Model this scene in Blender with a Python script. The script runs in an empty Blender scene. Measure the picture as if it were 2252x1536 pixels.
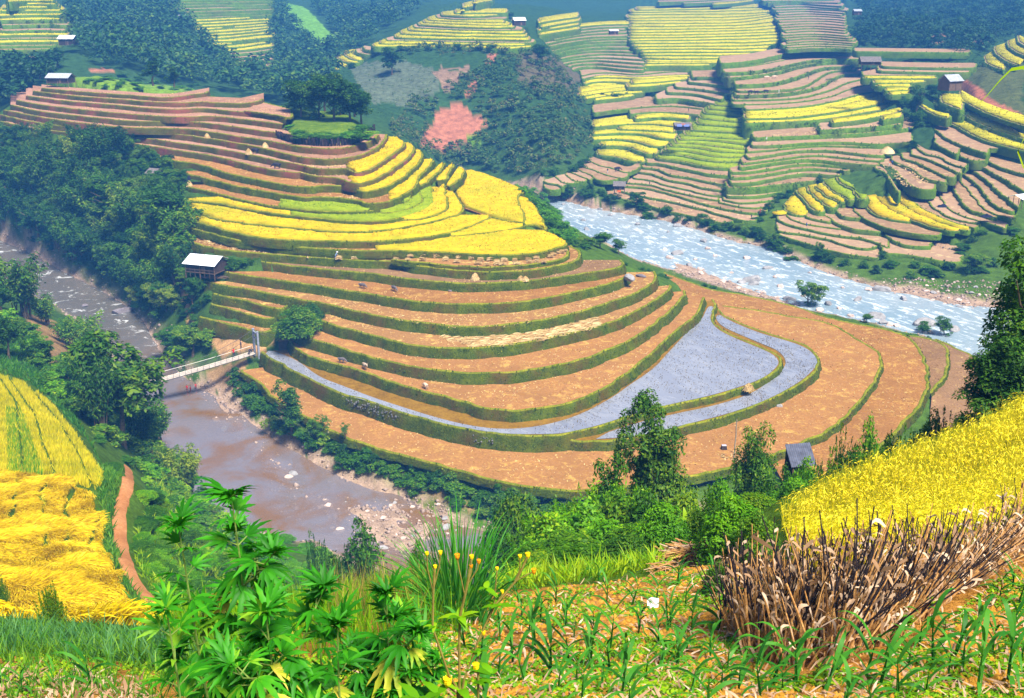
HAZE, EXPO = 0.0004, 1.15
import bpy, bmesh, math, random
import numpy as np
from mathutils import Vector, Matrix, Euler
from mathutils.geometry import delaunay_2d_cdt
random.seed(7); rng = np.random.default_rng(7)
SC = bpy.context.scene
COL = SC.collection
# ------------------------------------------------------------------ camera model (source photo 2252 x 1536)
FPX, CAMH, PITCH = 2300.0, 72.0, math.radians(19.0)
CX, CY = 1126.0, 768.0
cp, sp_ = math.cos(PITCH), math.sin(PITCH)
def dirs(px, py):
    px = np.asarray(px, float); py = np.asarray(py, float)
    xc = (px-CX)/FPX; yc = (CY-py)/FPX
    return np.stack([xc, cp+yc*sp_, -sp_+yc*cp], -1)
def at_z(px, py, z):            # point of the picture at altitude z
    d = dirs(px, py); t = (z-CAMH)/d[..., 2]
    return d*t[..., None] + np.array([0, 0, CAMH])
def at_d(px, py, dist):         # point of the picture at horizontal distance
    d = dirs(px, py); h = np.hypot(d[..., 0], d[..., 1])
    return d*(np.asarray(dist)/h)[..., None] + np.array([0, 0, CAMH])
def proj(P):
    P = np.asarray(P, float); q = P-np.array([0, 0, CAMH])
    dep = q[..., 1]*cp - q[..., 2]*sp_; up = q[..., 1]*sp_ + q[..., 2]*cp
    dep = np.where(dep < .05, .05, dep)
    return CX+FPX*q[..., 0]/dep, CY-FPX*up/dep, dep
def az_of(px, py=768.0):
    d = dirs(px, py); return np.arctan2(d[..., 0], d[..., 1])
CROP = dict(o=(0, 0, 1), A=(0, 0, 2.7425), B=(700, 0, 2.7425), C=(1452, 0, 2.7425), D=(0, 480, 2.7425), E=(700, 480, 2.7425),
            F=(1452, 480, 2.7425), G=(0, 976, 2.7425), H=(700, 976, 2.7425), I=(1452, 976, 2.7425),
            c1=(760, 280, 4.1704), c2=(380, 290, 4.6917), c3=(0, 150, 4.6917), c4=(400, 170, 4.6917),
            r1=(1200, 0, 4.0214), r2=(1560, 0, 4.0214), r3=(1200, 220, 4.0214), r4=(1692, 220, 4.0214), r5=(700, 0, 2.35))
def PX(s):
    """'c2 10,20 30,40 c1 5,6' -> source pixel polyline"""
    out = []; c = CROP['o']
    for w in s.split():
        if w in CROP: c = CROP[w]; continue
        x, y = w.split(','); out.append((c[0]+float(x)/c[2], c[1]+float(y)/c[2]))
    return np.array(out)
def inpoly(P, poly):
    x, y = P[:, 0], P[:, 1]; r = np.zeros(len(P), bool); n = len(poly); j = n-1
    for i in range(n):
        xi, yi = poly[i]; xj, yj = poly[j]
        if yi != yj:
            r ^= ((yi > y) != (yj > y)) & (x < (xj-xi)*(y-yi)/(yj-yi)+xi)
        j = i
    return r
def vnoise(x, y, seed=0):
    x = np.asarray(x, float); y = np.asarray(y, float)
    xi = np.floor(x).astype(np.int64); yi = np.floor(y).astype(np.int64); fx = x-xi; fy = y-yi
    fx = fx*fx*(3-2*fx); fy = fy*fy*(3-2*fy)
    def h(a, b):
        n = (a*374761393+b*668265263+seed*1442695041) & 0x7fffffff
        n = ((n ^ (n >> 13))*1274126177) & 0x7fffffff
        return ((n ^ (n >> 16)) & 0xffff)/65535.0
    return (h(xi, yi)*(1-fx)+h(xi+1, yi)*fx)*(1-fy)+(h(xi, yi+1)*(1-fx)+h(xi+1, yi+1)*fx)*fy*1.0
def fbm(x, y, o=4, seed=0):
    s = 0; a = 1; t = 0
    for k in range(o):
        s = s+a*(vnoise(x*2**k, y*2**k, seed+k)-.5); t += a; a *= .5
    return s/t*2
# ------------------------------------------------------------------ mesh helpers
def tagp(o, label=None, cat=None, group=None, kind=None):
    if label: o['label'] = label
    if cat: o['category'] = cat
    if group: o['group'] = group
    if kind: o['kind'] = kind
    return o
def mesh_np(name, V, faces, mats, midx=None, smooth=False, attrs=None, parent=None):
    """faces: list of (n,k) int arrays"""
    me = bpy.data.meshes.new(name); V = np.asarray(V, np.float32)
    me.vertices.add(len(V)); me.vertices.foreach_set('co', V.ravel())
    loops = np.concatenate([f.ravel() for f in faces]).astype(np.int32)
    tot = np.concatenate([np.full(len(f), f.shape[1]) for f in faces]).astype(np.int32)
    st = np.concatenate([[0], np.cumsum(tot)[:-1]]).astype(np.int32)
    me.loops.add(len(loops)); me.loops.foreach_set('vertex_index', loops)
    me.polygons.add(len(tot)); me.polygons.foreach_set('loop_start', st); me.polygons.foreach_set('loop_total', tot)
    for m in (mats if isinstance(mats, (list, tuple)) else [mats]): me.materials.append(m)
    if midx is not None: me.polygons.foreach_set('material_index', np.asarray(midx, np.int32))
    if smooth: me.polygons.foreach_set('use_smooth', np.ones(len(tot), bool))
    if attrs:
        for k, v in attrs.items():
            a = me.color_attributes.new(k, 'FLOAT_COLOR', 'POINT')
            c = np.ones((len(V), 4), np.float32); c[:, :v.shape[1]] = v
            a.data.foreach_set('color', c.ravel())
    me.update(calc_edges=True); me.validate(clean_customdata=False)
    o = bpy.data.objects.new(name, me); COL.objects.link(o)
    if parent: o.parent = parent
    return o
class MB:
    """collects boxes, tubes, lathes and free faces, builds ONE mesh object"""
    def __init__(s): s.v = []; s.f = []; s.m = []
    def add(s, vs, fs, mi=0):
        b = len(s.v); s.v += [tuple(map(float, v)) for v in vs]; s.f += [tuple(b+i for i in f) for f in fs]; s.m += [mi]*len(fs); return s
    def box(s, c, size, rot=None, mi=0, taper=1.0):
        hx, hy, hz = [q/2 for q in size]; P = []
        for z, k in ((-hz, 1), (hz, taper)):
            for x, y in ((-hx, -hy), (hx, -hy), (hx, hy), (-hx, hy)): P.append(Vector((x*k, y*k, z)))
        if rot is not None: P = [rot @ p for p in P]
        P = [p+Vector(c) for p in P]
        return s.add(P, [(3, 2, 1, 0), (4, 5, 6, 7), (0, 1, 5, 4), (1, 2, 6, 5), (2, 3, 7, 6), (3, 0, 4, 7)], mi)
    def tube(s, pts, r, n=6, mi=0, cap=True):
        pts = [Vector(p) for p in pts]; rs = r if isinstance(r, (list, tuple)) else [r]*len(pts); V = []; F = []
        for i, p in enumerate(pts):
            t = (pts[min(i+1, len(pts)-1)]-pts[max(i-1, 0)])
            if t.length < 1e-9: t = Vector((0, 0, 1))
            t.normalize(); a = t.orthogonal().normalized() if abs(t.z) > .9 else t.cross(Vector((0, 0, 1))).normalized(); b = t.cross(a)
            for k in range(n):
                q = 2*math.pi*k/n; V.append(p+(a*math.cos(q)+b*math.sin(q))*rs[i])
        for i in range(len(pts)-1):
            for k in range(n): F.append((i*n+k, i*n+(k+1) % n, (i+1)*n+(k+1) % n, (i+1)*n+k))
        if cap: F.append(tuple(range(n))[::-1]); F.append(tuple((len(pts)-1)*n+k for k in range(n)))
        return s.add(V, F, mi)
    def build(s, name, mats, parent=None, smooth=False, loc=None):
        me = bpy.data.meshes.new(name); me.from_pydata(s.v, [], s.f)
        for m in (mats if isinstance(mats, (list, tuple)) else [mats]): me.materials.append(m)
        me.polygons.foreach_set('material_index', s.m)
        if smooth: me.polygons.foreach_set('use_smooth', [True]*len(s.f))
        me.update(); o = bpy.data.objects.new(name, me); COL.objects.link(o)
        if parent: o.parent = parent
        if loc is not None: o.location = loc
        return o
def empty(name, loc, rz=0.0, scale=1.0):
    o = bpy.data.objects.new(name, None); COL.objects.link(o); o.location = loc; o.rotation_euler = (0, 0, rz); o.empty_display_size = .2
    o.scale = (scale,)*3 if not isinstance(scale, tuple) else scale
    return o
def dup(root, loc, rz=0.0, scale=1.0, rot=None):
    r = root.copy(); COL.objects.link(r); r.location = loc; r.rotation_euler = rot if rot else (0, 0, rz)
    r.scale = (scale,)*3 if not isinstance(scale, tuple) else scale
    for ch in list(root.children):
        c = ch.copy(); COL.objects.link(c); c.parent = r
        for g in list(ch.children):
            d = g.copy(); COL.objects.link(d); d.parent = c
    return r
# ------------------------------------------------------------------ materials
def new_mat(name):
    m = bpy.data.materials.new(name); m.use_nodes = True; nt = m.node_tree
    for n in list(nt.nodes): nt.nodes.remove(n)
    out = nt.nodes.new('ShaderNodeOutputMaterial'); return m, nt, out
def ramp(nt, fac, stops, interp='LINEAR'):
    r = nt.nodes.new('ShaderNodeValToRGB'); r.color_ramp.interpolation = interp
    e = r.color_ramp.elements
    while len(e) < len(stops): e.new(.5)
    for el, (p, c) in zip(e, stops): el.position = p; el.color = (*c, 1)
    nt.links.new(fac, r.inputs[0]); return r.outputs[0]
def noise(nt, scale, detail=4, rough=.6, vec=None, dist=0.0):
    n = nt.nodes.new('ShaderNodeTexNoise'); n.inputs['Scale'].default_value = scale; n.inputs['Detail'].default_value = detail
    n.inputs['Roughness'].default_value = rough; n.inputs['Distortion'].default_value = dist
    if vec is None: vec = nt.nodes.new('ShaderNodeNewGeometry').outputs['Position']
    nt.links.new(vec, n.inputs['Vector']); return n.outputs['Fac']
def mapr(nt, v, a, b, c, d):
    m = nt.nodes.new('ShaderNodeMapRange'); nt.links.new(v, m.inputs[0])
    for i, q in enumerate((a, b, c, d)): m.inputs[i+1].default_value = q
    return m.outputs[0]
def mix(nt, fac, a, b, mode='MIX'):
    m = nt.nodes.new('ShaderNodeMix'); m.data_type = 'RGBA'; m.blend_type = mode
    for k, q in ((0, fac), (6, a), (7, b)):
        if isinstance(q, (int, float)): m.inputs[k].default_value = q
        elif isinstance(q, tuple): m.inputs[k].default_value = (*q, 1)
        else: nt.links.new(q, m.inputs[k])
    return m.outputs[2]
def bsdf(nt, out, col, rough=.9, bump=None, bstr=.5, bdist=.1, spec=.0):
    b = nt.nodes.new('ShaderNodeBsdfPrincipled'); b.inputs['Roughness'].default_value = rough
    b.inputs['Specular IOR Level'].default_value = spec
    if isinstance(col, tuple): b.inputs['Base Color'].default_value = (*col, 1)
    else: nt.links.new(col, b.inputs['Base Color'])
    if bump is not None:
        k = nt.nodes.new('ShaderNodeBump'); k.inputs['Strength'].default_value = bstr; k.inputs['Distance'].default_value = bdist
        nt.links.new(bump, k.inputs['Height']); nt.links.new(k.outputs[0], b.inputs['Normal'])
    nt.links.new(b.outputs[0], out.inputs[0]); return b
def mat_noise(name, stops, scale=.6, fine=6.0, rough=.9, bstr=.6, bdist=.15, big=None):
    m, nt, out = new_mat(name)
    a = noise(nt, scale, 5, .65); b = noise(nt, fine, 4, .7)
    f = nt.nodes.new('ShaderNodeMath'); f.operation = 'ADD'; nt.links.new(a, f.inputs[0]); nt.links.new(b, f.inputs[1])
    v = mapr(nt, f.outputs[0], .62, 1.38, 0, 1); c = ramp(nt, v, stops)
    if big: c = mix(nt, mapr(nt, noise(nt, big[0], 3, .5), .45, .7, 0, big[2]), c, big[1])
    bsdf(nt, out, c, rough, b, bstr, bdist); return m
def mat_plain(name, c, rough=.8, var=.25, scale=3.0, metal=0.0):
    m, nt, out = new_mat(name); d = tuple(q*(1-var) for q in c); e = tuple(min(1, q*(1+var)) for q in c)
    n = noise(nt, scale, 5, .65); v = ramp(nt, mapr(nt, n, .3, .7, 0, 1), [(0, d), (1, e)])
    b = bsdf(nt, out, v, rough, n, .3, .03); b.inputs['Metallic'].default_value = metal; return m
def mat_leaf(name, stops, trans=.35, rough=.55, clump=.25, gloss=.012):
    """foliage: each leaf its own tint, plus patches through the crown"""
    m, nt, out = new_mat(name); g = nt.nodes.new('ShaderNodeNewGeometry'); oi = nt.nodes.new('ShaderNodeObjectInfo')
    n = noise(nt, clump, 3, .6)
    ad = nt.nodes.new('ShaderNodeMath'); ad.operation = 'MULTIPLY_ADD'; nt.links.new(g.outputs['Random Per Island'], ad.inputs[0]); ad.inputs[1].default_value = .55
    nt.links.new(mapr(nt, n, .3, .7, -.05, .4), ad.inputs[2])
    a2 = nt.nodes.new('ShaderNodeMath'); a2.operation = 'MULTIPLY_ADD'; nt.links.new(oi.outputs['Random'], a2.inputs[0]); a2.inputs[1].default_value = .38
    nt.links.new(ad.outputs[0], a2.inputs[2])
    c = ramp(nt, mapr(nt, a2.outputs[0], .05, 1.0, 0, 1), stops)
    d = nt.nodes.new('ShaderNodeBsdfDiffuse'); t = nt.nodes.new('ShaderNodeBsdfTranslucent'); mx = nt.nodes.new('ShaderNodeMixShader')
    nt.links.new(c, d.inputs[0]); nt.links.new(mix(nt, 1.0, c, (1.0, 1.0, .55), 'MULTIPLY'), t.inputs[0]); mx.inputs[0].default_value = trans
    nt.links.new(d.outputs[0], mx.inputs[1]); nt.links.new(t.outputs[0], mx.inputs[2])
    gl = nt.nodes.new('ShaderNodeBsdfGlossy'); gl.inputs['Roughness'].default_value = rough; m2 = nt.nodes.new('ShaderNodeMixShader'); m2.inputs[0].default_value = gloss
    nt.links.new(mx.outputs[0], m2.inputs[1]); nt.links.new(gl.outputs[0], m2.inputs[2]); nt.links.new(m2.outputs[0], out.inputs[0])
    return m
# ------------------------------------------------------------------ terraces of the spur: lip polyline (picture), altitude, closing, riser
# name, z, back, riser height, tread, riser kind, crops [(kind, xmin, xmax)], lip
SPUR = [
 ('T0', 4.5, 'c', .9, 'o', 'g', [], "o 529,815 569,845 620,892 667,917 729,950 773,970 864,998 955,1022 1014,1039 1065,1052 1130,1067 1254,1084 1316,1078 1420,1068 1530,1048 1650,1020 1740,988 1790,965 1850,930 1905,868 1938,822 1943,790 1930,772 1904,757 1864,732 1831,713 1780,702 1729,695 1678,684 1590,673"),
 ('R2', 3.4, 'c', 1.2, 'o', 'g', [], "o 1463,600 1561,637 1609,644 1689,659 1766,679 1817,699 1889,713 1977,732 2003,745 2026,766 2036,797 2045,838 2036,874 2014,905 1985,935 1930,990 1850,1050 1750,1110"),
 ('R3', 2.6, 'c', 1.0, 'd', 'g', [], "o 1999,738 2050,745 2083,760 2088,790 2086,815 2072,840 2046,866"),
 ('R4', 1.9, 'c', .8, 'd', 'g', [], "o 2060,746 2094,762 2150,785 2190,840 2180,900 2120,960 2040,975"),
 ('P2', 5.9, 'c', 1.4, 'w', 'g', [], "o 1243,968 1272,974 1338,971 1407,965 1532,933 1605,914 1689,885 1762,845 1795,815 1806,797 1799,779 1777,761 1736,746 1685,732 1634,713 1598,696 1585,684 1572,668"),
 ('P1', 6.9, 'c', 2.3, 'w', 'g', [], "o 574,775 598,792 642,817 693,842 755,869 820,888 846,899 919,920 992,939 1065,953 1119,959 1210,960 1247,957 1320,940 1393,915 1478,893 1561,876 1642,852 1685,834 1715,809 1722,794 1707,776 1671,761 1616,739 1580,721 1566,703 1573,684 1579,671 1569,660"),
 ('A1', 8.6, 'c', 1.8, 'o', 'g', [], "o 612,752 620,742 632,744 656,775 700,792 755,807 806,819 868,846 933,862 1000,880 1028,887 1065,900 1119,905 1174,903 1229,894 1302,870 1356,841 1411,797 1447,768 1474,739 1507,713 1536,691 1548,668 1550,655"),
 ('A2', 10.4, 'c', 2.0, 'o', 'g', [], "o 660,714 649,725 654,735 675,743 700,750 773,775 835,791 882,804 955,814 1028,823 1101,823 1174,814 1247,801 1320,779 1393,748 1447,709 1488,673 1505,652 1507,640"),
 ('A3', 12.2, 'c', 1.9, 's', 'g', [], "o 712,682 690,692 684,700 700,705 755,722 809,736 864,753 919,763 974,767 1028,768 1101,764 1174,752 1247,737 1320,719 1393,691 1447,659 1472,640 1475,628"),
 ('A4', 14.0, 'c', 1.9, 's', 'g', [], "o 452,620 474,627 547,637 620,652 660,661 700,665 773,684 846,699 919,711 992,719 1065,720 1119,715 1192,706 1283,684 1356,662 1411,640 1440,619 1447,608 1440,598"),
 ('A5', 15.7, 'c', 1.8, 'o', 'g', [], "o 480,596 518,604 583,613 656,624 729,634 799,645 846,654 901,662 973,670 1046,671 1119,668 1192,659 1265,644 1338,626 1375,613 1384,604"),
 ('A6', 17.3, 'c', 1.7, 'd', 'g', [], "o 540,572 583,578 656,588 729,595 799,601 850,607 901,616 992,624 1065,625 1156,620 1247,609 1320,598 1367,589 1375,582 1367,572"),
 ('B1', 18.8, 'c', 1.6, 's', 'g', [], "o 398,520 420,534 470,548 532,556 620,562 700,569 791,574 846,576 890,577 899,584 955,591 1028,598 1101,600 1174,595 1229,586 1265,576 1280,564 1277,552 1258,541"),
 ('B1b', 19.5, 'c', .8, 's', 'g', [], "o 860,572 893,576 919,578 992,586 1065,589 1138,586 1210,577 1247,567 1253,560 1247,548"),
 ('B2', 20.6, 'c', 1.2, 's', 'g', [('y', 831, 1262)], "o 396,498 474,517 510,528 583,538 693,548 760,552 832,553 904,553 976,556 1048,561 1120,563 1192,558 1228,546 1248,540 1244,530 1200,512"),
 ('Y2', 21.9, 'c', 1.5, 'o', 'g', [('y', 400, 1090)], "o 403,482 440,492 508,512 572,525 636,530 760,532 832,533 904,527 964,519 1000,510 1036,499 1065,487 1080,478"),
 ('Y2b', 21.2, 'c', .9, 'o', 'g', [('y', 975, 1210)], "o 977,520 1000,522 1072,514 1139,504 1160,495 1180,497 1202,512 1203,500 1190,475 1167,442 1144,436"),
 ('Yr', 21.9, 'c', .7, 'o', 'g', [('y', 1000, 1170)], "c1 1330,826 1400,850 1500,868 1600,878 1655,880 1650,840 1610,740 1580,640 1600,615 1665,600 1540,540 1400,480 1250,430 1110,398 1040,440 985,520 965,575 1000,640 1080,740"),
 ('Y3', 22.7, 'c', 1.2, 'o', 'g', [('y', 412, 1030)], "o 411,462 423,467 450,474 470,482 508,489 572,496 636,502 700,508 760,512 808,511 856,507 904,499 952,489 988,480 1014,472 1021,464 1017,452 1000,429 990,414"),
 ('Y4b', 23.0, 'c', .6, 'o', 'g', [('y', 405, 580)], "o 410,450 433,459 487,467 540,477 566,478 577,474 560,468"),
 ('Y3a', 23.5, 'c', .9, 'o', 'g', [('y', 880, 1000)], "o 883,485 916,485 952,477 983,464 987,452 981,430 978,412 985,405"),
 ('Y4', 23.9, 'c', 1.2, 'o', 'g', [('y', 402, 640), ('l', 640, 960)], "o 405,443 455,445 487,450 529,459 572,466 636,475 700,481 760,488 832,489 890,480 928,467 954,456 958,443 955,430 952,414"),
 ('Y5b', 24.5, 'c', .8, 'o', 'g', [('l', 838, 940)], "o 836,470 868,470 904,460 928,448 931,439 926,424 915,412"),
 ('K1', 25.0, 'c', 1.1, 'o', 'g', [('l', 617, 925)], "o 393,407 433,416 487,429 540,442 582,452 625,458 668,463 712,467 760,467 808,466 844,462 880,453 906,440 909,432 904,420 892,402"),
 ('Ra', 25.4, 'c', 1.0, 'o', 'g', [('y', 920, 985)], "o 922,411 930,408 945,402 950,391 966,381 976,369 980,360"),
 ('Rb', 24.9, 'c', 1.2, 'o', 'g', [('y', 960, 1000)], "o 962,398 984,397 988,384 996,370 1000,362"),
 ('Rc', 24.3, 'c', 1.2, 'o', 'g', [('y', 985, 1028)], "o 988,411 1000,404 1014,395 1020,386 1024,376 1015,370"),
 ('K2', 26.5, 'c', 1.6, 'o', 'g', [('y', 857, 960)], "o 380,378 423,386 465,397 508,408 551,416 614,428 657,435 685,436 692,434 732,435 774,440 798,443 800,450 844,448 868,440 886,431 904,419 917,413 919,397 933,381 947,366 956,354"),
 ('K3', 28.0, 'c', 1.7, 'o', 'g', [('y', 781, 940)], "o 330,343 380,355 423,359 455,367 487,379 529,389 572,397 614,406 657,412 693,413 697,410 732,410 770,410 782,420 808,424 842,415 868,404 894,388 914,369 928,352 933,342 926,333"),
 ('K4', 29.5, 'c', 1.7, 'q', 'r', [('y', 773, 920)], "o 232,309 320,320 380,330 423,336 465,343 508,352 551,364 593,374 636,379 653,381 660,378 678,386 710,390 742,391 774,404 800,404 832,393 861,376 885,359 904,342 913,332 912,324 902,318"),
 ('K5', 31.0, 'c', 1.6, 'q', 'r', [('y', 768, 900)], "o 0,267 60,282 150,292 232,297 320,304 380,313 423,319 465,325 508,333 551,341 593,350 636,359 666,364 674,368 700,372 732,372 764,371 774,378 790,382 820,372 845,355 868,338 889,323 892,317 880,306"),
 ('K6', 32.5, 'c', 1.6, 'q', 'r', [], "o 0,252 53,266 140,279 232,284 320,292 380,294 444,303 508,313 572,325 614,335 657,346 700,351 742,351 785,345 817,333 839,320 850,304 852,296"),
 ('K7', 34.0, 'c', 1.5, 'q', 'r', [], "o 8,242 64,254 140,267 234,278 300,282 400,283 443,288 485,294 528,302 571,307 613,315 656,323 709,328 752,328 794,319 826,306 834,297"),
 ('K8', 35.4, 34, 1.5, 'q', 'r', [], "o 23,231 85,246 150,253 213,260 298,268 400,267 453,271 507,278 549,285 613,293 640,297"),
 ('K9', 36.8, 26, 1.5, 'q', 'r', [], "o 36,221 85,231 170,241 288,252 390,259 464,255 528,262 592,270 622,274"),
 ('K10', 38.0, 19, 1.4, 'q', 'r', [], "o 57,211 117,220 192,227 283,234 296,236 390,243 443,237 507,245 571,250 602,255 630,263"),
 ('K11', 39.3, 13, 1.4, 'q', 'r', [], "o 72,201 128,208 202,215 279,220 302,223 400,228 434,224 485,227 536,229 571,223 580,218"),
 ('K11t', 38.4, 'c', .5, 'q', 'r', [], "o 536,244 602,252 640,262 646,248 645,240 600,230 572,224"),
 ('K12', 40.4, 8, 1.2, 'q', 'r', [], "o 91,194 138,199 213,205 273,209 302,211 360,216 400,213 422,208 455,206 460,201"),
 ('A3L', 12.4, 'c', 1.7, 's', 'g', [], "o 467,647 529,660 583,674 616,682 630,676 640,668"),
 ('A2L', 10.7, 'c', 1.7, 's', 'g', [], "o 463,669 510,682 565,699 591,704 610,698 618,692"),
 ('A1L', 9.0, 'c', 2.4, 's', 'g', [], "o 438,698 474,708 529,722 569,732 585,733 600,727 606,722"),
]
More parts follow.
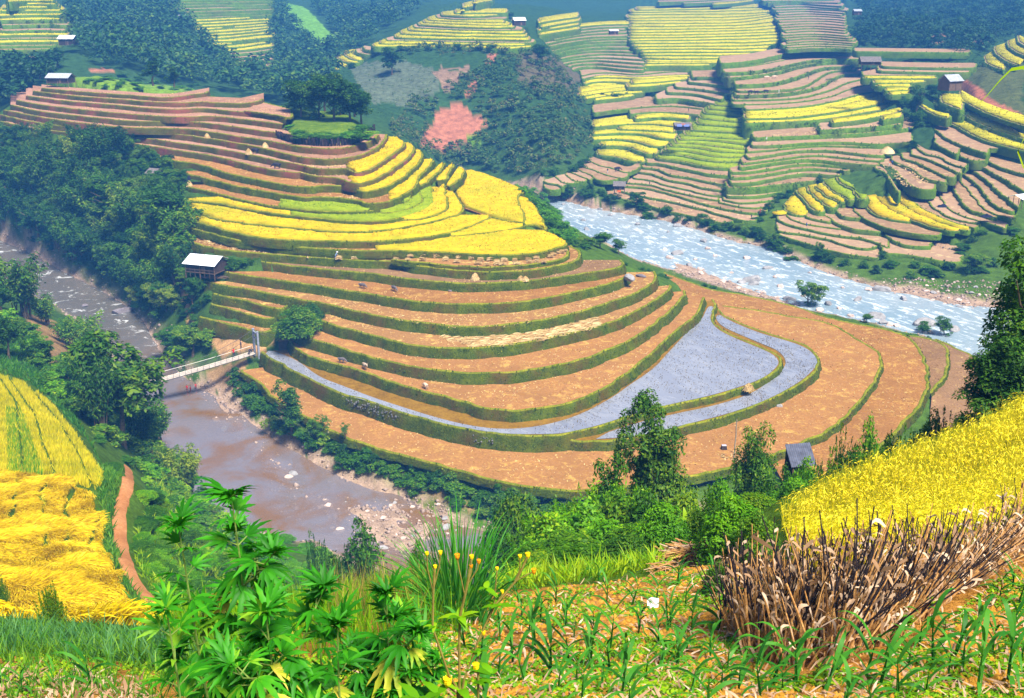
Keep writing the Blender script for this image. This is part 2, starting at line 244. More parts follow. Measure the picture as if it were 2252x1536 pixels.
# ------------------------------------------------------------------ far terraces: guide lines (index, lip); indices between are interpolated
FAR = [ # name, guides, tread, rice function(i), riser fraction, kind
 ('M', [(0, "r1 880,545 1230,548 1580,540 1600,538"), (3, "r1 840,462 1200,460 1550,460 1960,455"), (5, "r1 770,410 1100,408 1500,405 1800,405 2085,385"),
        (8, "r1 735,333 1100,332 1470,325 1800,315 2110,300"), (11, "r1 740,262 1100,258 1500,252 1800,245 2060,220"), (13, "r1 748,208 1200,206 1620,204 1800,190 2030,152"),
        (16, "r1 750,130 1200,126 1620,122 1800,120 1980,106"), (18, "r1 800,88 1200,84 1500,76 1800,64 1880,66")], 'p', lambda i: 'y'),
 ('M0', [(0, "r1 865,615 960,607 1010,606"), (1, "r1 870,585 1100,580 1300,585 1460,578"), (2, "r1 885,562 1100,558 1300,560 1520,558")], 'p', lambda i: 'y'),
 ('Mt', [(0, "r1 1480,42 1650,34 1830,12"), (2, "r1 1000,20 1400,8 1800,-20")], 'p', lambda i: 'y' if i == 0 else None),
 ('N', [(1, "r2 690,440 900,425 1100,425 1255,432"), (4, "r2 690,380 900,362 1100,370 1300,385"), (9, "r2 650,265 900,248 1040,255 1200,270"), (14, "r2 600,152 900,140 1140,150 1200,160"),
        (19, "r2 560,40 800,30 1000,45 1180,55"), (21, "r2 470,8 800,5 1100,-5")], 'p', lambda i: None),
 ('O', [(0, "r1 330,700 450,668 650,665 800,688 1100,665 1450,655"), (1, "r1 320,670 450,640 650,645 800,665 1100,630 1300,630"), (2, "r1 240,625 300,592 480,588 650,612 860,625"), (5, "r1 120,545 250,520 480,502 870,528"),
        (9, "r1 60,455 200,415 450,388 740,386"), (12, "r1 0,392 150,357 400,325 720,320"), (15, "r1 290,262 500,240 740,236"), (16, "r1 285,240 500,218 740,214")], 'p', lambda i: 'y' if i > 15 else None),
 ('Oy', [(0, "r1 -60,312 60,295 160,278 300,258"), (3, "r1 -60,205 60,184 160,168 285,152")], 'p', lambda i: 'y'),
 ('W', [(0, "r1 430,890 650,870 780,852"), (1, "r1 350,878 600,842 870,818"), (2, "r1 290,860 500,822 700,800 885,790"), (3, "r1 300,820 420,805 550,785 740,770 "), (4, "r1 360,772 500,752 740,748"),
        (5, "r1 345,745 450,720 620,722 780,735 1000,712 1270,700"), (6, "r1 340,712 450,682 700,690 860,703 1100,680 1370,676")], 'p', lambda i: 'y'),
 ('Wr', [(0, "r1 720,772 900,768 1050,750 1205,732"), (1, "r1 760,742 1000,728 1100,716 1270,702")], 'p', lambda i: 'y'),
 ('P', [(0, "r2 370,1122 700,1118 970,1102"), (1, "r2 320,1090 830,1075 1130,1042 1400,992 1660,950"), (2, "r2 315,1050 700,1045 1000,1010 1300,962 1550,912 1770,858"), (3, "r2 310,1003 700,1000 1000,972 1250,915 1570,832"),
        (4, "r2 325,970 700,955 1000,920 1200,870 1400,812 1550,800"), (5, "r2 210,925 600,920 900,890 1100,850 1290,765 1450,745"), (6, "r2 210,885 600,880 850,860 1100,790 1200,732 1360,698"),
        (7, "r2 240,842 500,840 800,812 1000,757 1090,690 1180,655 1330,655"), (8, "r2 250,806 500,805 750,790 900,742 1000,665 1080,626 1290,618"), (9, "r2 232,750 450,745 650,720 850,652 1000,592 1250,588"),
        (10, "r2 160,690 400,670 600,640 800,580 1000,552 1170,545"), (11, "r2 140,642 350,638 600,600 800,548 1000,520 1330,522"), (12, "r2 120,602 350,590 600,545 800,497 900,490"), (13, "r2 100,562 350,545 550,503 750,462 950,448 1240,458")],
       'p', lambda i: 'y' if i in (0, 1, 2, 3) else None),
 ('Py', [(0, "r2 1085,1090 1300,1068 1500,1035 1700,985")], 'p', lambda i: 'y'),
 ('Pz', [(0, "r2 1535,1062 1650,1045 1700,1035")], 'p', lambda i: 'y'),
 ('Q', [(0, "r2 1590,840 1700,836 1790,825"), (1, "r2 1560,806 1780,798"), (2, "r2 1480,765 1780,768"), (3, "r2 1450,735 1780,735 1910,726"), (4, "r2 1360,692 1700,698 2010,694"), (5, "r2 1360,668 1700,670 2010,672"), (6, "r2 1500,628 1800,636 2150,642 2300,640"), (7, "r2 1530,588 1800,596 2150,602 2350,600")],
       'p', lambda i: 'y' if i < 5 else None),
 ('Qt', [(0, "r2 1290,455 1600,458 1900,462 2300,466")], 'p', lambda i: None),
 ('S1', [(0, "r3 990,520 1150,535 1400,592 1600,606 1720,597"), (1, "r3 1030,482 1200,492 1450,546 1730,546"), (2, "r3 1060,447 1250,452 1500,511 1765,506"), (3, "r3 1100,412 1300,420 1560,466 1780,466"), (4, "r3 1140,386 1300,386 1500,412 1760,440"),
        (5, "r3 1180,352 1400,352 1600,375 1820,404"), (6, "r3 1230,312 1500,335 1700,345 1840,358"), (7, "r3 1290,268 1500,278 1880,302"), (8, "r3 1340,212 1600,232 1820,246"), (9, "r3 1365,162 1600,190 1760,200"), (10, "r3 1400,117 1600,135 1755,150"), (11, "r3 1445,80 1600,92 1742,106"), (12, "r3 1490,45 1600,54 1770,68")],
       'p', lambda i: 'l'),
 ('S2', [(0, "r3 450,485 600,500 750,545 880,550"), (1, "r3 480,405 700,405 800,445 920,487 992,478"), (2, "r3 390,355 650,345 800,365 960,420 1095,400"), (3, "r3 415,305 700,290 900,305 1000,340 1155,345"), (4, "r3 640,260 900,266 1140,290"), (5, "r3 420,240 700,215 900,207 1140,235 1290,240"),
        (6, "r3 790,172 1000,152 1150,160 1270,176"), (7, "r3 750,125 950,102 1150,112 1380,132"), (8, "r3 425,115 800,66 1100,46 1420,80"), (9, "r3 985,-5 1150,-22 1350,10 1500,35"), (10, "r3 1080,-68 1300,-60 1400,-40 1560,0"), (11, "r3 1150,-115 1400,-95 1660,-45"), (12, "r3 1270,-160 1480,-140 1670,-105"), (13, "r3 1300,-200 1450,-205 1600,-180")],
       'p', lambda i: 'y' if i < 7 else None),
 ('S3', [(0, "r3 0,780 60,800 120,795"), (1, "r3 0,728 100,745 150,768"), (2, "r3 100,690 150,735 230,742 330,722"), (3, "r3 190,668 240,716 350,722"), (4, "r3 245,648 330,680 400,712"), (5, "r3 295,622 400,660 440,705 560,720 640,700"), (6, "r3 335,590 450,630 540,665 640,690 720,690"), (7, "r3 395,545 480,580 620,610 730,655 830,600")],
       'p', lambda i: None),
 ('S4', [(0, "r3 540,842 700,880 890,928 1100,985 1300,1028 1500,1075 1640,1102"), (1, "r3 650,802 850,852 1100,897 1400,967 1650,1042 1750,1075 1870,1067"), (2, "r3 690,762 850,768 1000,802 1250,872 1450,935 1700,985 1850,1006 1960,985"), (3, "r3 720,735 900,740 1060,790 1280,842 1520,890 "), 
        (4, "r3 780,690 950,712 1050,752 1250,792 1450,845 1590,850"), (5, "r3 830,637 950,652 1050,702 1250,732 1400,782 1600,805"), (6, "r3 860,600 980,602 1080,662 1250,682 1400,712 1540,747 1640,740"), (7, "r3 900,558 1010,556 1130,592 1300,622 1480,662 1680,675")],
       'p', lambda i: None),
 ('S5', [(0, "r3 1540,905 1700,945 1850,957 2000,937"), (1, "r3 1570,880 1700,910 1850,907 2030,880"), (2, "r3 1600,850 1800,857 1950,842 2110,806"), (3, "r3 1600,820 1800,817 2000,787 2140,757"), (4, "r3 1600,775 1800,777 2000,757 2280,725 2530,690"),
        (5, "r3 1640,737 1800,737 1980,702 2120,672 2280,645 2600,668"), (6, "r3 1650,690 1800,682 2000,652 2280,596 2680,632"), (7, "r3 1640,640 1800,637 2000,607 2280,558 2600,583 2780,600"), (8, "r3 1730,602 1900,570 2100,545 2330,518 2680,562 2940,577"),
        (9, "r3 1740,562 2000,532 2380,478 2730,522 2970,542"), (10, "r3 1790,515 2000,487 2150,455 2480,438 2820,482 2990,492"), (11, "r3 1790,460 2000,442 2380,397 2780,412 2930,418"), (12, "r3 1830,405 2000,405 2380,372 2730,372 2930,397 3230,372"), (13, "r3 1840,335 2000,325 2480,312 2880,292 3260,243"), (14, "r3 2430,266 2780,246 3140,216")],
       'p', lambda i: None),
 ('Fb', [(0, "r4 90,1192 250,1245 400,1292 700,1370 960,1402"), (1, "r4 75,1160 300,1187 500,1227 700,1292 850,1322 950,1300"), (2, "r4 75,1052 120,1092 300,1132 500,1182 700,1212 850,1222 1000,1282 1040,1312"), (3, "r4 165,1037 250,1082 450,1117 630,1142"), (4, "r4 330,1032 400,1057 540,1082")],
       'p', lambda i: None),
 ('Fr', [(0, "r4 1000,1355 1200,1362 1450,1410 1650,1442 1700,1420"), (1, "r4 1030,1205 1150,1272 1300,1300 1420,1295")], 'p', lambda i: None),
 ('Fc', [(0, "r4 460,1012 550,1052 640,1112 800,1152 1000,1167"), (1, "r4 580,972 620,1022 700,1040 790,1046"), (2, "r4 725,910 760,992 850,1062 1000,1122 1250,1182 1500,1202"), (3, "r4 838,890 870,980 950,1030 1150,1070 1260,1082"), (4, "r4 940,872 1000,952 1200,1042 1400,1122 1630,1166"),
        (5, "r4 1092,872 1200,962 1400,1062 1600,1132 1770,1160"), (6, "r4 1205,830 1300,932 1450,1012 1600,1080 1830,1135"), (7, "r4 1318,792 1400,902 1500,992 1650,1062 1850,1092"), (8, "r4 1460,772 1530,892 1600,982 1750,1042 1950,1092 2100,1140"),
        (9, "r4 1585,702 1650,832 1740,962 1900,1012 2000,1042"), (10, "r4 1645,672 1750,782 1850,922 1950,992 2160,1062"), (11, "r4 1695,640 1850,752 1950,902 2050,962 2170,992"), (12, "r4 1745,592 1900,682 2050,832 2200,950"), (13, "r4 1800,552 2000,652 2260,815"), (14, "r4 1925,530 2050,602 2280,662")],
       'p', lambda i: 'y' if i in (3, 4, 5) else None),
 ('Fd', [(0, "r4 970,562 1060,592 1100,610 1180,692 1250,752 1320,790 1455,792"), (1, "r4 1095,540 1250,602 1370,692 1440,712 1560,730"), (2, "r4 1178,512 1300,552 1450,622 1560,680 1640,687"), (3, "r4 1265,482 1400,522 1550,582 1690,652"), (4, "r4 1310,432 1400,490 1490,492 1600,562 1740,602")],
       'p', lambda i: None),
 ('Fe', [(0, "r4 945,612 1020,632 1060,700 1100,762 1140,825")], 'p', lambda i: None),
 ('Fy', [(0, "r4 45,1010 90,1016 145,1003"), (1, "r4 145,992 200,1010 320,1030 365,985"), (2, "r4 248,832 300,880 345,965 470,1002 492,972"), (3, "r4 338,802 400,862 490,940 580,962 602,932"), (4, "r4 415,782 470,840 600,902 665,905"), (5, "r4 490,752 550,812 640,850 680,893 760,885"), (6, "r4 600,712 640,752 740,792 770,875 860,882")],
       'p', lambda i: 'y' if i < 5 else 'l'),
 ('U', [(0, "r4 1660,482 1800,542 1925,536"), (1, "r4 1475,387 1600,462 1670,482"), (2, "r4 1468,262 1550,332 1700,402 1850,452 1935,472"), (3, "r4 1545,182 1650,232 1800,322 2000,392 2270,458"), (4, "r4 1680,102 1750,162 1900,232 2100,302 2270,355"), (5, "r4 1520,22 1600,58 1705,92"), (6, "r4 1690,2 1850,92 2050,172 2270,236")],
       'p', lambda i: 'y' if i > 2 else None),
 ('Uv', [(0, "r4 1330,60 1400,110 1500,150 1590,165")], 'p', lambda i: 'y'),
 ('Ut', [(0, "C 1960,380 2010,405 2075,425"), (1, "C 2020,325 2080,370 2150,392"), (2, "C 2100,285 2150,320 2230,345"), (3, "C 2160,255 2200,280 2260,300")], 'p', lambda i: 'y'),
 ('L1', [(0, "r5 285,242 450,240 700,242 1000,256 1118,240"), (3, "r5 400,195 600,200 850,204 1090,208"), (6, "r5 500,142 700,152 900,157 1050,156"), (9, "r5 570,106 750,114 960,118"), (11, "r5 640,80 800,88 970,76"), (12, "r5 710,68 800,66 975,66")], 'p', lambda i: 'y' if i % 4 != 2 else None),
 ('L2', [(0, "r5 50,348 90,368 130,366"), (1, "r5 70,326 110,346 150,345"), (2, "r5 100,306 150,326 210,325"), (3, "r5 138,290 180,312 228,312"), (4, "r5 200,272 260,286 320,280"), (5, "r5 240,256 300,266 400,262")], 'p', lambda i: 'y' if i < 4 else None),
 ('L2t', [(0, "r5 745,58 780,50 800,40"), (1, "r5 750,40 800,34 840,22"), (2, "r5 810,18 850,12 900,4")], 'p', lambda i: 'y'),
 ('A1f', [(0, "A 1440,420 1620,430"), (4, "A 1330,330 1500,322 1645,300"), (10, "A 1200,215 1400,207 1630,182"), (16, "A 1110,112 1400,100 1640,90"), (22, "A 1010,0 1400,-4 1640,-6")], 'p', lambda i: 'y' if 4 < i < 16 else None),
 ('A2f', [(0, "A 0,302 150,300 300,296"), (4, "A 0,215 210,210 415,213"), (7, "A 0,122 200,118 390,118"), (9, "A 0,68 200,66 385,66"), (12, "A 50,12 200,5 320,8")], 'p', lambda i: 'y' if i > 6 or i in (2, 4) else None),
 ('A3f', [(0, "A 0,458 60,430 150,400 300,372"), (3, "A 100,395 200,350 330,320")], 'p', lambda i: 'y' if i == 1 else None),
]
# ------------------------------------------------------------------ smooth interpolation through control points
def rbf_fit(X, v, lam=1e-4):
    n = len(X); K = np.sqrt(((X[:, None]-X[None])**2).sum(-1)); K[np.diag_indices(n)] -= lam
    P = np.concatenate([np.ones((n, 1)), X], 1); A = np.zeros((n+3, n+3)); A[:n, :n] = K; A[:n, n:] = P; A[n:, :n] = P.T
    w = np.linalg.lstsq(A, np.concatenate([v, np.zeros(3)]), rcond=None)[0]; return X, w
def rbf_eval(m, Y):
    X, w = m; out = np.empty(len(Y))
    for i in range(0, len(Y), 4000):
        y = Y[i:i+4000]; K = np.sqrt(((y[:, None]-X[None])**2).sum(-1)); out[i:i+4000] = K @ w[:len(X)] + w[-3] + y @ w[-2:]
    return out
GU = np.array([0, .07, .18, .28, .38, .485, .59, .69, .79, .9, 1.0, 1.2]); GV = np.array([0, .014, .062, .120, .186, .260, .345, .445, .57, .75, .96, 1.27])
def bank_y(x): return np.interp(x, [1150, 1210, 1450, 1700, 1900, 2130, 2400], [425, 435, 487, 550, 622, 668, 700])
FARD = []   # (px, py, horizontal distance)
for px in (1300, 1420, 1550, 1700, 1850, 2000, 2150, 2300):
    yb = bank_y(px)
    for u in (.02, .1, .2, .32, .45, .6, .75, .9, 1.0, 1.1):
        y = yb*(1-u); z = 2+60.5*np.interp(u, GU, GV); th = -dirs(px, y)[2]/math.hypot(*dirs(px, y)[:2]); FARD.append((px, y, min((72-z)/th if th > .004 else 1300, 1300)))
FARD = [f for f in FARD if not (f[0] < 1400 and f[1] < 60)]
FARD += [(0, 0, 640), (0, 60, 600), (0, 110, 540), (0, 160, 480), (130, 0, 660), (150, 110, 520), (150, 88, 540), (60, 170, 470), (60, 20, 640), (250, 100, 580), (350, 100, 560), (330, 30, 720), (480, 60, 700), (560, 140, 600), (480, 190, 500), (600, 190, 540), (650, 120, 680),
         (680, 40, 850), (760, 60, 820), (730, 150, 600), (800, 20, 950), (900, 0, 1050), (560, 20, 780), (400, 0, 800), (740, 150, 560), (850, 95, 600), (1000, 60, 640), (1100, 90, 575), (1150, 55, 640), (1050, 20, 780), (1200, 10, 920), (1000, 0, 900),
         (760, 190, 500), (800, 230, 455), (830, 270, 430), (900, 300, 415), (1000, 300, 408), (1000, 200, 490), (1080, 120, 545), (1150, 200, 480), (1200, 120, 560), (1230, 200, 490), (1200, 350, 388), (1050, 370, 375), (1150, 395, 372), (1220, 300, 425), (1240, 60, 720), (1240, 250, 455)]
FARD = np.array(FARD, float)
_far = rbf_fit(np.stack([FARD[:, 0]/900, FARD[:, 1]/350], -1), np.log(FARD[:, 2]), 1e-3)
def far_z(P):
    d = np.exp(rbf_eval(_far, np.stack([P[:, 0]/900, P[:, 1]/350], -1))); q = at_d(P[:, 0], P[:, 1], d); return q[:, 2]
# ------------------------------------------------------------------ polyline tools
def resample(P, n):
    s = np.concatenate([[0], np.cumsum(np.hypot(*np.diff(P, axis=0).T[:2]))]); t = np.linspace(0, s[-1], n)
    return np.stack([np.interp(t, s, P[:, k]) for k in range(P.shape[1])], -1)
def smooth_line(P, sp, it=2):
    for _ in range(it):   # corner cutting
        Q = [P[0]]
        for a, b in zip(P[:-1], P[1:]): Q += [a*.75+b*.25, a*.25+b*.75]
        P = np.array(Q+[P[-1]])
    L = np.hypot(*np.diff(P, axis=0).T[:2]).sum(); return resample(P, max(6, int(L/sp)+1))
SLABS = []   # dict(z, lip (n,2) world, back (m,2) world, h, tread, riser, rice)
def add_slab(nm, lip_px, z, back, h, tread, riser, rice, far=False):
    P = np.array(lip_px, float)
    w = at_z(P[:, 0], P[:, 1], z)[:, :2]; dm = np.hypot(*w.T).mean(); sp = max(.8, dm/230)
    lip = smooth_line(w, sp, 2)
    nn = np.stack([fbm(lip[:, 0]*.35, lip[:, 1]*.35, 2, 3), fbm(lip[:, 0]*.35+50, lip[:, 1]*.35, 2, 9)], -1)*(.42 if not far else .6); nn[[0, -1]] = 0; lip = lip+nn
    if isinstance(back, str): bk = np.zeros((0, 2))
    elif isinstance(back, (int, float)):
        b = resample(P, max(6, len(P)))[::-1]; bk = at_z(b[:, 0], b[:, 1]-back, z)[:, :2]
    else: bk = at_z(back[:, 0], back[:, 1], z)[:, :2]
    SLABS.append(dict(n=nm, z=z, lip=lip, back=bk, h=h, tread=tread, riser=riser, rice=rice, far=far, sp=sp, d=dm))
for nm, z, back, h, tread, riser, rice, s in SPUR: add_slab(nm, PX(s), z, back, h, tread, riser, rice)
NSPUR = len(SLABS)
for nm, guides, tread, rf in FAR:
    G = [(i, resample(smooth_line(PX(s), 6, 2), 26)) for i, s in guides]
    lines = []
    for (i0, a), (i1, b) in zip(G[:-1], G[1:]):
        for k in range(i0, i1):
            t = (k-i0)/(i1-i0); lines.append((k, a*(1-t)+b*t))
    lines.append(G[-1])
    gap = [abs((lines[k+1][1]-lines[k][1])[:, 1]).mean() for k in range(len(lines)-1)]+[7.0]
    if len(gap) > 1: gap[-1] = gap[-2]
    zs = [float(far_z(l[3:-3]).mean()) for _, l in lines]
    for k in range(1, len(zs)): zs[k] = max(zs[k], zs[k-1]+.35)
    nseg = 1
    for k, (i, l) in enumerate(lines):
        h = zs[k]-zs[k-1] if k else (zs[1]-zs[0] if len(zs) > 1 else 1.2)
        l = l.copy()
        if i not in [g[0] for g in guides]: # natural variation of interpolated lips
            l[:, 1] += fbm(l[:, 0]/60+i*7.3, l[:, 1]*0+i, 2, 5)*gap[k]*.16
            e = rng.normal(0, 4, 2); l[:, 0] += np.linspace(e[0], e[1], len(l))
        back = None
        if k+1 < len(lines):
            b = lines[k+1][1][::-1].copy(); b[:, 1] -= gap[k]*.55+1.0
            e0, e1 = l[-1].copy(), l[0].copy(); e0[1] -= gap[k]*.5; e1[1] -= gap[k]*.5
            back = b
        else: back = l[::-1]-np.array([0, gap[k]*1.1])
        c = rf(i); g_ = gap[k]
        if l[0, 0] > 8: l = np.concatenate([[[l[0, 0]-3.5, l[0, 1]-g_*.95], [l[0, 0]-3, l[0, 1]-g_*.35]], l])
        if l[-1, 0] < 2235: l = np.concatenate([l, [[l[-1, 0]+3, l[-1, 1]-g_*.35], [l[-1, 0]+3.5, l[-1, 1]-g_*.95]]])
        add_slab(nm+str(i), l, zs[k], back, min(max(h, .5), 3.2)*1.1, tread, 'f', [(c, -99, 9999)] if c else [], True)
# ------------------------------------------------------------------ materials of the land
Y1, Y2c, Y3c = (.26, .19, .002), (.55, .37, .002), (.74, .51, .004)
M_RICE = mat_noise('ripe_rice', [(0, Y1), (.35, Y2c), (.8, Y3c), (1, (.84, .62, .02))], .35, 5.0, .9, .9, .25, (.09, (.30, .33, .003), .75))
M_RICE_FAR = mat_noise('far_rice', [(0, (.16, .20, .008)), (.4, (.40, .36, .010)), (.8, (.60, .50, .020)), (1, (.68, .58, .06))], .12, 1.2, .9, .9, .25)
M_LIME = mat_noise('green_rice', [(0, (.10, .16, .003)), (.4, (.22, .30, .004)), (1, (.36, .42, .006))], .35, 5.0, .9, .9, .25)
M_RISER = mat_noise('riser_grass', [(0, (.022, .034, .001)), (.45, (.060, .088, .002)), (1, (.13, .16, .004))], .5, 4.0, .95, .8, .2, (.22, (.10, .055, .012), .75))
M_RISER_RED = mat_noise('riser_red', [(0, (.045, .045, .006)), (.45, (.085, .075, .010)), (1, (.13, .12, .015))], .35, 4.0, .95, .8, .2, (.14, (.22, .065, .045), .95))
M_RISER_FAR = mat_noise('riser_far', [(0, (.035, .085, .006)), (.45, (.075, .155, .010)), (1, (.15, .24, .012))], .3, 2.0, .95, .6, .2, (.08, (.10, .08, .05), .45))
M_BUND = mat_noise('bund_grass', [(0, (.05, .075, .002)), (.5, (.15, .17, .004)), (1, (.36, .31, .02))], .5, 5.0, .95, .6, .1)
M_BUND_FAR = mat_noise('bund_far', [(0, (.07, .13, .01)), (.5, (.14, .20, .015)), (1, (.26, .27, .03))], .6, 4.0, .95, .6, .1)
def mat_stubble(name, a, b, c, straw, amt):
    m, nt, out = new_mat(name)
    n1 = noise(nt, .13, 4, .65, dist=.5); n2 = noise(nt, 2.6, 6, .8); n3 = noise(nt, .55, 4, .7, dist=.6)
    base = ramp(nt, mapr(nt, n2, .3, .72, 0, 1), [(0, a), (.5, b), (1, c)])
    base = mix(nt, mapr(nt, n1, .40, .66, 0, .7), base, tuple(q*.60 for q in b))
    oi = nt.nodes.new('ShaderNodeObjectInfo'); base = mix(nt, mapr(nt, oi.outputs['Random'], 0, 1, 0, .45), base, (b[0]*.94, b[1]*1.10, b[2]*1.6)); base = mix(nt, 1.0, base, ramp(nt, oi.outputs['Random'], [(0, (.86, .86, .86)), (1, (1.12, 1.12, 1.12))]), 'MULTIPLY')
    base = mix(nt, mapr(nt, n3, .54, .68, 0, amt), base, straw)
    bsdf(nt, out, base, .95, n2, .8, .12); return m
M_STUB = dict(o=mat_stubble('stubble_orange', (.12, .046, .010), (.31, .135, .034), (.52, .28, .088), (.56, .36, .08), .6),
              d=mat_stubble('stubble_dull', (.12, .062, .026), (.26, .14, .062), (.44, .27, .13), (.42, .28, .10), .4),
              s=mat_stubble('stubble_straw', (.12, .050, .012), (.31, .145, .040), (.52, .30, .10), (.62, .43, .11), .9),
              p=mat_stubble('stubble_pink', (.17, .09, .045), (.35, .205, .105), (.52, .34, .20), (.56, .42, .20), .7),
              q=mat_stubble('stubble_rose', (.18, .08, .045), (.38, .19, .11), (.56, .34, .22), (.58, .40, .20), .5),
      w=mat_noise('wet_mud', [(0, (.09, .045, .004)), (.5, (.20, .105, .008)), (1, (.30, .17, .015))], .5, 3.0, .3, .3, .05))
M_SOIL = mat_noise('cut_soil', [(0, (.06, .035, .015)), (1, (.16, .09, .04))], .5, 3.0)
def rdir(n, r=rng):
    v = r.normal(size=(n, 3)); return v/np.linalg.norm(v, axis=1)[:, None]
def kites_(c, n, u, size, asp=.42):
    c = np.asarray(c); size = np.asarray(size)[:, None]; s = np.cross(n, u); s /= np.maximum(np.linalg.norm(s, axis=1), 1e-9)[:, None]
    V = np.stack([c-u*size*.5, c+s*size*asp*.5, c+u*size*.5, c-s*size*asp*.5], 1).reshape(-1, 3); return V, np.arange(len(V)).reshape(-1, 4)
def tri_fill(poly, sp, z, amp=.04):
    """poly (n,2) -> verts, tris with jittered interior points"""
    n = len(poly); mn = poly.min(0); mx_ = poly.max(0)
    if sp < 50:
        gx, gy = np.meshgrid(np.arange(mn[0], mx_[0], sp), np.arange(mn[1], mx_[1], sp)); g = np.stack([gx.ravel(), gy.ravel()], -1)
        g = g+rng.uniform(-.33, .33, g.shape)*sp; g = g[inpoly(g, poly)]
        if len(g):
            dd = np.full(len(g), 9e9)
            for p in poly[::1]: dd = np.minimum(dd, ((g-p)**2).sum(1))
            g = g[dd > (sp*.45)**2]
    else: g = np.zeros((0, 2))
    P = np.concatenate([poly, g]); ed = [(i, (i+1) % n) for i in range(n)]
    V, E, F, *_ = delaunay_2d_cdt([Vector(p) for p in P], ed, [list(range(n))], 1, 1e-4)
    V = np.array([(v.x, v.y) for v in V]); F = np.array([f for f in F if len(f) == 3], int).reshape(-1, 3)
    a = V[F[:, 1]]-V[F[:, 0]]; b = V[F[:, 2]]-V[F[:, 0]]; fl = (a[:, 0]*b[:, 1]-a[:, 1]*b[:, 0]) < 0; F[fl] = F[fl][:, ::-1]
    return V, F
def inset(lip, back, orient, d):
    t = np.gradient(lip, axis=0); t /= np.maximum(np.hypot(*t.T), 1e-9)[:, None]; nrm = np.stack([t[:, 1], -t[:, 0]], -1)*orient   # outward
    k = np.ones(5)/5
    for a in (0, 1): nrm[:, a] = np.convolve(np.pad(nrm[:, a], 2, mode='edge'), k, 'valid')
    nrm /= np.maximum(np.hypot(*nrm.T), 1e-9)[:, None]
    return lip-nrm*(d[:, None] if isinstance(d, np.ndarray) else d), nrm
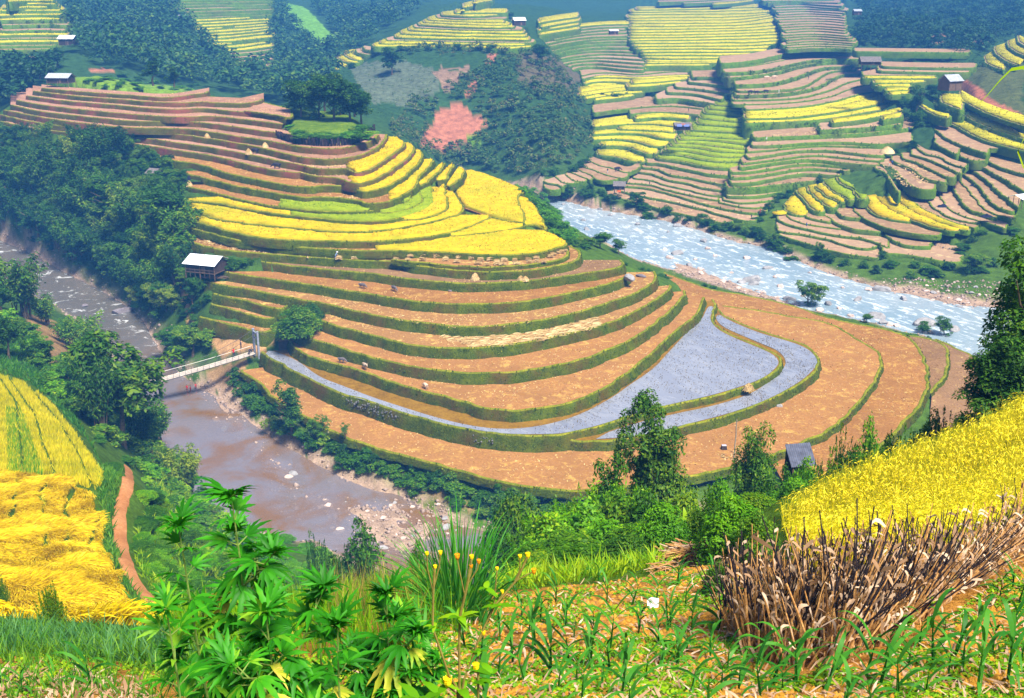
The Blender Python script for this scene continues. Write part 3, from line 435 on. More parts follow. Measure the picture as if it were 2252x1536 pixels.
def build_slab(s):
    lip, back, z, h = s['lip'], s['back'], s['z'], s['h']; far = s['far']
    poly = np.concatenate([lip, back]); A = .5*np.sum(poly[:, 0]*np.roll(poly[:, 1], -1)-np.roll(poly[:, 0], -1)*poly[:, 1]); orient = 1 if A > 0 else -1
    s['poly'] = poly
    V, F = tri_fill(poly, max(1.6, s['d']/75) if not far else max(5, s['d']/45), z)
    n0 = len(V); VV = [np.column_stack([V, z+fbm(V[:, 0]*.6, V[:, 1]*.6, 2, 4)*(.05 if not far else .02)])]; FF3 = [F]; m3 = [np.zeros(len(F))]
    _, nrm = inset(lip, back, orient, 0.0); n = len(lip); FF4 = []; m4 = []
    nz = fbm(lip[:, 0]*.9, lip[:, 1]*.9, 3, 11)
    k = s['d']/230; bw = (.30 if not far else .17)*k**.6; bh = (.17 if s['riser'] == 'g' else .09) if not far else .05
    # rows: bund inner, bund top, lip, then down the riser
    rows = [(-bw*2.1, z-.03, 0), (-bw*1.3, z+bh, .02), (-.15, z+bh*.85, .04), (.03, z-.02, .06)]
    nb = len(rows)-1; drops = (.3, .62, 1.0, 1.25) if not far else (.5, 1.1, 2.6)
    for q in drops: rows.append((.03+.28*h*min(q, 1.05), z-h*q, .16*math.sin(min(q, 1)*2.6)+.05))
    base = n0
    for i, (o, zz, am) in enumerate(rows):
        hh = fbm(lip[:, 0]*1.3+i*9, lip[:, 1]*1.3, 2, 20+i)
        VV.append(np.column_stack([lip+nrm*(o+am*1.6*hh[:, None]), zz+np.where(abs(o) < .5, 1, .4)*nz*.07]))
    for i in range(len(rows)-1):
        a = base+i*n+np.arange(n-1); q = np.stack([a, a+1, a+1+n, a+n], -1); q = q if orient < 0 else q[:, ::-1]
        FF4.append(q); m4.append(np.full(n-1, 1 if i < nb else 2))
    # buried rear wall
    b0 = base+len(rows)*n
    bk = np.concatenate([lip[-1:], back, lip[:1]]); nbk = len(bk)
    VV.append(np.column_stack([bk, np.full(nbk, z-.01)])); VV.append(np.column_stack([bk, np.full(nbk, z-h*1.3)]))
    a = b0+np.arange(nbk-1); q = np.stack([a, a+1, a+1+nbk, a+nbk], -1); FF4.append(q if orient < 0 else q[:, ::-1]); m4.append(np.full(nbk-1, 3))
    VV = np.concatenate(VV); F4 = np.concatenate(FF4)
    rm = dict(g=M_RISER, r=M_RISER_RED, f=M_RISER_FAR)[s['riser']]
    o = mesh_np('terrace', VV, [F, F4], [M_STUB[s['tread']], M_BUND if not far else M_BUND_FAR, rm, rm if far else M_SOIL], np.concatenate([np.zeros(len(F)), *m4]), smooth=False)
    o['kind'] = 'structure'
    for col, x0, x1 in s['rice']:
        hr = min(.62, .9*h) if not far else .5
        off = np.full(n, .55*k) if not far else np.full(n, .45*k); off = off+np.clip(fbm(lip[:, 0]*1.1, lip[:, 1]*1.1, 2, 31), -1, 1)*.25
        li, _ = inset(lip, back, orient, off); pl = np.concatenate([li, back])
        V, F = tri_fill(pl, max(.9, s['d']/200) if not far else max(3, s['d']/70), z)
        c = np.column_stack([V[F].mean(1), np.full(len(F), z)]); px, _, _ = proj(c); F = F[(px > x0) & (px < x1)]
        if not len(F): continue
        e = np.concatenate([F[:, [0, 1]], F[:, [1, 2]], F[:, [2, 0]]]); key = np.sort(e, 1); _, inv, cnt = np.unique(key, axis=0, return_inverse=True, return_counts=True)
        be = e[cnt[inv.ravel()] == 1]; N = len(V)
        top = z+hr*(1+.35*(rng.random(N)-.5))+.08*fbm(V[:, 0]*.4, V[:, 1]*.4, 2, 8)
        W = np.concatenate([np.column_stack([V+rng.normal(0, .06, V.shape), top]), np.column_stack([V, np.full(N, z-.05)])])
        sk = np.stack([be[:, 1], be[:, 0], be[:, 0]+N, be[:, 1]+N], -1)
        r = mesh_np('ripe_rice' if col == 'y' else 'green_rice', W, [F, sk], (M_RICE_FAR if far and s['d'] > 370 else M_RICE) if col == 'y' else M_LIME); r['kind'] = 'stuff'
        r['label'] = 'standing %s rice covering a terrace step' % ('ripe yellow' if col == 'y' else 'unripe green')
        r['category'] = 'rice'
        RT.append((V, z+hr, col, s['far'], F))
RT = []
for s in SLABS: build_slab(s)

# ------------------------------------------------------------------ grass on the risers and straw on the stubble (loose, uncountable)
_G = [[], []]; _F = []
for s in SLABS:
    lip = s['lip']; seg = np.diff(lip, axis=0); L = np.hypot(*seg.T); tot = L.sum(); per = (7.0 if s['riser'] == 'g' else 4.0) if not s['far'] else 1.6; n = int(tot*per)
    if n < 4: continue
    cum = np.concatenate([[0], np.cumsum(L)]); t = rng.uniform(0, tot, n); P = np.stack([np.interp(t, cum, lip[:, k]) for k in (0, 1)], -1)
    pl = s['poly']; A = .5*np.sum(pl[:, 0]*np.roll(pl[:, 1], -1)-np.roll(pl[:, 0], -1)*pl[:, 1]); _, nr = inset(lip, None, 1 if A > 0 else -1, 0.0); N = np.stack([np.interp(t, cum, nr[:, k]) for k in (0, 1)], -1)
    f = rng.uniform(-.12, 1.0, n); h = s['h']; sz = rng.uniform(.5, 1.4, n)*(.34 if not s['far'] else .75)
    c = np.column_stack([P+N*(.08+.28*h*np.clip(f, 0, 1))[:, None], s['z']+.05-h*np.clip(f, 0, 1)+np.where(f < .05, .16, 0)])
    out = np.column_stack([N, np.full(n, .3)]); nn = out*.8+rdir(n)*.6; nn /= np.linalg.norm(nn, axis=1)[:, None]; u = rdir(n)*.45+np.array([0, 0, .8]); u -= nn*(u*nn).sum(1)[:, None]; u /= np.linalg.norm(u, axis=1)[:, None]
    k = 1 if s['far'] else 0; _G[k].append((c, nn, u, sz))
M_TUFT = mat_leaf('riser_tufts', [(0, (.018, .035, .001)), (.45, (.055, .095, .002)), (.8, (.12, .16, .003)), (1, (.26, .26, .010))], .15, .5, .35, .0)
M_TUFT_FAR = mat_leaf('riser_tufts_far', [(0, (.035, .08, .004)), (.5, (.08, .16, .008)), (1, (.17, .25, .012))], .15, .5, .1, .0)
for k, mt in ((0, M_TUFT), (1, M_TUFT_FAR)):
    c, nn, u, sz = [np.concatenate([g[i] for g in _G[k]]) for i in range(4)]; V, F = kites_(c, nn, u, sz, .55); o = mesh_np('riser_grass', V, [F], mt); o['kind'] = 'stuff'; o['label'] = 'grass growing on the terrace walls'; o['category'] = 'grass'

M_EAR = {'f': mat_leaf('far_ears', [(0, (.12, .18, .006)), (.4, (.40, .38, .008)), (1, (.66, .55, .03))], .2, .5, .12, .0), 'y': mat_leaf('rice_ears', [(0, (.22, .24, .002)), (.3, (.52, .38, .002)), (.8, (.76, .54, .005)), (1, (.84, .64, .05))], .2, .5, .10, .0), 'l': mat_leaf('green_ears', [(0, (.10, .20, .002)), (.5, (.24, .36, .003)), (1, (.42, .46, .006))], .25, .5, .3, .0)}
for col in 'ylf':
    A = []
    for V, zt, c, fr, F in RT:
        if c == 'y' and fr: c = 'f'
        if c != col: continue
        a = V[F[:, 1]]-V[F[:, 0]]; b = V[F[:, 2]]-V[F[:, 0]]; ar = np.abs(a[:, 0]*b[:, 1]-a[:, 1]*b[:, 0])/2; n = int(min(ar.sum()*(3.2 if not fr else .35), 9000)); i = rng.choice(len(F), n, p=ar/ar.sum()); w = rng.dirichlet((1, 1, 1), n); q = (V[F[i]]*w[..., None]).sum(1); A.append(np.column_stack([q, np.full(n, zt+.05), np.full(n, 1.0 if fr else 0)]))
    A = np.concatenate(A); n = len(A); u = rdir(n)*.7+np.array([0, 0, .6]); u /= np.linalg.norm(u, axis=1)[:, None]; nn = np.cross(u, rdir(n)); nn /= np.linalg.norm(nn, axis=1)[:, None]; V, F = kites_(A[:, :3], nn, u, rng.uniform(.5, 1.4, n)*np.where(A[:, 3] > 0, .8, .42), .5); o = mesh_np('rice_ears', V, [F], M_EAR[col]); o['kind'] = 'stuff'; o['label'] = 'ears rising above the %s rice' % {'y': 'yellow', 'l': 'green', 'f': 'far yellow'}[col]; o['category'] = 'rice'

# short cut stubble standing on the harvested steps of the spur
A = []
for s in SLABS[:NSPUR]:
    if s['tread'] == 'w': continue
    lip = s['lip']; seg = np.diff(lip, axis=0); L = np.hypot(*seg.T); tot = L.sum(); dep = 30 if s['n'] in ('T0', 'R2') else 11; n = int(tot*dep*(1.1 if s['riser'] == 'g' else .6)); cum = np.concatenate([[0], np.cumsum(L)]); t = rng.uniform(0, tot, n); P = np.stack([np.interp(t, cum, lip[:, k]) for k in (0, 1)], -1)
    pl = s['poly']; ar = .5*np.sum(pl[:, 0]*np.roll(pl[:, 1], -1)-np.roll(pl[:, 0], -1)*pl[:, 1]); _, nr = inset(lip, None, 1 if ar > 0 else -1, 0.0); N = np.stack([np.interp(t, cum, nr[:, k]) for k in (0, 1)], -1); q = P-N*rng.uniform(.6, dep, n)[:, None]; q = q[inpoly(q, pl)]
    cl = fbm(q[:, 0]/4.0, q[:, 1]/4.0, 3, 133); q = q[cl > rng.uniform(-.5, .25, len(q))]; A.append(np.column_stack([q, np.full(len(q), s['z']+.07)]))
A = np.concatenate(A); n = len(A); u = rdir(n)*.8+np.array([0, 0, .55]); u /= np.linalg.norm(u, axis=1)[:, None]; nn = np.cross(u, rdir(n)); nn /= np.linalg.norm(nn, axis=1)[:, None]
V, F = kites_(A, nn, u, rng.uniform(.14, .42, n), .5); o = mesh_np('rice_stubble', V, [F], mat_leaf('stubble_tufts', [(0, (.07, .035, .010)), (.35, (.24, .12, .035)), (.7, (.46, .29, .09)), (1, (.66, .48, .19))], .1, .5, .12, .0)); tagp(o, 'cut rice stubble on the harvested steps', 'stubble', kind='stuff')
# ------------------------------------------------------------------ river outline (z = 0)
RIV_L_FAR = PX("o -300,420 -150,470 0,524 60,548 120,583 200,625 265,660 318,700 350,760 385,812 430,845 490,872 530,908 600,957 680,1008 760,1052 850,1082 905,1095 945,1125 1000,1150 1100,1175 1300,1180 1500,1150 1800,1100 2100,1030 2300,960")
RIV_L_NEAR = PX("o -300,520 -150,560 0,603 60,645 150,690 205,735 250,790 290,865 330,935 362,1000 410,1075 500,1150 620,1197 690,1190 770,1235 860,1262 950,1285 1200,1310 1500,1290 1800,1240 2150,1150 2500,1040")
RIV_R_NEAR = PX("o 1000,405 1120,432 1205,447 1235,490 1270,520 1340,537 1385,567 1460,592 1560,622 1650,652 1750,677 1880,707 1990,737 2070,752 2130,790 2230,850 2420,960")
RIV_R_FAR = PX("o 1000,385 1120,410 1210,430 1260,445 1340,465 1450,480 1540,505 1610,530 1700,545 1770,580 1850,610 1940,635 2060,645 2130,665 2200,672 2320,700 2600,760")
def flat(P): return at_z(P[:, 0], P[:, 1], 0.0)[:, :2]
RIVERS = [np.concatenate([flat(RIV_L_FAR), flat(RIV_L_NEAR)[::-1]]), np.concatenate([flat(RIV_R_NEAR), flat(RIV_R_FAR)[::-1]])]
RIVERS = [np.concatenate([smooth_line(flat(a), 2.5, 2), smooth_line(flat(b), 2.5, 2)[::-1]]) for a, b in ((RIV_L_FAR, RIV_L_NEAR), (RIV_R_NEAR, RIV_R_FAR))]
# ------------------------------------------------------------------ ground control points
CPX = []   # world x, y, z
def cz(s, z):
    P = PX(s); q = at_z(P[:, 0], P[:, 1], z); CPX.extend(map(tuple, q))
def cpt(px, py, z): CPX.append(tuple(at_z(px, py, z)))
def cd(px, d, z):
    a = az_of(px); CPX.append((d*math.sin(a), d*math.cos(a), z))
def ct(px, py, t): CPX.append(tuple(np.array([0, 0, CAMH])+dirs(px, py)*t))
for s in SLABS:
    st = max(1, len(s['lip'])//(9 if not s['far'] else 4))
    for p in s['lip'][::st]: CPX.append((p[0], p[1], s['z']-s['h']))
for x, y, d in FARD: CPX.append(tuple(at_d(x, y, d)-np.array([0, 0, .8])))
for P in (RIV_L_FAR, RIV_L_NEAR, RIV_R_NEAR, RIV_R_FAR):
    for q in flat(P): CPX.append((q[0], q[1], .5))
for R in RIVERS:
    n = len(R)//2
    for i in range(0, n, 6): m = (R[i]+R[-1-i])/2; CPX.append((m[0], m[1], -.6))
# far slopes above the frame
for px in range(-700, 3000, 260):
    for d, z in ((1350, 88), (1800, 112), (2500, 125)): cd(px, d, z+6*math.sin(px*.003))
# spur: behind the crest, left flank under the grove, bridge head
for px, d, z in ((1100, 300, 9), (1000, 320, 14), (900, 345, 18), (800, 350, 24), (700, 362, 28), (600, 372, 30), (500, 388, 31), (300, 450, 34), (100, 440, 37), (1180, 300, 4),
                 (-200, 420, 34), (-400, 400, 40), (-700, 380, 55), (-1000, 330, 70), (-400, 600, 60), (-900, 700, 95)): cd(px, d, z)
for px, py, z in ((135, 182, 41), (200, 165, 42.5), (330, 196, 41.5), (250, 175, 42.3), (420, 200, 41), (700, 262, 36.5), (760, 268, 36), (650, 290, 35.4), (800, 292, 35.2), (720, 240, 38),
                  (400, 600, 12), (410, 690, 7), (470, 750, 5.4), (560, 770, 6.2), (520, 760, 6.2), (330, 640, 3.2), (380, 730, 3), (250, 600, 4), (150, 520, 8), (50, 480, 9), (300, 480, 17), (330, 400, 22), (460, 608, 15.2), (500, 600, 15.6), (430, 600, 14.6),
                  (60, 420, 17), (150, 360, 24), (250, 400, 22), (0, 400, 17), (-150, 380, 18), (200, 500, 11), (390, 520, 17), (390, 450, 21),
                  (560, 820, 3.2), (620, 905, 2.6), (720, 965, 2.6), (860, 1015, 2.6), (1000, 1060, 2.6), (930, 1060, 1.2), (800, 1035, 1.2), (480, 800, 2.0), (450, 780, 3)): cpt(px, py, z)
# left hill side (near bank of the left river)
for px, py, z in ((330, 1000, 4), (240, 780, 4), (110, 690, 7), (30, 700, 14), (100, 760, 15), (150, 830, 15), (60, 820, 24), (150, 900, 22), (220, 1000, 26), (250, 930, 17), (300, 1010, 14), (-150, 760, 26), (-300, 700, 30),
                  (0, 640, 4), (-100, 640, 7)): cpt(px, py, z)
# left rice slope
RL = [(0, 840, 122), (50, 860, 116), (120, 930, 103), (180, 1000, 92), (225, 1055, 84), (0, 950, 102), (90, 1020, 90), (0, 1050, 84), (150, 1120, 76), (240, 1180, 70), (0, 1180, 66), (120, 1250, 60), (270, 1290, 57), (0, 1330, 50), (180, 1350, 50), (330, 1370, 50), (-200, 900, 112), (-300, 1200, 64), (-300, 1400, 44)]
for a in RL: ct(*a)
for a in ((280, 1040, 82), (268, 1130, 74), (275, 1230, 62), (310, 1300, 56), (355, 1345, 52)): ct(*a)   # path
# foreground slope
for a in ((-300, 1536, 13), (0, 1536, 12), (300, 1536, 11), (600, 1536, 10.5), (900, 1536, 10.5), (1126, 1536, 10.5), (1700, 1536, 10.3), (2252, 1536, 10), (2600, 1536, 9.5), (0, 1450, 15), (200, 1430, 17), (600, 1440, 14), (900, 1420, 14), (1126, 1420, 14), (1126, 1340, 17),
          (1400, 1300, 18.5), (1600, 1250, 20), (1900, 1420, 13), (1650, 1450, 13), (2252, 1380, 13.2), (2252, 1300, 15), (2500, 1200, 16), (900, 1340, 19), (600, 1360, 20), (1000, 1300, 20.5), (1250, 1285, 19.5), (0, 1400, 20), (350, 1400, 20), (1760, 1380, 14.6), (2000, 1340, 14.8), (2150, 1290, 15.6)): ct(*a)
for px in range(-300, 2700, 300):
    cd(px, .8, 70.2); cd(px, 2, 69.3); cd(px, 5, 67.6)
for px in (-600, -900, 2900, 3300):
    for d, z in ((2, 69.5), (10, 65.5), (25, 60), (60, 50), (120, 40), (200, 36), (300, 40)): cd(px, d, z+(8 if px > 0 and d > 100 else 0))
# hidden ground below the brow
for px, d, z in ((350, 32, 51), (600, 35, 48), (900, 35, 49), (1126, 35, 50), (1400, 33, 51.5), (1126, 60, 33), (600, 60, 30), (600, 85, 15), (900, 62, 29), (900, 95, 7), (1126, 100, 4), (1400, 60, 33), (1400, 100, 5), (1700, 60, 36), (1700, 80, 24), (1700, 105, 5), (2000, 60, 40), (2000, 100, 14), (2000, 128, 4), (2252, 60, 44), (2252, 100, 24), (2252, 150, 4),
                 (450, 70, 28), (450, 110, 7), (2180, 43, 53), (2400, 60, 50), (2500, 100, 34), (2500, 170, 6), (330, 100, 20), (1500, 45, 44)): cd(px, d, z)
for px, py, z in ((600, 1230, 6), (640, 1260, 12), (560, 1180, 5), (700, 1280, 14)): cpt(px, py, z)
# rice field step on the right (level)
for px, py in ((1730, 1200), (1730, 1100), (1850, 1150), (1850, 1040), (1950, 1130), (2000, 980), (2120, 930), (2100, 1080), (2252, 905), (2252, 1040), (2400, 850), (2400, 1000)): cpt(px, py, 57.6)
CPX = np.array(CPX, float)
dd = np.hypot(CPX[:, 0], CPX[:, 1]); azc = np.arctan2(CPX[:, 0], CPX[:, 1]); U = np.stack([azc*1.6, np.log(dd)], -1); T = (CAMH-CPX[:, 2])/dd
_, ui = np.unique(np.round(U*400), axis=0, return_index=True); U, T = U[ui], T[ui]
_g = rbf_fit(U, T, 2e-4)
NA, ND = 760, 800
AZ = np.linspace(-1.0, 1.0, NA); AZ = np.sign(AZ)*(abs(AZ)*.62+abs(AZ)**3*.42); LD = np.linspace(math.log(1.0), math.log(2600), ND)
ca = np.linspace(AZ[0], AZ[-1], 190); cl = np.linspace(LD[0], LD[-1], 230); GA, GL = np.meshgrid(ca, cl)
TC = rbf_eval(_g, np.stack([GA.ravel()*1.6, GL.ravel()], -1)).reshape(GA.shape)
def bil(G, u, v):  # u along axis1 (ca), v along axis0 (cl)
    u = np.clip((u-ca[0])/(ca[1]-ca[0]), 0, len(ca)-1.001); v = np.clip((v-cl[0])/(cl[1]-cl[0]), 0, len(cl)-1.001); i = u.astype(int); j = v.astype(int); fu = u-i; fv = v-j
    return (G[j, i]*(1-fu)+G[j, i+1]*fu)*(1-fv)+(G[j+1, i]*(1-fu)+G[j+1, i+1]*fu)*fv
A2, L2 = np.meshgrid(AZ, LD); D2 = np.exp(L2); GX = D2*np.sin(A2); GY = D2*np.cos(A2); GZ = CAMH-bil(TC, A2, L2)*D2
# gentle natural relief
amp = np.clip(D2/220, .05, 2.2); GZ = GZ+fbm(GX/np.clip(D2/25, 2, 40), GY/np.clip(D2/25, 2, 40), 1, 2)*0+fbm(GX/14, GY/14, 4, 40)*np.clip((D2-60)/300, 0, 1)*2.2+fbm(GX/1.3, GY/1.3, 3, 44)*.10
GZ = GZ.ravel(); GP = np.stack([GX.ravel(), GY.ravel()], -1)
def sdist(P, R, cap=14):
    mn, mx_ = R.min(0)-cap, R.max(0)+cap; m = ((P > mn) & (P < mx_)).all(1); d = np.full(len(P), float(cap)); ix = np.where(m)[0]
    if len(ix):
        q = P[ix]; best = np.full(len(q), 9e9); a = R; b = np.roll(R, -1, 0)
        for p0, p1 in zip(a, b):
            e = p1-p0; L = (e@e)
            if L < 1e-9: continue
            t = np.clip(((q-p0)@e)/L, 0, 1); best = np.minimum(best, ((q-p0-t[:, None]*e)**2).sum(1))
        r = np.sqrt(best); r = np.where(inpoly(q, R), -r, r); d[ix] = np.minimum(r, cap)
    return d
RD = np.minimum(sdist(GP, RIVERS[0]), sdist(GP, RIVERS[1]))
bed = -.15-np.clip(-RD, 0, 8)*.10+fbm(GP[:, 0]/3, GP[:, 1]/3, 3, 60)*.35
# gravel bars standing just clear of the water
BARS = [flat(PX("o 410,830 500,862 560,935 640,1010 690,1075 640,1090 575,1030 520,965 455,905")), flat(PX("o 690,1075 800,1090 905,1090 1010,1130 1010,1240 900,1250 800,1230 740,1180 700,1120 600,1110 620,1040")), flat(PX("o 1440,560 1550,585 1650,625 1700,640 1760,665 1730,680 1600,645 1470,600")), flat(PX("o 1940,620 2060,628 2220,650 2220,685 2100,680 2000,655 1900,640"))]
for B, hh in zip(BARS, (.30, .10, .3, .4)): 
    w = np.clip(-sdist(GP, B, 9)/5, 0, 1); bed = bed*(1-w)+(hh+fbm(GP[:, 0]/2.2, GP[:, 1]/2.2, 3, 61)*.45)*w
k = np.clip((RD+1.0)/2.0, 0, 1); k = k*k*(3-2*k)
low = np.maximum(GZ, .25+np.clip(RD, 0, 6)*.12)
GZ = bed*(1-k)+np.where(RD < 13.9, low, GZ)*k
# keep the ground under the terraces
for s in SLABS:
    P = s['poly'] if 'poly' in s else np.concatenate([s['lip'], s['back']]); mn, mx_ = P.min(0), P.max(0)
    ix = np.where((GP > mn).all(1) & (GP < mx_).all(1))[0]
    if len(ix):
        q = ix[inpoly(GP[ix], P)]; GZ[q] = np.minimum(GZ[q], s['z']-.45-.2*s['h'])
ZBR = 6.6; _b = at_z(558, 775.5, ZBR)[:2]; _d = np.hypot(GP[:, 0]-_b[0], GP[:, 1]-_b[1]); GZ = np.where(_d < 9, np.minimum(GZ, ZBR-.22+.5*np.clip(_d-3.6, 0, 9)), GZ)
GZ2 = GZ.reshape(ND, NA)
KN = smooth_line(at_z(*PX("c4 1030,640 1200,672 1400,692 1650,690 1850,645 1945,585 1930,520 1850,470 1700,440 1400,420 1180,380 1080,430 1020,520 985,600 1030,640").T, 34.0)[:, :2], 1.2, 2)
def knoll_z(P):
    d = sdist(P, KN, 14); t = np.clip(-d/5.0, 0, 1); return np.where(d < 0, 34.0+2.9*t*t*(3-2*t)+.25*fbm(P[:, 0]/3, P[:, 1]/3, 3, 95), -1e3)
def gz(x, y):
    a = math.atan2(x, y); l = math.log(max(1.0, math.hypot(x, y))); u = np.interp(a, AZ, np.arange(NA)); v = (l-LD[0])/(LD[1]-LD[0])
    u = min(max(u, 0), NA-1.001); v = min(max(v, 0), ND-1.001); i, j = int(u), int(v); fu, fv = u-i, v-j
    return float((GZ2[j, i]*(1-fu)+GZ2[j, i+1]*fu)*(1-fv)+(GZ2[j+1, i]*(1-fu)+GZ2[j+1, i+1]*fu)*fv)
def gzv(X, Y):
    a = np.arctan2(X, Y); l = np.log(np.maximum(1.0, np.hypot(X, Y))); u = np.clip(np.interp(a, AZ, np.arange(NA)), 0, NA-1.001); v = np.clip((l-LD[0])/(LD[1]-LD[0]), 0, ND-1.001)
    i = u.astype(int); j = v.astype(int); fu = u-i; fv = v-j
    return (GZ2[j, i]*(1-fu)+GZ2[j, i+1]*fu)*(1-fv)+(GZ2[j+1, i]*(1-fu)+GZ2[j+1, i+1]*fu)*fv
def hit(px, py, d0=6, d1=2000):
    """first point of the ground along a picture ray"""
    ds = np.exp(np.linspace(math.log(d0), math.log(d1), 900)); P = at_d(np.full(900, px), np.full(900, py), ds); z = gzv(P[:, 0], P[:, 1]); b = np.where(P[:, 2] <= z)[0]
    if not len(b): return None
    i = b[0]; return Vector((P[i, 0], P[i, 1], z[i]))
def pd(px, d):   # ground point at horizontal distance d below picture column px
    a = float(az_of(px)); x, y = d*math.sin(a), d*math.cos(a); return Vector((x, y, gz(x, y)))
# ------------------------------------------------------------------ ground colours: real differences of what covers the soil
ppx, ppy, _ = proj(np.column_stack([GP, GZ])); PP = np.stack([ppx, ppy], -1); DD = D2.ravel()
G_GRASS, G_DARK, G_SOIL, G_RED, G_TAN, G_GRAVEL, G_FIELD = (.060, .115, .010), (.022, .050, .008), (.36, .17, .035), (.34, .13, .075), (.42, .24, .11), (.36, .25, .19), (.07, .11, .05)
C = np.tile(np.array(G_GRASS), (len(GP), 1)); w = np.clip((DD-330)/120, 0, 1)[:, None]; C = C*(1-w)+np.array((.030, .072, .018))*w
def paint(s, col, d0=0, d1=9e9, edge=.5):
    P = PX(s); ix = np.where((DD > d0) & (DD < d1))[0]; n_ = fbm(GP[ix, 0]/np.clip(DD[ix]/40, 1, 9), GP[ix, 1]/np.clip(DD[ix]/40, 1, 9), 2, 70)*14*edge
    q = ix[inpoly(PP[ix]+np.stack([n_, n_[::-1]*0+n_*.6], -1), P)]; C[q] = np.array(col)
paint("o 0,150 430,190 700,330 700,1100 0,1300 -400,1000 -400,200", (.045, .095, .012), 150, 420)
paint("B 600,880 680,760 740,650 830,630 900,640 920,690 1040,730 960,830 900,860 800,900 700,900", G_RED, 350, 520)
paint("B 890,830 940,800 990,790 960,870 890,865", (.10, .20, .01), 350, 520)
paint("B 1000,400 1030,310 1090,300 1060,360 1010,400", G_RED, 350, 700)
paint("B 700,460 780,400 900,390 880,500 760,560 720,520", (.22, .14, .09), 350, 700, 1.5)
paint("B 880,560 960,470 990,470 960,530 900,600", G_RED, 350, 700, 1)
paint("B 180,380 520,370 700,420 720,560 560,660 330,620 240,520", (.095, .12, .075), 350, 700, 1)
paint("B 1230,300 1420,340 1600,470 1560,560 1300,540 1200,480", (.10, .085, .045), 350, 700, 1.5)
paint("A 450,440 620,415 710,432 640,445 500,442", G_RED, 300, 600)
paint("A 430,460 620,420 900,450 1180,530 1200,560 800,550 450,520", (.14, .24, .015), 300, 470)
paint("A 1700,10 1850,50 1980,190 2080,260 1900,270 1760,140", (.12, .27, .02), 450, 1500)
paint("A 680,260 800,235 900,300 880,360 760,350", (.10, .17, .02), 450, 1500)
paint("C 1820,560 1800,500 1900,400 2194,300 2194,740 2000,660", (.085, .10, .03), 330, 700, 1)
paint("C 1840,560 1960,640 2194,740 2194,700 2000,600 1880,500 1830,480", (.36, .13, .07), 330, 700, 1.2)
paint("C 1620,270 1660,200 1720,200 1700,270", (.42, .20, .13), 400, 1500); paint("C 1830,250 1900,205 1970,230 1940,260", (.42, .20, .13), 400, 1500)
paint("D 1090,400 1110,520 1140,640 1180,640 1150,520 1120,400", G_TAN, 150, 260); paint("D 1220,680 1300,720 1400,690 1560,740 1680,730 1560,830 1400,800 1330,850 1280,760", G_TAN, 150, 260)
paint("o 470,805 545,790 520,870 470,860 450,830", (.26, .16, .08), 120, 240)
paint("D 140,570 330,620 480,760 440,800 430,990 320,900 230,760", (.26, .16, .07), 80, 250)
paint("H -60,620 200,560 400,500 560,300 720,280 740,420 600,700 400,760", (.10, .13, .02), 0, 160, 1)
paint("H 420,130 560,230 700,330 860,400 960,420 900,340 700,260 560,200", (.24, .17, .07), 90, 200, 1)
paint("o -300,1420 -50,1440 250,1450 330,1480 560,1440 800,1340 1000,1300 1250,1290 1420,1270 1560,1220 1700,1230 2300,1200 2700,1200 2700,1800 -300,1800", G_SOIL, 0, 24, .6)
for Y, X in ((0, 0),): pass
V, F = tri_fill(KN, 1.6, 34); kz = np.maximum(knoll_z(V), 33.9); o = mesh_np('knoll', np.column_stack([V, kz]), [F], mat_noise('knoll_grass', [(0, (.035, .075, .004)), (.5, (.085, .15, .006)), (1, (.20, .26, .012))], .5, 3.0, .95, .6, .2), smooth=True); o['kind'] = 'structure'
# trodden path on the left slope
pth = smooth_line(np.array([tuple(hit(x, y, 20)) for x, y in ((282, 1030), (290, 1065), (266, 1110), (262, 1170), (272, 1235), (300, 1290), (352, 1345), (400, 1372))])[:, :2], 1.0)
_t = np.gradient(pth, axis=0); _t /= np.hypot(*_t.T)[:, None]; _n = np.stack([-_t[:, 1], _t[:, 0]], -1); _w = .42+.12*fbm(pth[:, 0], pth[:, 1], 2, 5); PV = []
for o_ in (-1, -.5, 0, .5, 1): q_ = pth+_n*(_w*o_)[:, None]; PV.append(np.column_stack([q_, gzv(q_[:, 0], q_[:, 1])+.16-.10*abs(o_)]))
PV = np.concatenate(PV); n_p = len(pth); i_ = np.arange(n_p-1); PF = np.concatenate([np.stack([k*n_p+i_, k*n_p+i_+1, (k+1)*n_p+i_+1, (k+1)*n_p+i_], -1) for k in range(4)])
_o = mesh_np('path', PV, [PF], mat_noise('red_path', [(0, (.24, .09, .03)), (.5, (.38, .16, .06)), (1, (.52, .26, .12))], .6, 6.0, .95, .4, .05), smooth=True); _o['kind'] = 'structure'
for p in pth: C[((GP-p)**2).sum(1) < .3**2] = np.array((.40, .17, .065))
gw = np.clip(1-abs(RD-.3)/2.6, 0, 1)*(fbm(GP[:, 0]/2.5, GP[:, 1]/2.5, 3, 80) > -.25); gw = gw*np.where((GP[:, 0] < -20) & (GP[:, 1] > 205), .35, 1.0); gw = np.maximum(gw, (RD < -.1)*1.0)[:, None]; C = C*(1-gw)+np.array(G_GRAVEL)*gw
bedm = np.clip((-GZ-.05)/.5, 0, 1)[:, None]*(RD < 0)[:, None]; C = C*(1-bedm)+np.array((.17, .085, .025))*bedm
m, nt, out = new_mat('ground'); at = nt.nodes.new('ShaderNodeVertexColor'); at.layer_name = 'Col'
n1 = noise(nt, .35, 6, .7); n2 = noise(nt, 3.0, 5, .75)
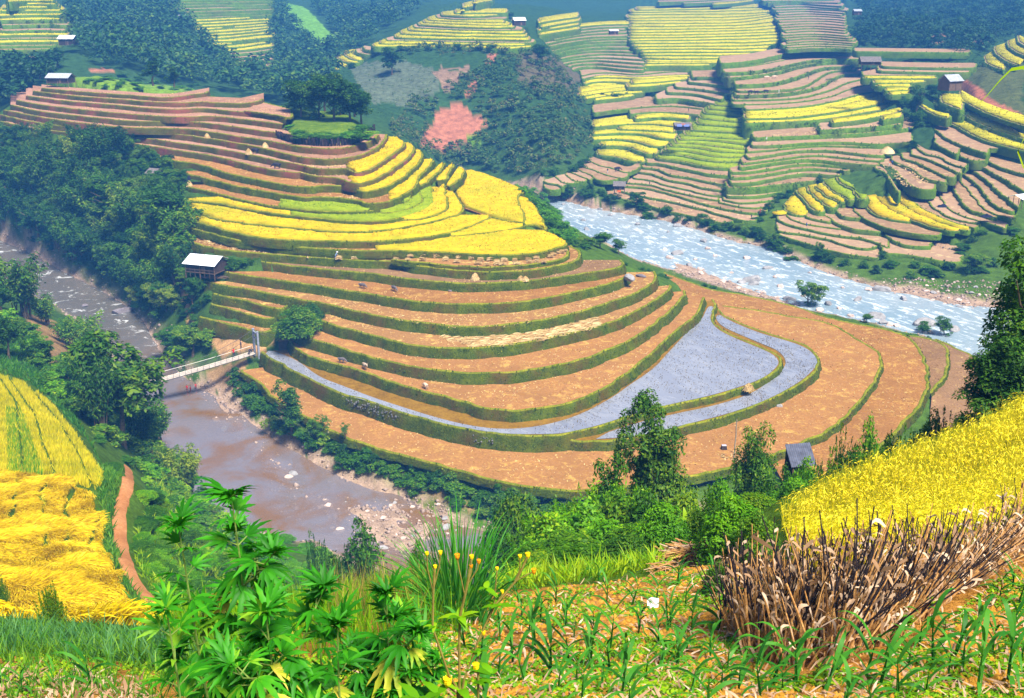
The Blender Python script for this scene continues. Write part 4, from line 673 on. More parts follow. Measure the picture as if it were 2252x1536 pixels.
v = mix(nt, 1.0, at.outputs[0], ramp(nt, mapr(nt, n1, .3, .7, 0, 1), [(0, (.55, .55, .55)), (1, (1.4, 1.4, 1.35))]), 'MULTIPLY'); v = mix(nt, 1.0, v, ramp(nt, mapr(nt, n2, .3, .7, 0, 1), [(0, (.6, .6, .6)), (1, (1.35, 1.35, 1.35))]), 'MULTIPLY')
bsdf(nt, out, v, .95, n2, .8, .2); M_GROUND = m
ii = np.arange(ND*NA).reshape(ND, NA); Fg = np.stack([ii[:-1, :-1], ii[:-1, 1:], ii[1:, 1:], ii[1:, :-1]], -1).reshape(-1, 4)[:, ::-1]
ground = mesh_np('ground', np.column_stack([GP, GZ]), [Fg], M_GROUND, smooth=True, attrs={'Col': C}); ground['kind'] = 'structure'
# ------------------------------------------------------------------ water
def mat_water(name, deep, foam, foam_lo, foam_hi, bump, shallow=None, fs=.22, gl=.1):
    m, nt, out = new_mat(name); g = nt.nodes.new('ShaderNodeNewGeometry').outputs['Position']
    mp = nt.nodes.new('ShaderNodeMapping'); nt.links.new(g, mp.inputs[0]); mp.vector_type = 'TEXTURE'; mp.inputs['Scale'].default_value = (2.4, 1.0, 1); mp.inputs['Rotation'].default_value = (0, 0, -1.08)
    n1 = noise(nt, fs, 6, .74, mp.outputs[0], .7); n2 = noise(nt, 1.1, 5, .7, mp.outputs[0], .8); n3 = noise(nt, .05, 3, .5, mp.outputs[0])
    c = mix(nt, mapr(nt, n3, .35, .65, 0, 1), deep, shallow or deep)
    f = mapr(nt, n1, foam_lo, foam_hi, 0, 1); c = mix(nt, f, c, foam)
    b = bsdf(nt, out, c, .12, n2, bump, .25, .5); nt.links.new(mapr(nt, f, 0, 1, .1, .7), b.inputs['Roughness']); b.inputs['IOR'].default_value = 1.33
    return m, nt, b, c
M_WR = mat_water('river_rapids', (.20, .28, .34), (.88, .90, .92), .515, .72, .9, (.29, .35, .39), .5, .35)[0]
def mat_river_clear():
    m, nt, out = new_mat('river_calm'); g = nt.nodes.new('ShaderNodeNewGeometry').outputs['Position']
    n1 = noise(nt, .9, 5, .7, g, .6); n2 = noise(nt, .25, 5, .7, g, 1.2)
    y = nt.nodes.new('ShaderNodeSeparateXYZ'); nt.links.new(g, y.inputs[0]); up = mapr(nt, y.outputs['Y'], 185, 225, 0, 1)
    f = nt.nodes.new('ShaderNodeMath'); f.operation = 'MULTIPLY'; nt.links.new(mapr(nt, n2, .56, .68, 0, 1), f.inputs[0]); nt.links.new(up, f.inputs[1])
    b = nt.nodes.new('ShaderNodeBsdfPrincipled'); b.inputs['IOR'].default_value = 1.6; b.inputs['Specular IOR Level'].default_value = .9
    nt.links.new(mix(nt, f.outputs[0], mix(nt, up, mix(nt, mapr(nt, noise(nt, .10, 4, .6, g, .8), .44, .62, 0, 1), (.23, .21, .24), (.24, .13, .055)), (.15, .15, .13)), (.8, .82, .85)), b.inputs['Base Color']); nt.links.new(mapr(nt, f.outputs[0], 0, 1, .06, .7), b.inputs['Roughness'])
    k = nt.nodes.new('ShaderNodeBump'); nt.links.new(mapr(nt, up, 0, 1, .10, .9), k.inputs['Strength']); k.inputs['Distance'].default_value = .2; nt.links.new(n1, k.inputs['Height']); nt.links.new(k.outputs[0], b.inputs['Normal'])
    tr = nt.nodes.new('ShaderNodeBsdfTransparent'); tr.inputs[0].default_value = (.92, .85, .72, 1); mx = nt.nodes.new('ShaderNodeMixShader'); mx.inputs[0].default_value = .66
    nt.links.new(tr.outputs[0], mx.inputs[1]); nt.links.new(b.outputs[0], mx.inputs[2]); nt.links.new(mx.outputs[0], out.inputs[0]); return m
M_WL = mat_river_clear()
for R, mt, nm in zip(RIVERS, (M_WL, M_WR), ('river', 'river')):
    n = len(R)//2; mid = R.mean(0); V, F = tri_fill(R, 2.2, 0)
    zz = (.10*fbm(V[:, 0]/1.8, V[:, 1]/1.8, 3, 90) if mt is M_WR else .02*fbm(V[:, 0]/1.8, V[:, 1]/1.8, 2, 90))
    o = mesh_np(nm, np.column_stack([V, zz]), [F], mt, smooth=True); o['kind'] = 'structure'
# flooded paddies
M_STUBW = mat_plain('wet_stubble', (.20, .17, .13), .9, .5, .8)
M_PADDY = mat_water('paddy_water', (.25, .26, .31), (.30, .31, .36), .45, .8, .05, (.18, .19, .24), .4)[0]
def water_sheet(s, z):
    P = at_z(*PX(s).T, z)[:, :2]; P = smooth_line(P, 1.0, 2); V, F = tri_fill(P, 3, z); o = mesh_np('paddy_water', np.column_stack([V, np.full(len(V), z)]), [F], M_PADDY, smooth=True); o['kind'] = 'structure'; return P
PAD1 = water_sheet("o 582,780 605,791 650,817 700,842 760,869 825,887 850,897 922,917 994,936 1066,949 1120,955 1210,955 1246,952 1320,935 1393,910 1478,888 1561,871 1640,847 1682,830 1708,808 1714,795 1700,779 1668,765 1613,743 1576,724 1560,703 1566,685 1571,676 1560,672 1552,684 1546,700 1524,717 1488,756 1452,795 F -1,870 E 1980,940 1870,1010 1800,1065 1650,1152 1500,1215 1300,1262 1100,1275 900,1250 700,1200 500,1137 330,1082 150,1012 0,957 D 1800,860 1650,800 1620,800", 6.975)
PAD2 = water_sheet("o 1310,966 1405,960 1530,928 1602,910 1685,881 1757,842 1789,814 1799,797 1792,782 1773,765 1733,750 1683,737 1632,718 1596,701 1583,692 1576,694 1574,702 1588,718 1620,733 1675,756 1712,771 1730,792 1724,812 1695,838 1650,868 1570,893 1485,910 1400,930 1340,950", 5.975)

# stubble standing in the flooded paddies
for P, z, lb in ((PAD1, 6.97, 'inner'), (PAD2, 5.97, 'outer')):
    mn, mx_ = P.min(0), P.max(0); n = int(np.prod(mx_-mn)*7); q = rng.uniform(mn, mx_, (n, 2)); q = q[inpoly(q, P)]; dn = fbm(q[:, 0]/2.5, q[:, 1]/2.5, 3, 91); q = q[(dn > -.28) & (rng.random(len(q)) < (.55 if lb == 'inner' else .95))]; n = len(q)
    u = rdir(n)*.5+np.array([0, 0, 1.]); u /= np.linalg.norm(u, axis=1)[:, None]; nn = np.cross(u, rdir(n)); nn /= np.linalg.norm(nn, axis=1)[:, None]; V, F = kites_(np.column_stack([q, np.full(n, z+.08)]), nn, u, rng.uniform(.15, .34, n), .45)
    o = mesh_np('rice_stubble', V, [F], M_STUBW); tagp(o, 'cut rice stubble standing in the water of the %s flooded paddy' % lb, 'stubble', kind='stuff')
# ------------------------------------------------------------------ foliage
LV = dict(
 dark=mat_leaf('leaf_dark', [(0, (.005, .026, .004)), (.45, (.015, .066, .006)), (.8, (.045, .135, .007)), (1, (.12, .21, .008))], .25, clump=.16),
 mid=mat_leaf('leaf_mid', [(0, (.010, .045, .002)), (.45, (.032, .120, .003)), (.8, (.085, .21, .005)), (1, (.18, .28, .006))], .3, clump=.2),
 lime=mat_leaf('leaf_lime', [(0, (.02, .10, .002)), (.4, (.07, .24, .003)), (.8, (.16, .38, .004)), (1, (.32, .46, .008))], .35, clump=.5),
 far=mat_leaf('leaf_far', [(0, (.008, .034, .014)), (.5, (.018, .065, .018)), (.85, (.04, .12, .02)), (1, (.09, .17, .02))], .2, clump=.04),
 brush=mat_leaf('leaf_brush', [(0, (.012, .048, .012)), (.45, (.028, .085, .012)), (.75, (.07, .14, .014)), (1, (.15, .14, .05))], .2, clump=.06),
 yel=mat_leaf('leaf_yellowish', [(0, (.03, .08, .004)), (.5, (.10, .20, .006)), (1, (.30, .36, .02))], .35, clump=.3))
M_BARK = mat_plain('bark', (.12, .085, .055), .95, .4, 4)
M_BARK_PALE = mat_plain('pale_bark', (.30, .25, .19), .95, .3, 4)
def kites(c, n, u, size, asp=.42, bend=.0):
    """c centres, n normals, u long direction, per-leaf size -> V (4N,3), F"""
    c = np.asarray(c); size = np.asarray(size)[:, None]; s = np.cross(n, u); s /= np.maximum(np.linalg.norm(s, axis=1), 1e-9)[:, None]
    V = np.stack([c-u*size*.5, c+s*size*asp*.5+n*size*bend, c+u*size*.5, c-s*size*asp*.5+n*size*bend], 1).reshape(-1, 3)
    return V, np.arange(len(V)).reshape(-1, 4)
def orient(n, out, up=.5, flat=.6):
    """leaf normals roughly outward/up, long axis drooping outward"""
    nn = rdir(n)*(1-flat)+out*flat*.6+np.array([0, 0, up]); nn /= np.linalg.norm(nn, axis=1)[:, None]
    u = rdir(n)*.8+out*.6+np.array([0, 0, -.25]); u -= nn*(u*nn).sum(1)[:, None]; u /= np.maximum(np.linalg.norm(u, axis=1), 1e-6)[:, None]; return nn, u
def clump_cloud(centres, radii, per, size, flat=.85, asp=.45):
    Vs = []; Fs = []; b = 0
    for c, r in zip(centres, radii):
        k = max(4, int(per*(r/radii.mean())**2)); d = rdir(k); d[:, 2] = np.where(d[:, 2] < -.35, -d[:, 2], d[:, 2]); rr = r*rng.uniform(.55, 1.08, k)**.7
        p = c+d*rr[:, None]*np.array([1, 1, flat]); n, u = orient(k, d); V, F = kites(p, n, u, rng.uniform(.65, 1.35, k)*size, asp); Vs.append(V); Fs.append(F+b); b += len(V)
    return np.concatenate(Vs), np.concatenate(Fs)
def crown_broad(seed, ncl=46, per=72, size=.042, wide=.36, z0=.30, irregular=.5):
    r = np.random.default_rng(seed); C_ = []; R_ = []
    nb = r.integers(4, 7); lob = [(r.uniform(-.2, .2)*wide/.36, r.uniform(-.2, .2)*wide/.36, r.uniform(z0+.15, .82), r.uniform(.14, .24)*wide/.36) for _ in range(nb)]+[(0, 0, .62, .2*wide/.36)]
    for i in range(ncl):
        l = lob[r.integers(len(lob))]; d = r.normal(size=3); d /= np.linalg.norm(d); q = r.uniform(.6, 1)*l[3]
        C_.append((l[0]+d[0]*q, l[1]+d[1]*q, min(.97, max(z0, l[2]+d[2]*q*1.1)))); R_.append(r.uniform(.055, .115)*(wide/.36)**.5)
    return clump_cloud(np.array(C_), np.array(R_), per, size)
def crown_bamboo(seed, culms=15, per=250, size=.05):
    r = np.random.default_rng(seed); Vs = []; Fs = []; b = 0; culm = []
    for k in range(culms):
        a = r.uniform(0, 6.28); lean = r.uniform(.06, .34); H = r.uniform(.7, 1.0); droop = r.uniform(.0, .16); t = np.linspace(0, 1, 12)
        x0, y0 = r.normal(0, .035, 2); rad = lean*t**1.8; P = np.stack([x0+math.cos(a)*rad, y0+math.sin(a)*rad, H*t-droop*np.clip(t-.7, 0, 1)**2*9*.3], -1); culm.append(P)
        n = int(per*H); tt = r.uniform(.28, 1.0, n)**.8; c = np.stack([np.interp(tt, t, P[:, j]) for j in range(3)], -1); sp = .085*np.sin(np.clip((tt-.2)/.85, 0, 1)*math.pi)**.7+.018
        d = rdir(n, r); c = c+d*(sp*r.uniform(.3, 1.1, n))[:, None]*np.array([1, 1, .8]); nn, u = orient(n, d, .5, .5); u = u*.6+np.array([0, 0, -.5])+d*.3; u /= np.linalg.norm(u, axis=1)[:, None]
        V, F = kites(c, nn, u, r.uniform(.6, 1.3, n)*size, .34); Vs.append(V); Fs.append(F+b); b += len(V)
    return np.concatenate(Vs), np.concatenate(Fs), culm
def crown_shrub(seed, ncl=22, per=42, size=.11, h=.9):
    r = np.random.default_rng(seed); C_ = []; R_ = []
    for i in range(ncl):
        a = r.uniform(0, 6.28); q = r.uniform(0, .42); C_.append((math.cos(a)*q, math.sin(a)*q, r.uniform(.12, .95)*h*(1-q*.9))); R_.append(r.uniform(.11, .21))
    return clump_cloud(np.array(C_), np.array(R_), per, size, .9)
def crown_sprig(seed, stems=34, per=70, size=.055, spread=.42):
    """upright feathery sprigs of small leaves"""
    r = np.random.default_rng(seed); Vs = []; Fs = []; b = 0
    for k in range(stems):
        a = r.uniform(0, 6.28); s0 = r.uniform(0, spread*.75); lean = r.uniform(.02, .2); H = r.uniform(.5, 1.0)*(1-.45*s0/spread); n = per; tt = r.uniform(.12, 1, n)
        ax = np.array([math.cos(a)*(s0), math.sin(a)*s0, 0]); c = ax+np.stack([math.cos(a)*lean*tt**1.6, math.sin(a)*lean*tt**1.6, H*tt], -1); d = rdir(n, r); w = (.10*(1-tt)+.02)
        c = c+d*(w*r.uniform(.3, 1.2, n))[:, None]; nn, u = orient(n, d, .4, .5); u = u*.6+np.array([0, 0, .45])+d*.3; u /= np.linalg.norm(u, axis=1)[:, None]; V, F = kites(c, nn, u, r.uniform(.6, 1.4, n)*size, .36); Vs.append(V); Fs.append(F+b); b += len(V)
    return np.concatenate(Vs), np.concatenate(Fs)
def mesh_of(name, V, F, mat):
    o = mesh_np(name, V, [F], mat); me = o.data; bpy.data.objects.remove(o); return me
def trunk_me(seed, h=.5, r0=.022, limbs=5, top=.62):
    r = random.Random(seed); b = MB(); pts = [(0, 0, -.04)]; x = y = 0
    for i in range(1, 6): x += r.uniform(-.015, .015); y += r.uniform(-.015, .015); pts.append((x, y, top*i/5))
    b.tube(pts, [r0*1.35, r0, r0*.85, r0*.7, r0*.55, r0*.35], 7)
    for k in range(limbs):
        i = r.randint(2, 4); a = r.uniform(0, 6.28); p = Vector(pts[i]); q = p+Vector((math.cos(a)*.14, math.sin(a)*.14, .13)); e = q+Vector((math.cos(a)*.07, math.sin(a)*.07, .1)); b.tube([p, (p+q)/2+Vector((0, 0, .01)), q, e], [r0*.5, r0*.4, r0*.28, r0*.1], 5)
    me = bpy.data.meshes.new('trunk'); me.from_pydata(b.v, [], b.f); me.update(); return me
def culm_me(culms):
    b = MB()
    for P in culms: b.tube([tuple(p) for p in P], list(np.linspace(.007, .0015, len(P))), 4, cap=False)
    me = bpy.data.meshes.new('culms'); me.from_pydata(b.v, [], b.f); me.update(); return me
PROTO = {}
for s in range(4): PROTO['broad', s] = (crown_broad(100+s), trunk_me(s))
for s in range(3): PROTO['tall', s] = (crown_broad(140+s, 52, 80, .040, .24, .12), trunk_me(20+s))
for s in range(2): PROTO['fine', s] = (crown_broad(160+s, 120, 170, .028, .36, .08), trunk_me(30+s))
for s in range(2): PROTO['finetall', s] = (crown_broad(180+s, 130, 170, .027, .27, .04), trunk_me(40+s))
for s in range(4):
    V, F, cu = crown_bamboo(200+s); PROTO['bamboo', s] = ((V, F), culm_me(cu))
SHR = {('shrub', s): crown_shrub(300+s) for s in range(4)}
SHR.update({('sprig', s): crown_sprig(340+s, 60, 120, .046) for s in range(3)}); SHR.update({('lush', s): crown_shrub(360+s, 70, 130, .058) for s in range(3)})
for s in range(3): PROTO['dense', s] = (crown_broad(220+s, 74, 84, .050, .42, .10), trunk_me(50+s))
WID = {k: float(np.percentile(np.abs(v[0][0][:, :2]).max(1), 96))*2 for k, v in PROTO.items()}; WID.update({k: float(np.percentile(np.abs(v[0][:, :2]).max(1), 96))*2 for k, v in SHR.items()})
ME = {}
def get_me(key, lv):
    k = (key, lv)
    if k not in ME:
        V, F = PROTO[key][0] if key in PROTO else SHR[key]; ME[k] = mesh_of('foliage', V, F, LV[lv])
    return ME[k]
for k, v in PROTO.items():
    v[1].materials.append(M_BARK)
SHRUBS = []
def add_tree(kind, lv, loc, h, wd, label, cat='tree', group=None, name=None, seed=None):
    s = rng.integers(0, 99) if seed is None else seed; n_ = sum(1 for k in PROTO if k[0] == kind); key = (kind, int(s) % n_)
    e = empty(name or ('bamboo_clump' if kind == 'bamboo' else 'tree'), loc, rng.uniform(0, 6.28)); k = wd/WID[key]; e.scale = (k, k, h)
    c = bpy.data.objects.new('crown', get_me(key, lv)); COL.objects.link(c); c.parent = e
    t = bpy.data.objects.new('culms' if kind == 'bamboo' else 'trunk', PROTO[key][1]); COL.objects.link(t); t.parent = e
    return tagp(e, label, cat, group)
def add_shrub(kind, lv, loc, h, wd, label, group=None, cat='shrub'):
    dp = np.hypot(pth[:, 0]-loc[0], pth[:, 1]-loc[1]).min()
    if dp < .5+wd*.26: return None
    if dp < 6: h = min(h, .7+.12*dp); wd = min(wd, 1.6+.25*dp)
    n_ = sum(1 for k in SHR if k[0] == kind); key = (kind, int(rng.integers(0, n_))); wd = wd/WID[key]*.95; o = bpy.data.objects.new('shrub', get_me(key, lv)); COL.objects.link(o); SHRUBS.append((o, lv, wd/max(1, math.hypot(loc[0], loc[1])), group))
    o.location = Vector(loc)-Vector((0, 0, .06*h)); o.rotation_euler = (0, 0, rng.uniform(0, 6.28)); o.scale = (wd, wd, h); return tagp(o, label, cat, group)
def sample_px(s, n, dmin, jit=0, tries=6000, dr=(6, 2000), pos=None):
    """points of the ground inside a picture outline, at least dmin metres apart"""
    P = PX(s); mn, mx_ = P.min(0), P.max(0); out = [] ; XY = []
    q = rng.uniform(mn, mx_, (tries, 2)); q = q[inpoly(q, P)]
    for a in q:
        if len(out) >= n: break
        h = hit(a[0], a[1], *dr)
        if h is None: continue
        if any((h.x-b[0])**2+(h.y-b[1])**2 < dmin*dmin for b in XY): continue
        XY.append((h.x, h.y)); out.append(h)
    return out
def along(s, step, jit=1.5, z=None):
    P = PX(s); H3 = [hit(*p) for p in resample(P, 60)]; H3 = np.array([tuple(h) for h in H3 if h is not None]); L = np.hypot(*np.diff(H3, axis=0).T[:2]).sum(); q = resample(H3, max(2, int(L/step)))
    q[:, :2] += rng.normal(0, jit, (len(q), 2)); return [Vector((a, b, gz(a, b))) for a, b, _ in q]
def by_top(px, d, pytop, wpx, kind, lv, label, tree=True, **kw):
    p = pd(px, d); zt = at_d(px, pytop, d)[2]; h = max(.5, zt-p.z); w = wpx*d/FPX
    return add_tree(kind, lv, p, h, w, label, **kw) if tree else add_shrub(kind, lv, p, h*1.05, w, label, **kw)
def by_base(px, py, pytop, wpx, kind, lv, label, tree=True, z=None, **kw):
    p = Vector(at_z(px, py, z)) if z is not None else hit(px, py); d = math.hypot(p.x, p.y); h = at_d(px, pytop, d)[2]-p.z; w = wpx*d/FPX
    return add_tree(kind, lv, p, h, w, label, **kw) if tree else add_shrub(kind, lv, p, h*1.05, w, label, **kw)
# --- grove on the left flank of the spur
GG = 'trees of the dark grove on the left flank of the terraced spur'
gp = sample_px("o -60,330 20,300 70,320 150,340 230,360 300,400 340,430 385,470 392,560 395,640 385,700 330,690 250,630 150,570 60,525 -60,490", 260, 2.8, tries=7000)
for p in gp:
    bb = rng.random(); px, py, _ = proj(np.array(p)); edge = px > 270 and py > 400
    kind = 'bamboo' if bb < .42 else ('dense' if bb < .85 else 'tall'); lv = 'dark' if rng.random() < (.68 if not edge else .3) else ('mid' if rng.random() < .75 else 'yel')
    h = rng.uniform(7, 13.5) if kind != 'dense' else rng.uniform(6.5, 9.5)
    if px > 250 and py < 480: h *= .62
    if px < 170 and py < 400: h *= .6
    if py > 620: h *= .75
    if px > 300 and py > 430: h *= 1.12
    if px > 255 and px < 350 and py < 430: h *= .8
    add_tree(kind, lv, p, h, h*rng.uniform(.62, .95), 'tree of the dense dark grove between the left river and the terraces' if kind != 'bamboo' else 'feathery bamboo of the dense dark grove left of the terraces', 'tree' if kind != 'bamboo' else 'bamboo', GG)
for p in sample_px("o 235,325 330,352 398,405 402,450 340,440 270,385", 26, 2.6): add_tree('dense', 'mid' if rng.random() < .5 else 'dark', p, rng.uniform(3.5, 6), rng.uniform(3.5, 5.5), 'tree of the dense dark grove between the left river and the terraces', 'tree', GG)
for p in sample_px("o -60,500 60,530 200,612 330,700 380,770 330,640 200,560 60,500 -60,470", 26, 3.2): add_shrub('shrub', 'mid' if rng.random() < .5 else 'dark', p, rng.uniform(2, 4), rng.uniform(3, 5), 'low green bush at the foot of the dark grove by the left river', 'bushes at the foot of the grove')
for px, py, pt, w, l in ((425, 790, 718, 85, 'round green bush beside the far end of the footbridge'), (385, 775, 725, 60, 'dark bush above the stony bank left of the footbridge path'), (425, 680, 612, 44, 'leafy tree between the red path and the lower left steps'), (412, 640, 590, 40, 'small yellow green tree at the top of the red path')): by_base(px, py, pt, w, 'dense', 'mid', l)
# --- near bank of the left river
by_base(272, 985, 735, 185, 'dense', 'dark', 'huge dark tree mass leaning over the left river below the footbridge', seed=1)
by_base(330, 1015, 880, 100, 'bamboo', 'dark', 'dark bamboo right of the huge tree mass on the left bank', cat='bamboo', seed=1)
by_base(215, 900, 745, 90, 'dense', 'mid', 'round green tree left of the huge dark tree mass')
by_base(20, 790, 690, 70, 'dense', 'dark', 'dark bush tree at the left edge above the golden rice')
by_base(85, 800, 735, 60, 'dense', 'mid', 'green bush tree between the left edge and the bare plot')
by_base(225, 960, 775, 100, 'bamboo', 'dark', 'dark bamboo plume behind the huge clump on the left bank', cat='bamboo', seed=2)
by_base(352, 985, 865, 100, 'bamboo', 'mid', 'green bamboo tips hanging over the calm water', cat='bamboo', seed=3)
by_base(55, 700, 552, 110, 'bamboo', 'dark', 'tall bamboo at the left edge beside the rapids', cat='bamboo', seed=0)
by_base(5, 700, 600, 70, 'tall', 'dark', 'dark tree cut by the left edge of the view above the rapids')
by_base(105, 720, 640, 70, 'bamboo', 'mid', 'short bamboo right of the tall one beside the rapids', cat='bamboo')
by_base(195, 800, 692, 100, 'bamboo', 'mid', 'bright green bamboo standing right of the bare brown plot', cat='bamboo', seed=2)
by_base(150, 760, 700, 60, 'bamboo', 'mid', 'small bamboo tuft behind the bare brown plot', cat='bamboo')
by_base(410, 1090, 985, 90, 'bamboo', 'yel', 'yellow green bamboo at the water edge above the hemp', cat='bamboo')
by_base(372, 1050, 985, 60, 'bamboo', 'mid', 'green bamboo above the top of the red footpath', cat='bamboo')
SB = 'shrubs on the bank between the golden rice and the calm river'
for p in sample_px("o -40,690 30,710 100,860 200,960 250,1050 296,1080 310,1130 300,1200 330,1290 400,1330 560,1290 620,1240 560,1200 480,1150 430,1085 380,1010 330,960 250,860 200,800 130,800 60,730", 150, 2.1, tries=3500):
    d = math.hypot(p.x, p.y); k = rng.random(); add_shrub('lush' if d < 110 else 'shrub', 'mid' if k < .55 else ('lime' if k < .85 else 'dark'), p, rng.uniform(1.5, 3.4), rng.uniform(2.6, 4.8), 'leafy shrub on the bank between golden rice and calm river', SB)
for p in sample_px("o 300,1060 320,1120 300,1180 300,1240 340,1310 380,1330 350,1200 350,1100", 24, 1.4): add_shrub('lush', 'mid' if rng.random() < .6 else 'lime', p, rng.uniform(.8, 1.6), rng.uniform(1.6, 2.6), 'leafy shrub on the bank between golden rice and calm river', SB)
for p in sample_px("o 238,1070 262,1060 250,1110 240,1180 262,1260 300,1320 280,1310 245,1230 225,1140", 16, 1.8): add_shrub('lush', 'mid', p, rng.uniform(.8, 1.8), rng.uniform(1.4, 2.6), 'green bush between the golden rice and the red footpath', 'bushes beside the red footpath')
for p in sample_px("o 530,1190 600,1185 690,1200 740,1260 720,1310 640,1330 540,1300", 34, 1.7): add_shrub('lush', 'lime', p, rng.uniform(.8, 1.7), rng.uniform(1.8, 3.2), 'bright green low bush on the slope below the hemp tops', 'bright low bushes above the near river bend')
# --- bank below the lowest brown field
HB = 'shrubs on the bank under the lowest brown field'
for p in sample_px("o 515,815 560,870 640,945 750,995 870,1035 1000,1070 1100,1090 1260,1110 1260,1150 1100,1150 980,1110 880,1075 760,1032 650,985 570,925 520,865", 95, 1.7, tries=3500):
    k = rng.random(); add_shrub('shrub', 'dark' if k < .35 else 'mid', p, rng.uniform(1.5, 3.0), rng.uniform(2.4, 4.2), 'green shrub on the bank under the lowest brown field', HB)
by_base(642, 962, 838, 62, 'tall', 'dark', 'narrow dark tree on the edge of the lowest brown field')
by_base(700, 975, 905, 50, 'broad', 'mid', 'low leafy tree right of the narrow dark tree on the field edge')
by_base(760, 965, 930, 26, 'broad', 'mid', 'tiny sapling on the lip of the lowest brown field', z=4.5)
for p in along("o 1140,430 1170,425 1200,455 1215,490 1240,520 1260,540", 2.6, 1.5)+along("o 1180,455 1205,490 1235,528 1262,545", 2.6, 1.2): add_shrub('shrub', 'lime' if rng.random() < .6 else 'mid', p, rng.uniform(1.8, 3.4), rng.uniform(3, 4.5), 'bright green bush on the spur tip above the rapids', 'bushes on the spur tip above the rapids')
by_base(655, 735, 665, 100, 'lush', 'mid', 'green thicket in the notch between the lower steps', tree=False, z=10.5); by_base(685, 712, 660, 60, 'lush', 'dark', 'dark bush at the top of the notch between the lower steps', tree=False, z=11)
by_base(640, 745, 700, 60, 'lush', 'mid', 'small green bush at the bottom of the notch near the bridge tower', tree=False, z=8)
# --- far bank
for p in along("o 1250,425 1340,440 1440,470 1540,492 1620,512 1700,540", 5.0, 1.6): add_shrub('shrub', 'dark' if rng.random() < .5 else 'mid', p, rng.uniform(2, 4), rng.uniform(3, 6), 'dark green bush on the far bank of the rapids', 'bushes on the far bank of the rapids')
for p in along("o 1700,545 1780,572 1860,590 1930,600 2000,600 2080,612 2150,600", 4.4, 1.6)+along("o 1930,585 2060,595 2170,590", 5, 2): add_shrub('shrub', 'dark' if rng.random() < .4 else 'mid', p, rng.uniform(1.6, 3.4), rng.uniform(2.6, 5), 'green bush above the gravel of the far bank', 'bushes above the gravel of the far bank')
for px, py, pt, w, l in ((1400, 462, 425, 40, 'larger dark tree by the grey thatched hut on the far bank'), (1620, 512, 488, 26, 'small tree on the far bank below the straw strips'), (1655, 520, 492, 30, 'bushy tree on the far bank right of the straw strips'), (1700, 548, 512, 24, 'small leafy tree at the mouth of the far ravine'), (1800, 570, 528, 18, 'thin sapling on the far bank below the lime rice'), (2135, 598, 560, 50, 'bushy tree on the rocky slope beside the right hand trees')): by_base(px, py, pt, w, 'dense', 'mid', l)
for px, py, pt, w, l in ((1777, 678, 612, 62, 'lone leafy tree on the near bank of the rapids'), (2074, 745, 700, 36, 'thin sapling at the river edge near the last brown field'), (2028, 738, 708, 30, 'low green bush tree left of the thin river sapling'), (1905, 712, 690, 24, 'tiny bush tree beside white boulders on the near bank'), (1360, 562, 526, 30, 'small dark tree left of the rapids below the spur tip'), (1320, 548, 515, 46, 'dark bushy tree on the spur tip at the start of the near bank'), (1290, 545, 518, 36, 'dark low tree leftmost on the near bank of the rapids')): by_base(px, py, pt, w, 'dense', 'mid', l)
for p in along("o 1380,585 1460,612 1560,636 1660,662 1740,684", 4.5, .7)+along("o 1860,712 1960,738 2040,752", 4, .6): add_shrub('shrub', 'mid', p, rng.uniform(.7, 1.7), rng.uniform(1.2, 2.6), 'low weed bush along the near bank of the rapids', 'weed bushes along the near bank of the rapids')
# --- trees on the spur top and singles
for px, py, pt, w in ((662, 262, 175, 60), (700, 268, 168, 64), (735, 272, 175, 66), (770, 272, 185, 64), (795, 270, 200, 50), (715, 250, 165, 60), (685, 250, 180, 54), (750, 258, 172, 56), (780, 255, 195, 50)): by_base(px, py, pt, w*1.25, 'dense', 'dark', 'tall dark tree of the clump on the green knoll', group='trees of the clump on the knoll', z=36.2)
for px, py, l in ((640, 285, 1), (680, 300, 1), (720, 298, 1), (760, 300, 1), (790, 285, 1), (805, 285, 1), (700, 285, 1), (745, 285, 1), (815, 295, 1), (660, 295, 1), *[(rng.uniform(650, 815), rng.uniform(280, 306), 1) for _ in range(22)]): add_shrub('shrub', 'lime' if rng.random() < .5 else 'mid', Vector(at_z(px, py, 35.6)), rng.uniform(.9, 1.7), rng.uniform(4, 7), 'low green bush under the dark trees of the knoll', 'bushes under the trees of the knoll')
by_base(337, 187, 124, 34, 'tall', 'dark', 'taller dark tree on the grassy spur crest', z=41.5); by_base(383, 190, 134, 28, 'tall', 'dark', 'shorter dark tree right of the taller one on the grassy crest', z=41.3)
for px, py, pt, w, l in ((862, 165, 104, 46, 'lone dark tree at the left edge of the grey green hill'), (1192, 150, 100, 40, 'dark tree on the shoulder of the middle hill'), (1122, 42, 22, 26, 'dark tree beside the small hut on the far ridge'), (2012, 268, 170, 34, 'tall narrow tree in the far ravine'), (2062, 225, 188, 44, 'broad banana like tree below the far right hut'), (1178, 205, 165, 26, 'small dark tree on the flank of the middle hill'), (128, 150, 105, 36, 'dark tree left of the upper left hut'), (88, 175, 135, 34, 'dark tree below the upper left terraces')): by_base(px, py, pt, w, 'dense' if w > 36 else 'tall', 'dark', l)
for p in sample_px("o 190,170 330,168 440,188 430,202 300,205 200,190", 22, 4): add_shrub('shrub', 'lime' if rng.random() < .5 else 'mid', p, rng.uniform(.8, 1.6), rng.uniform(3, 6), 'low green bush on the grassy spur crest', 'low bushes on the grassy crest')
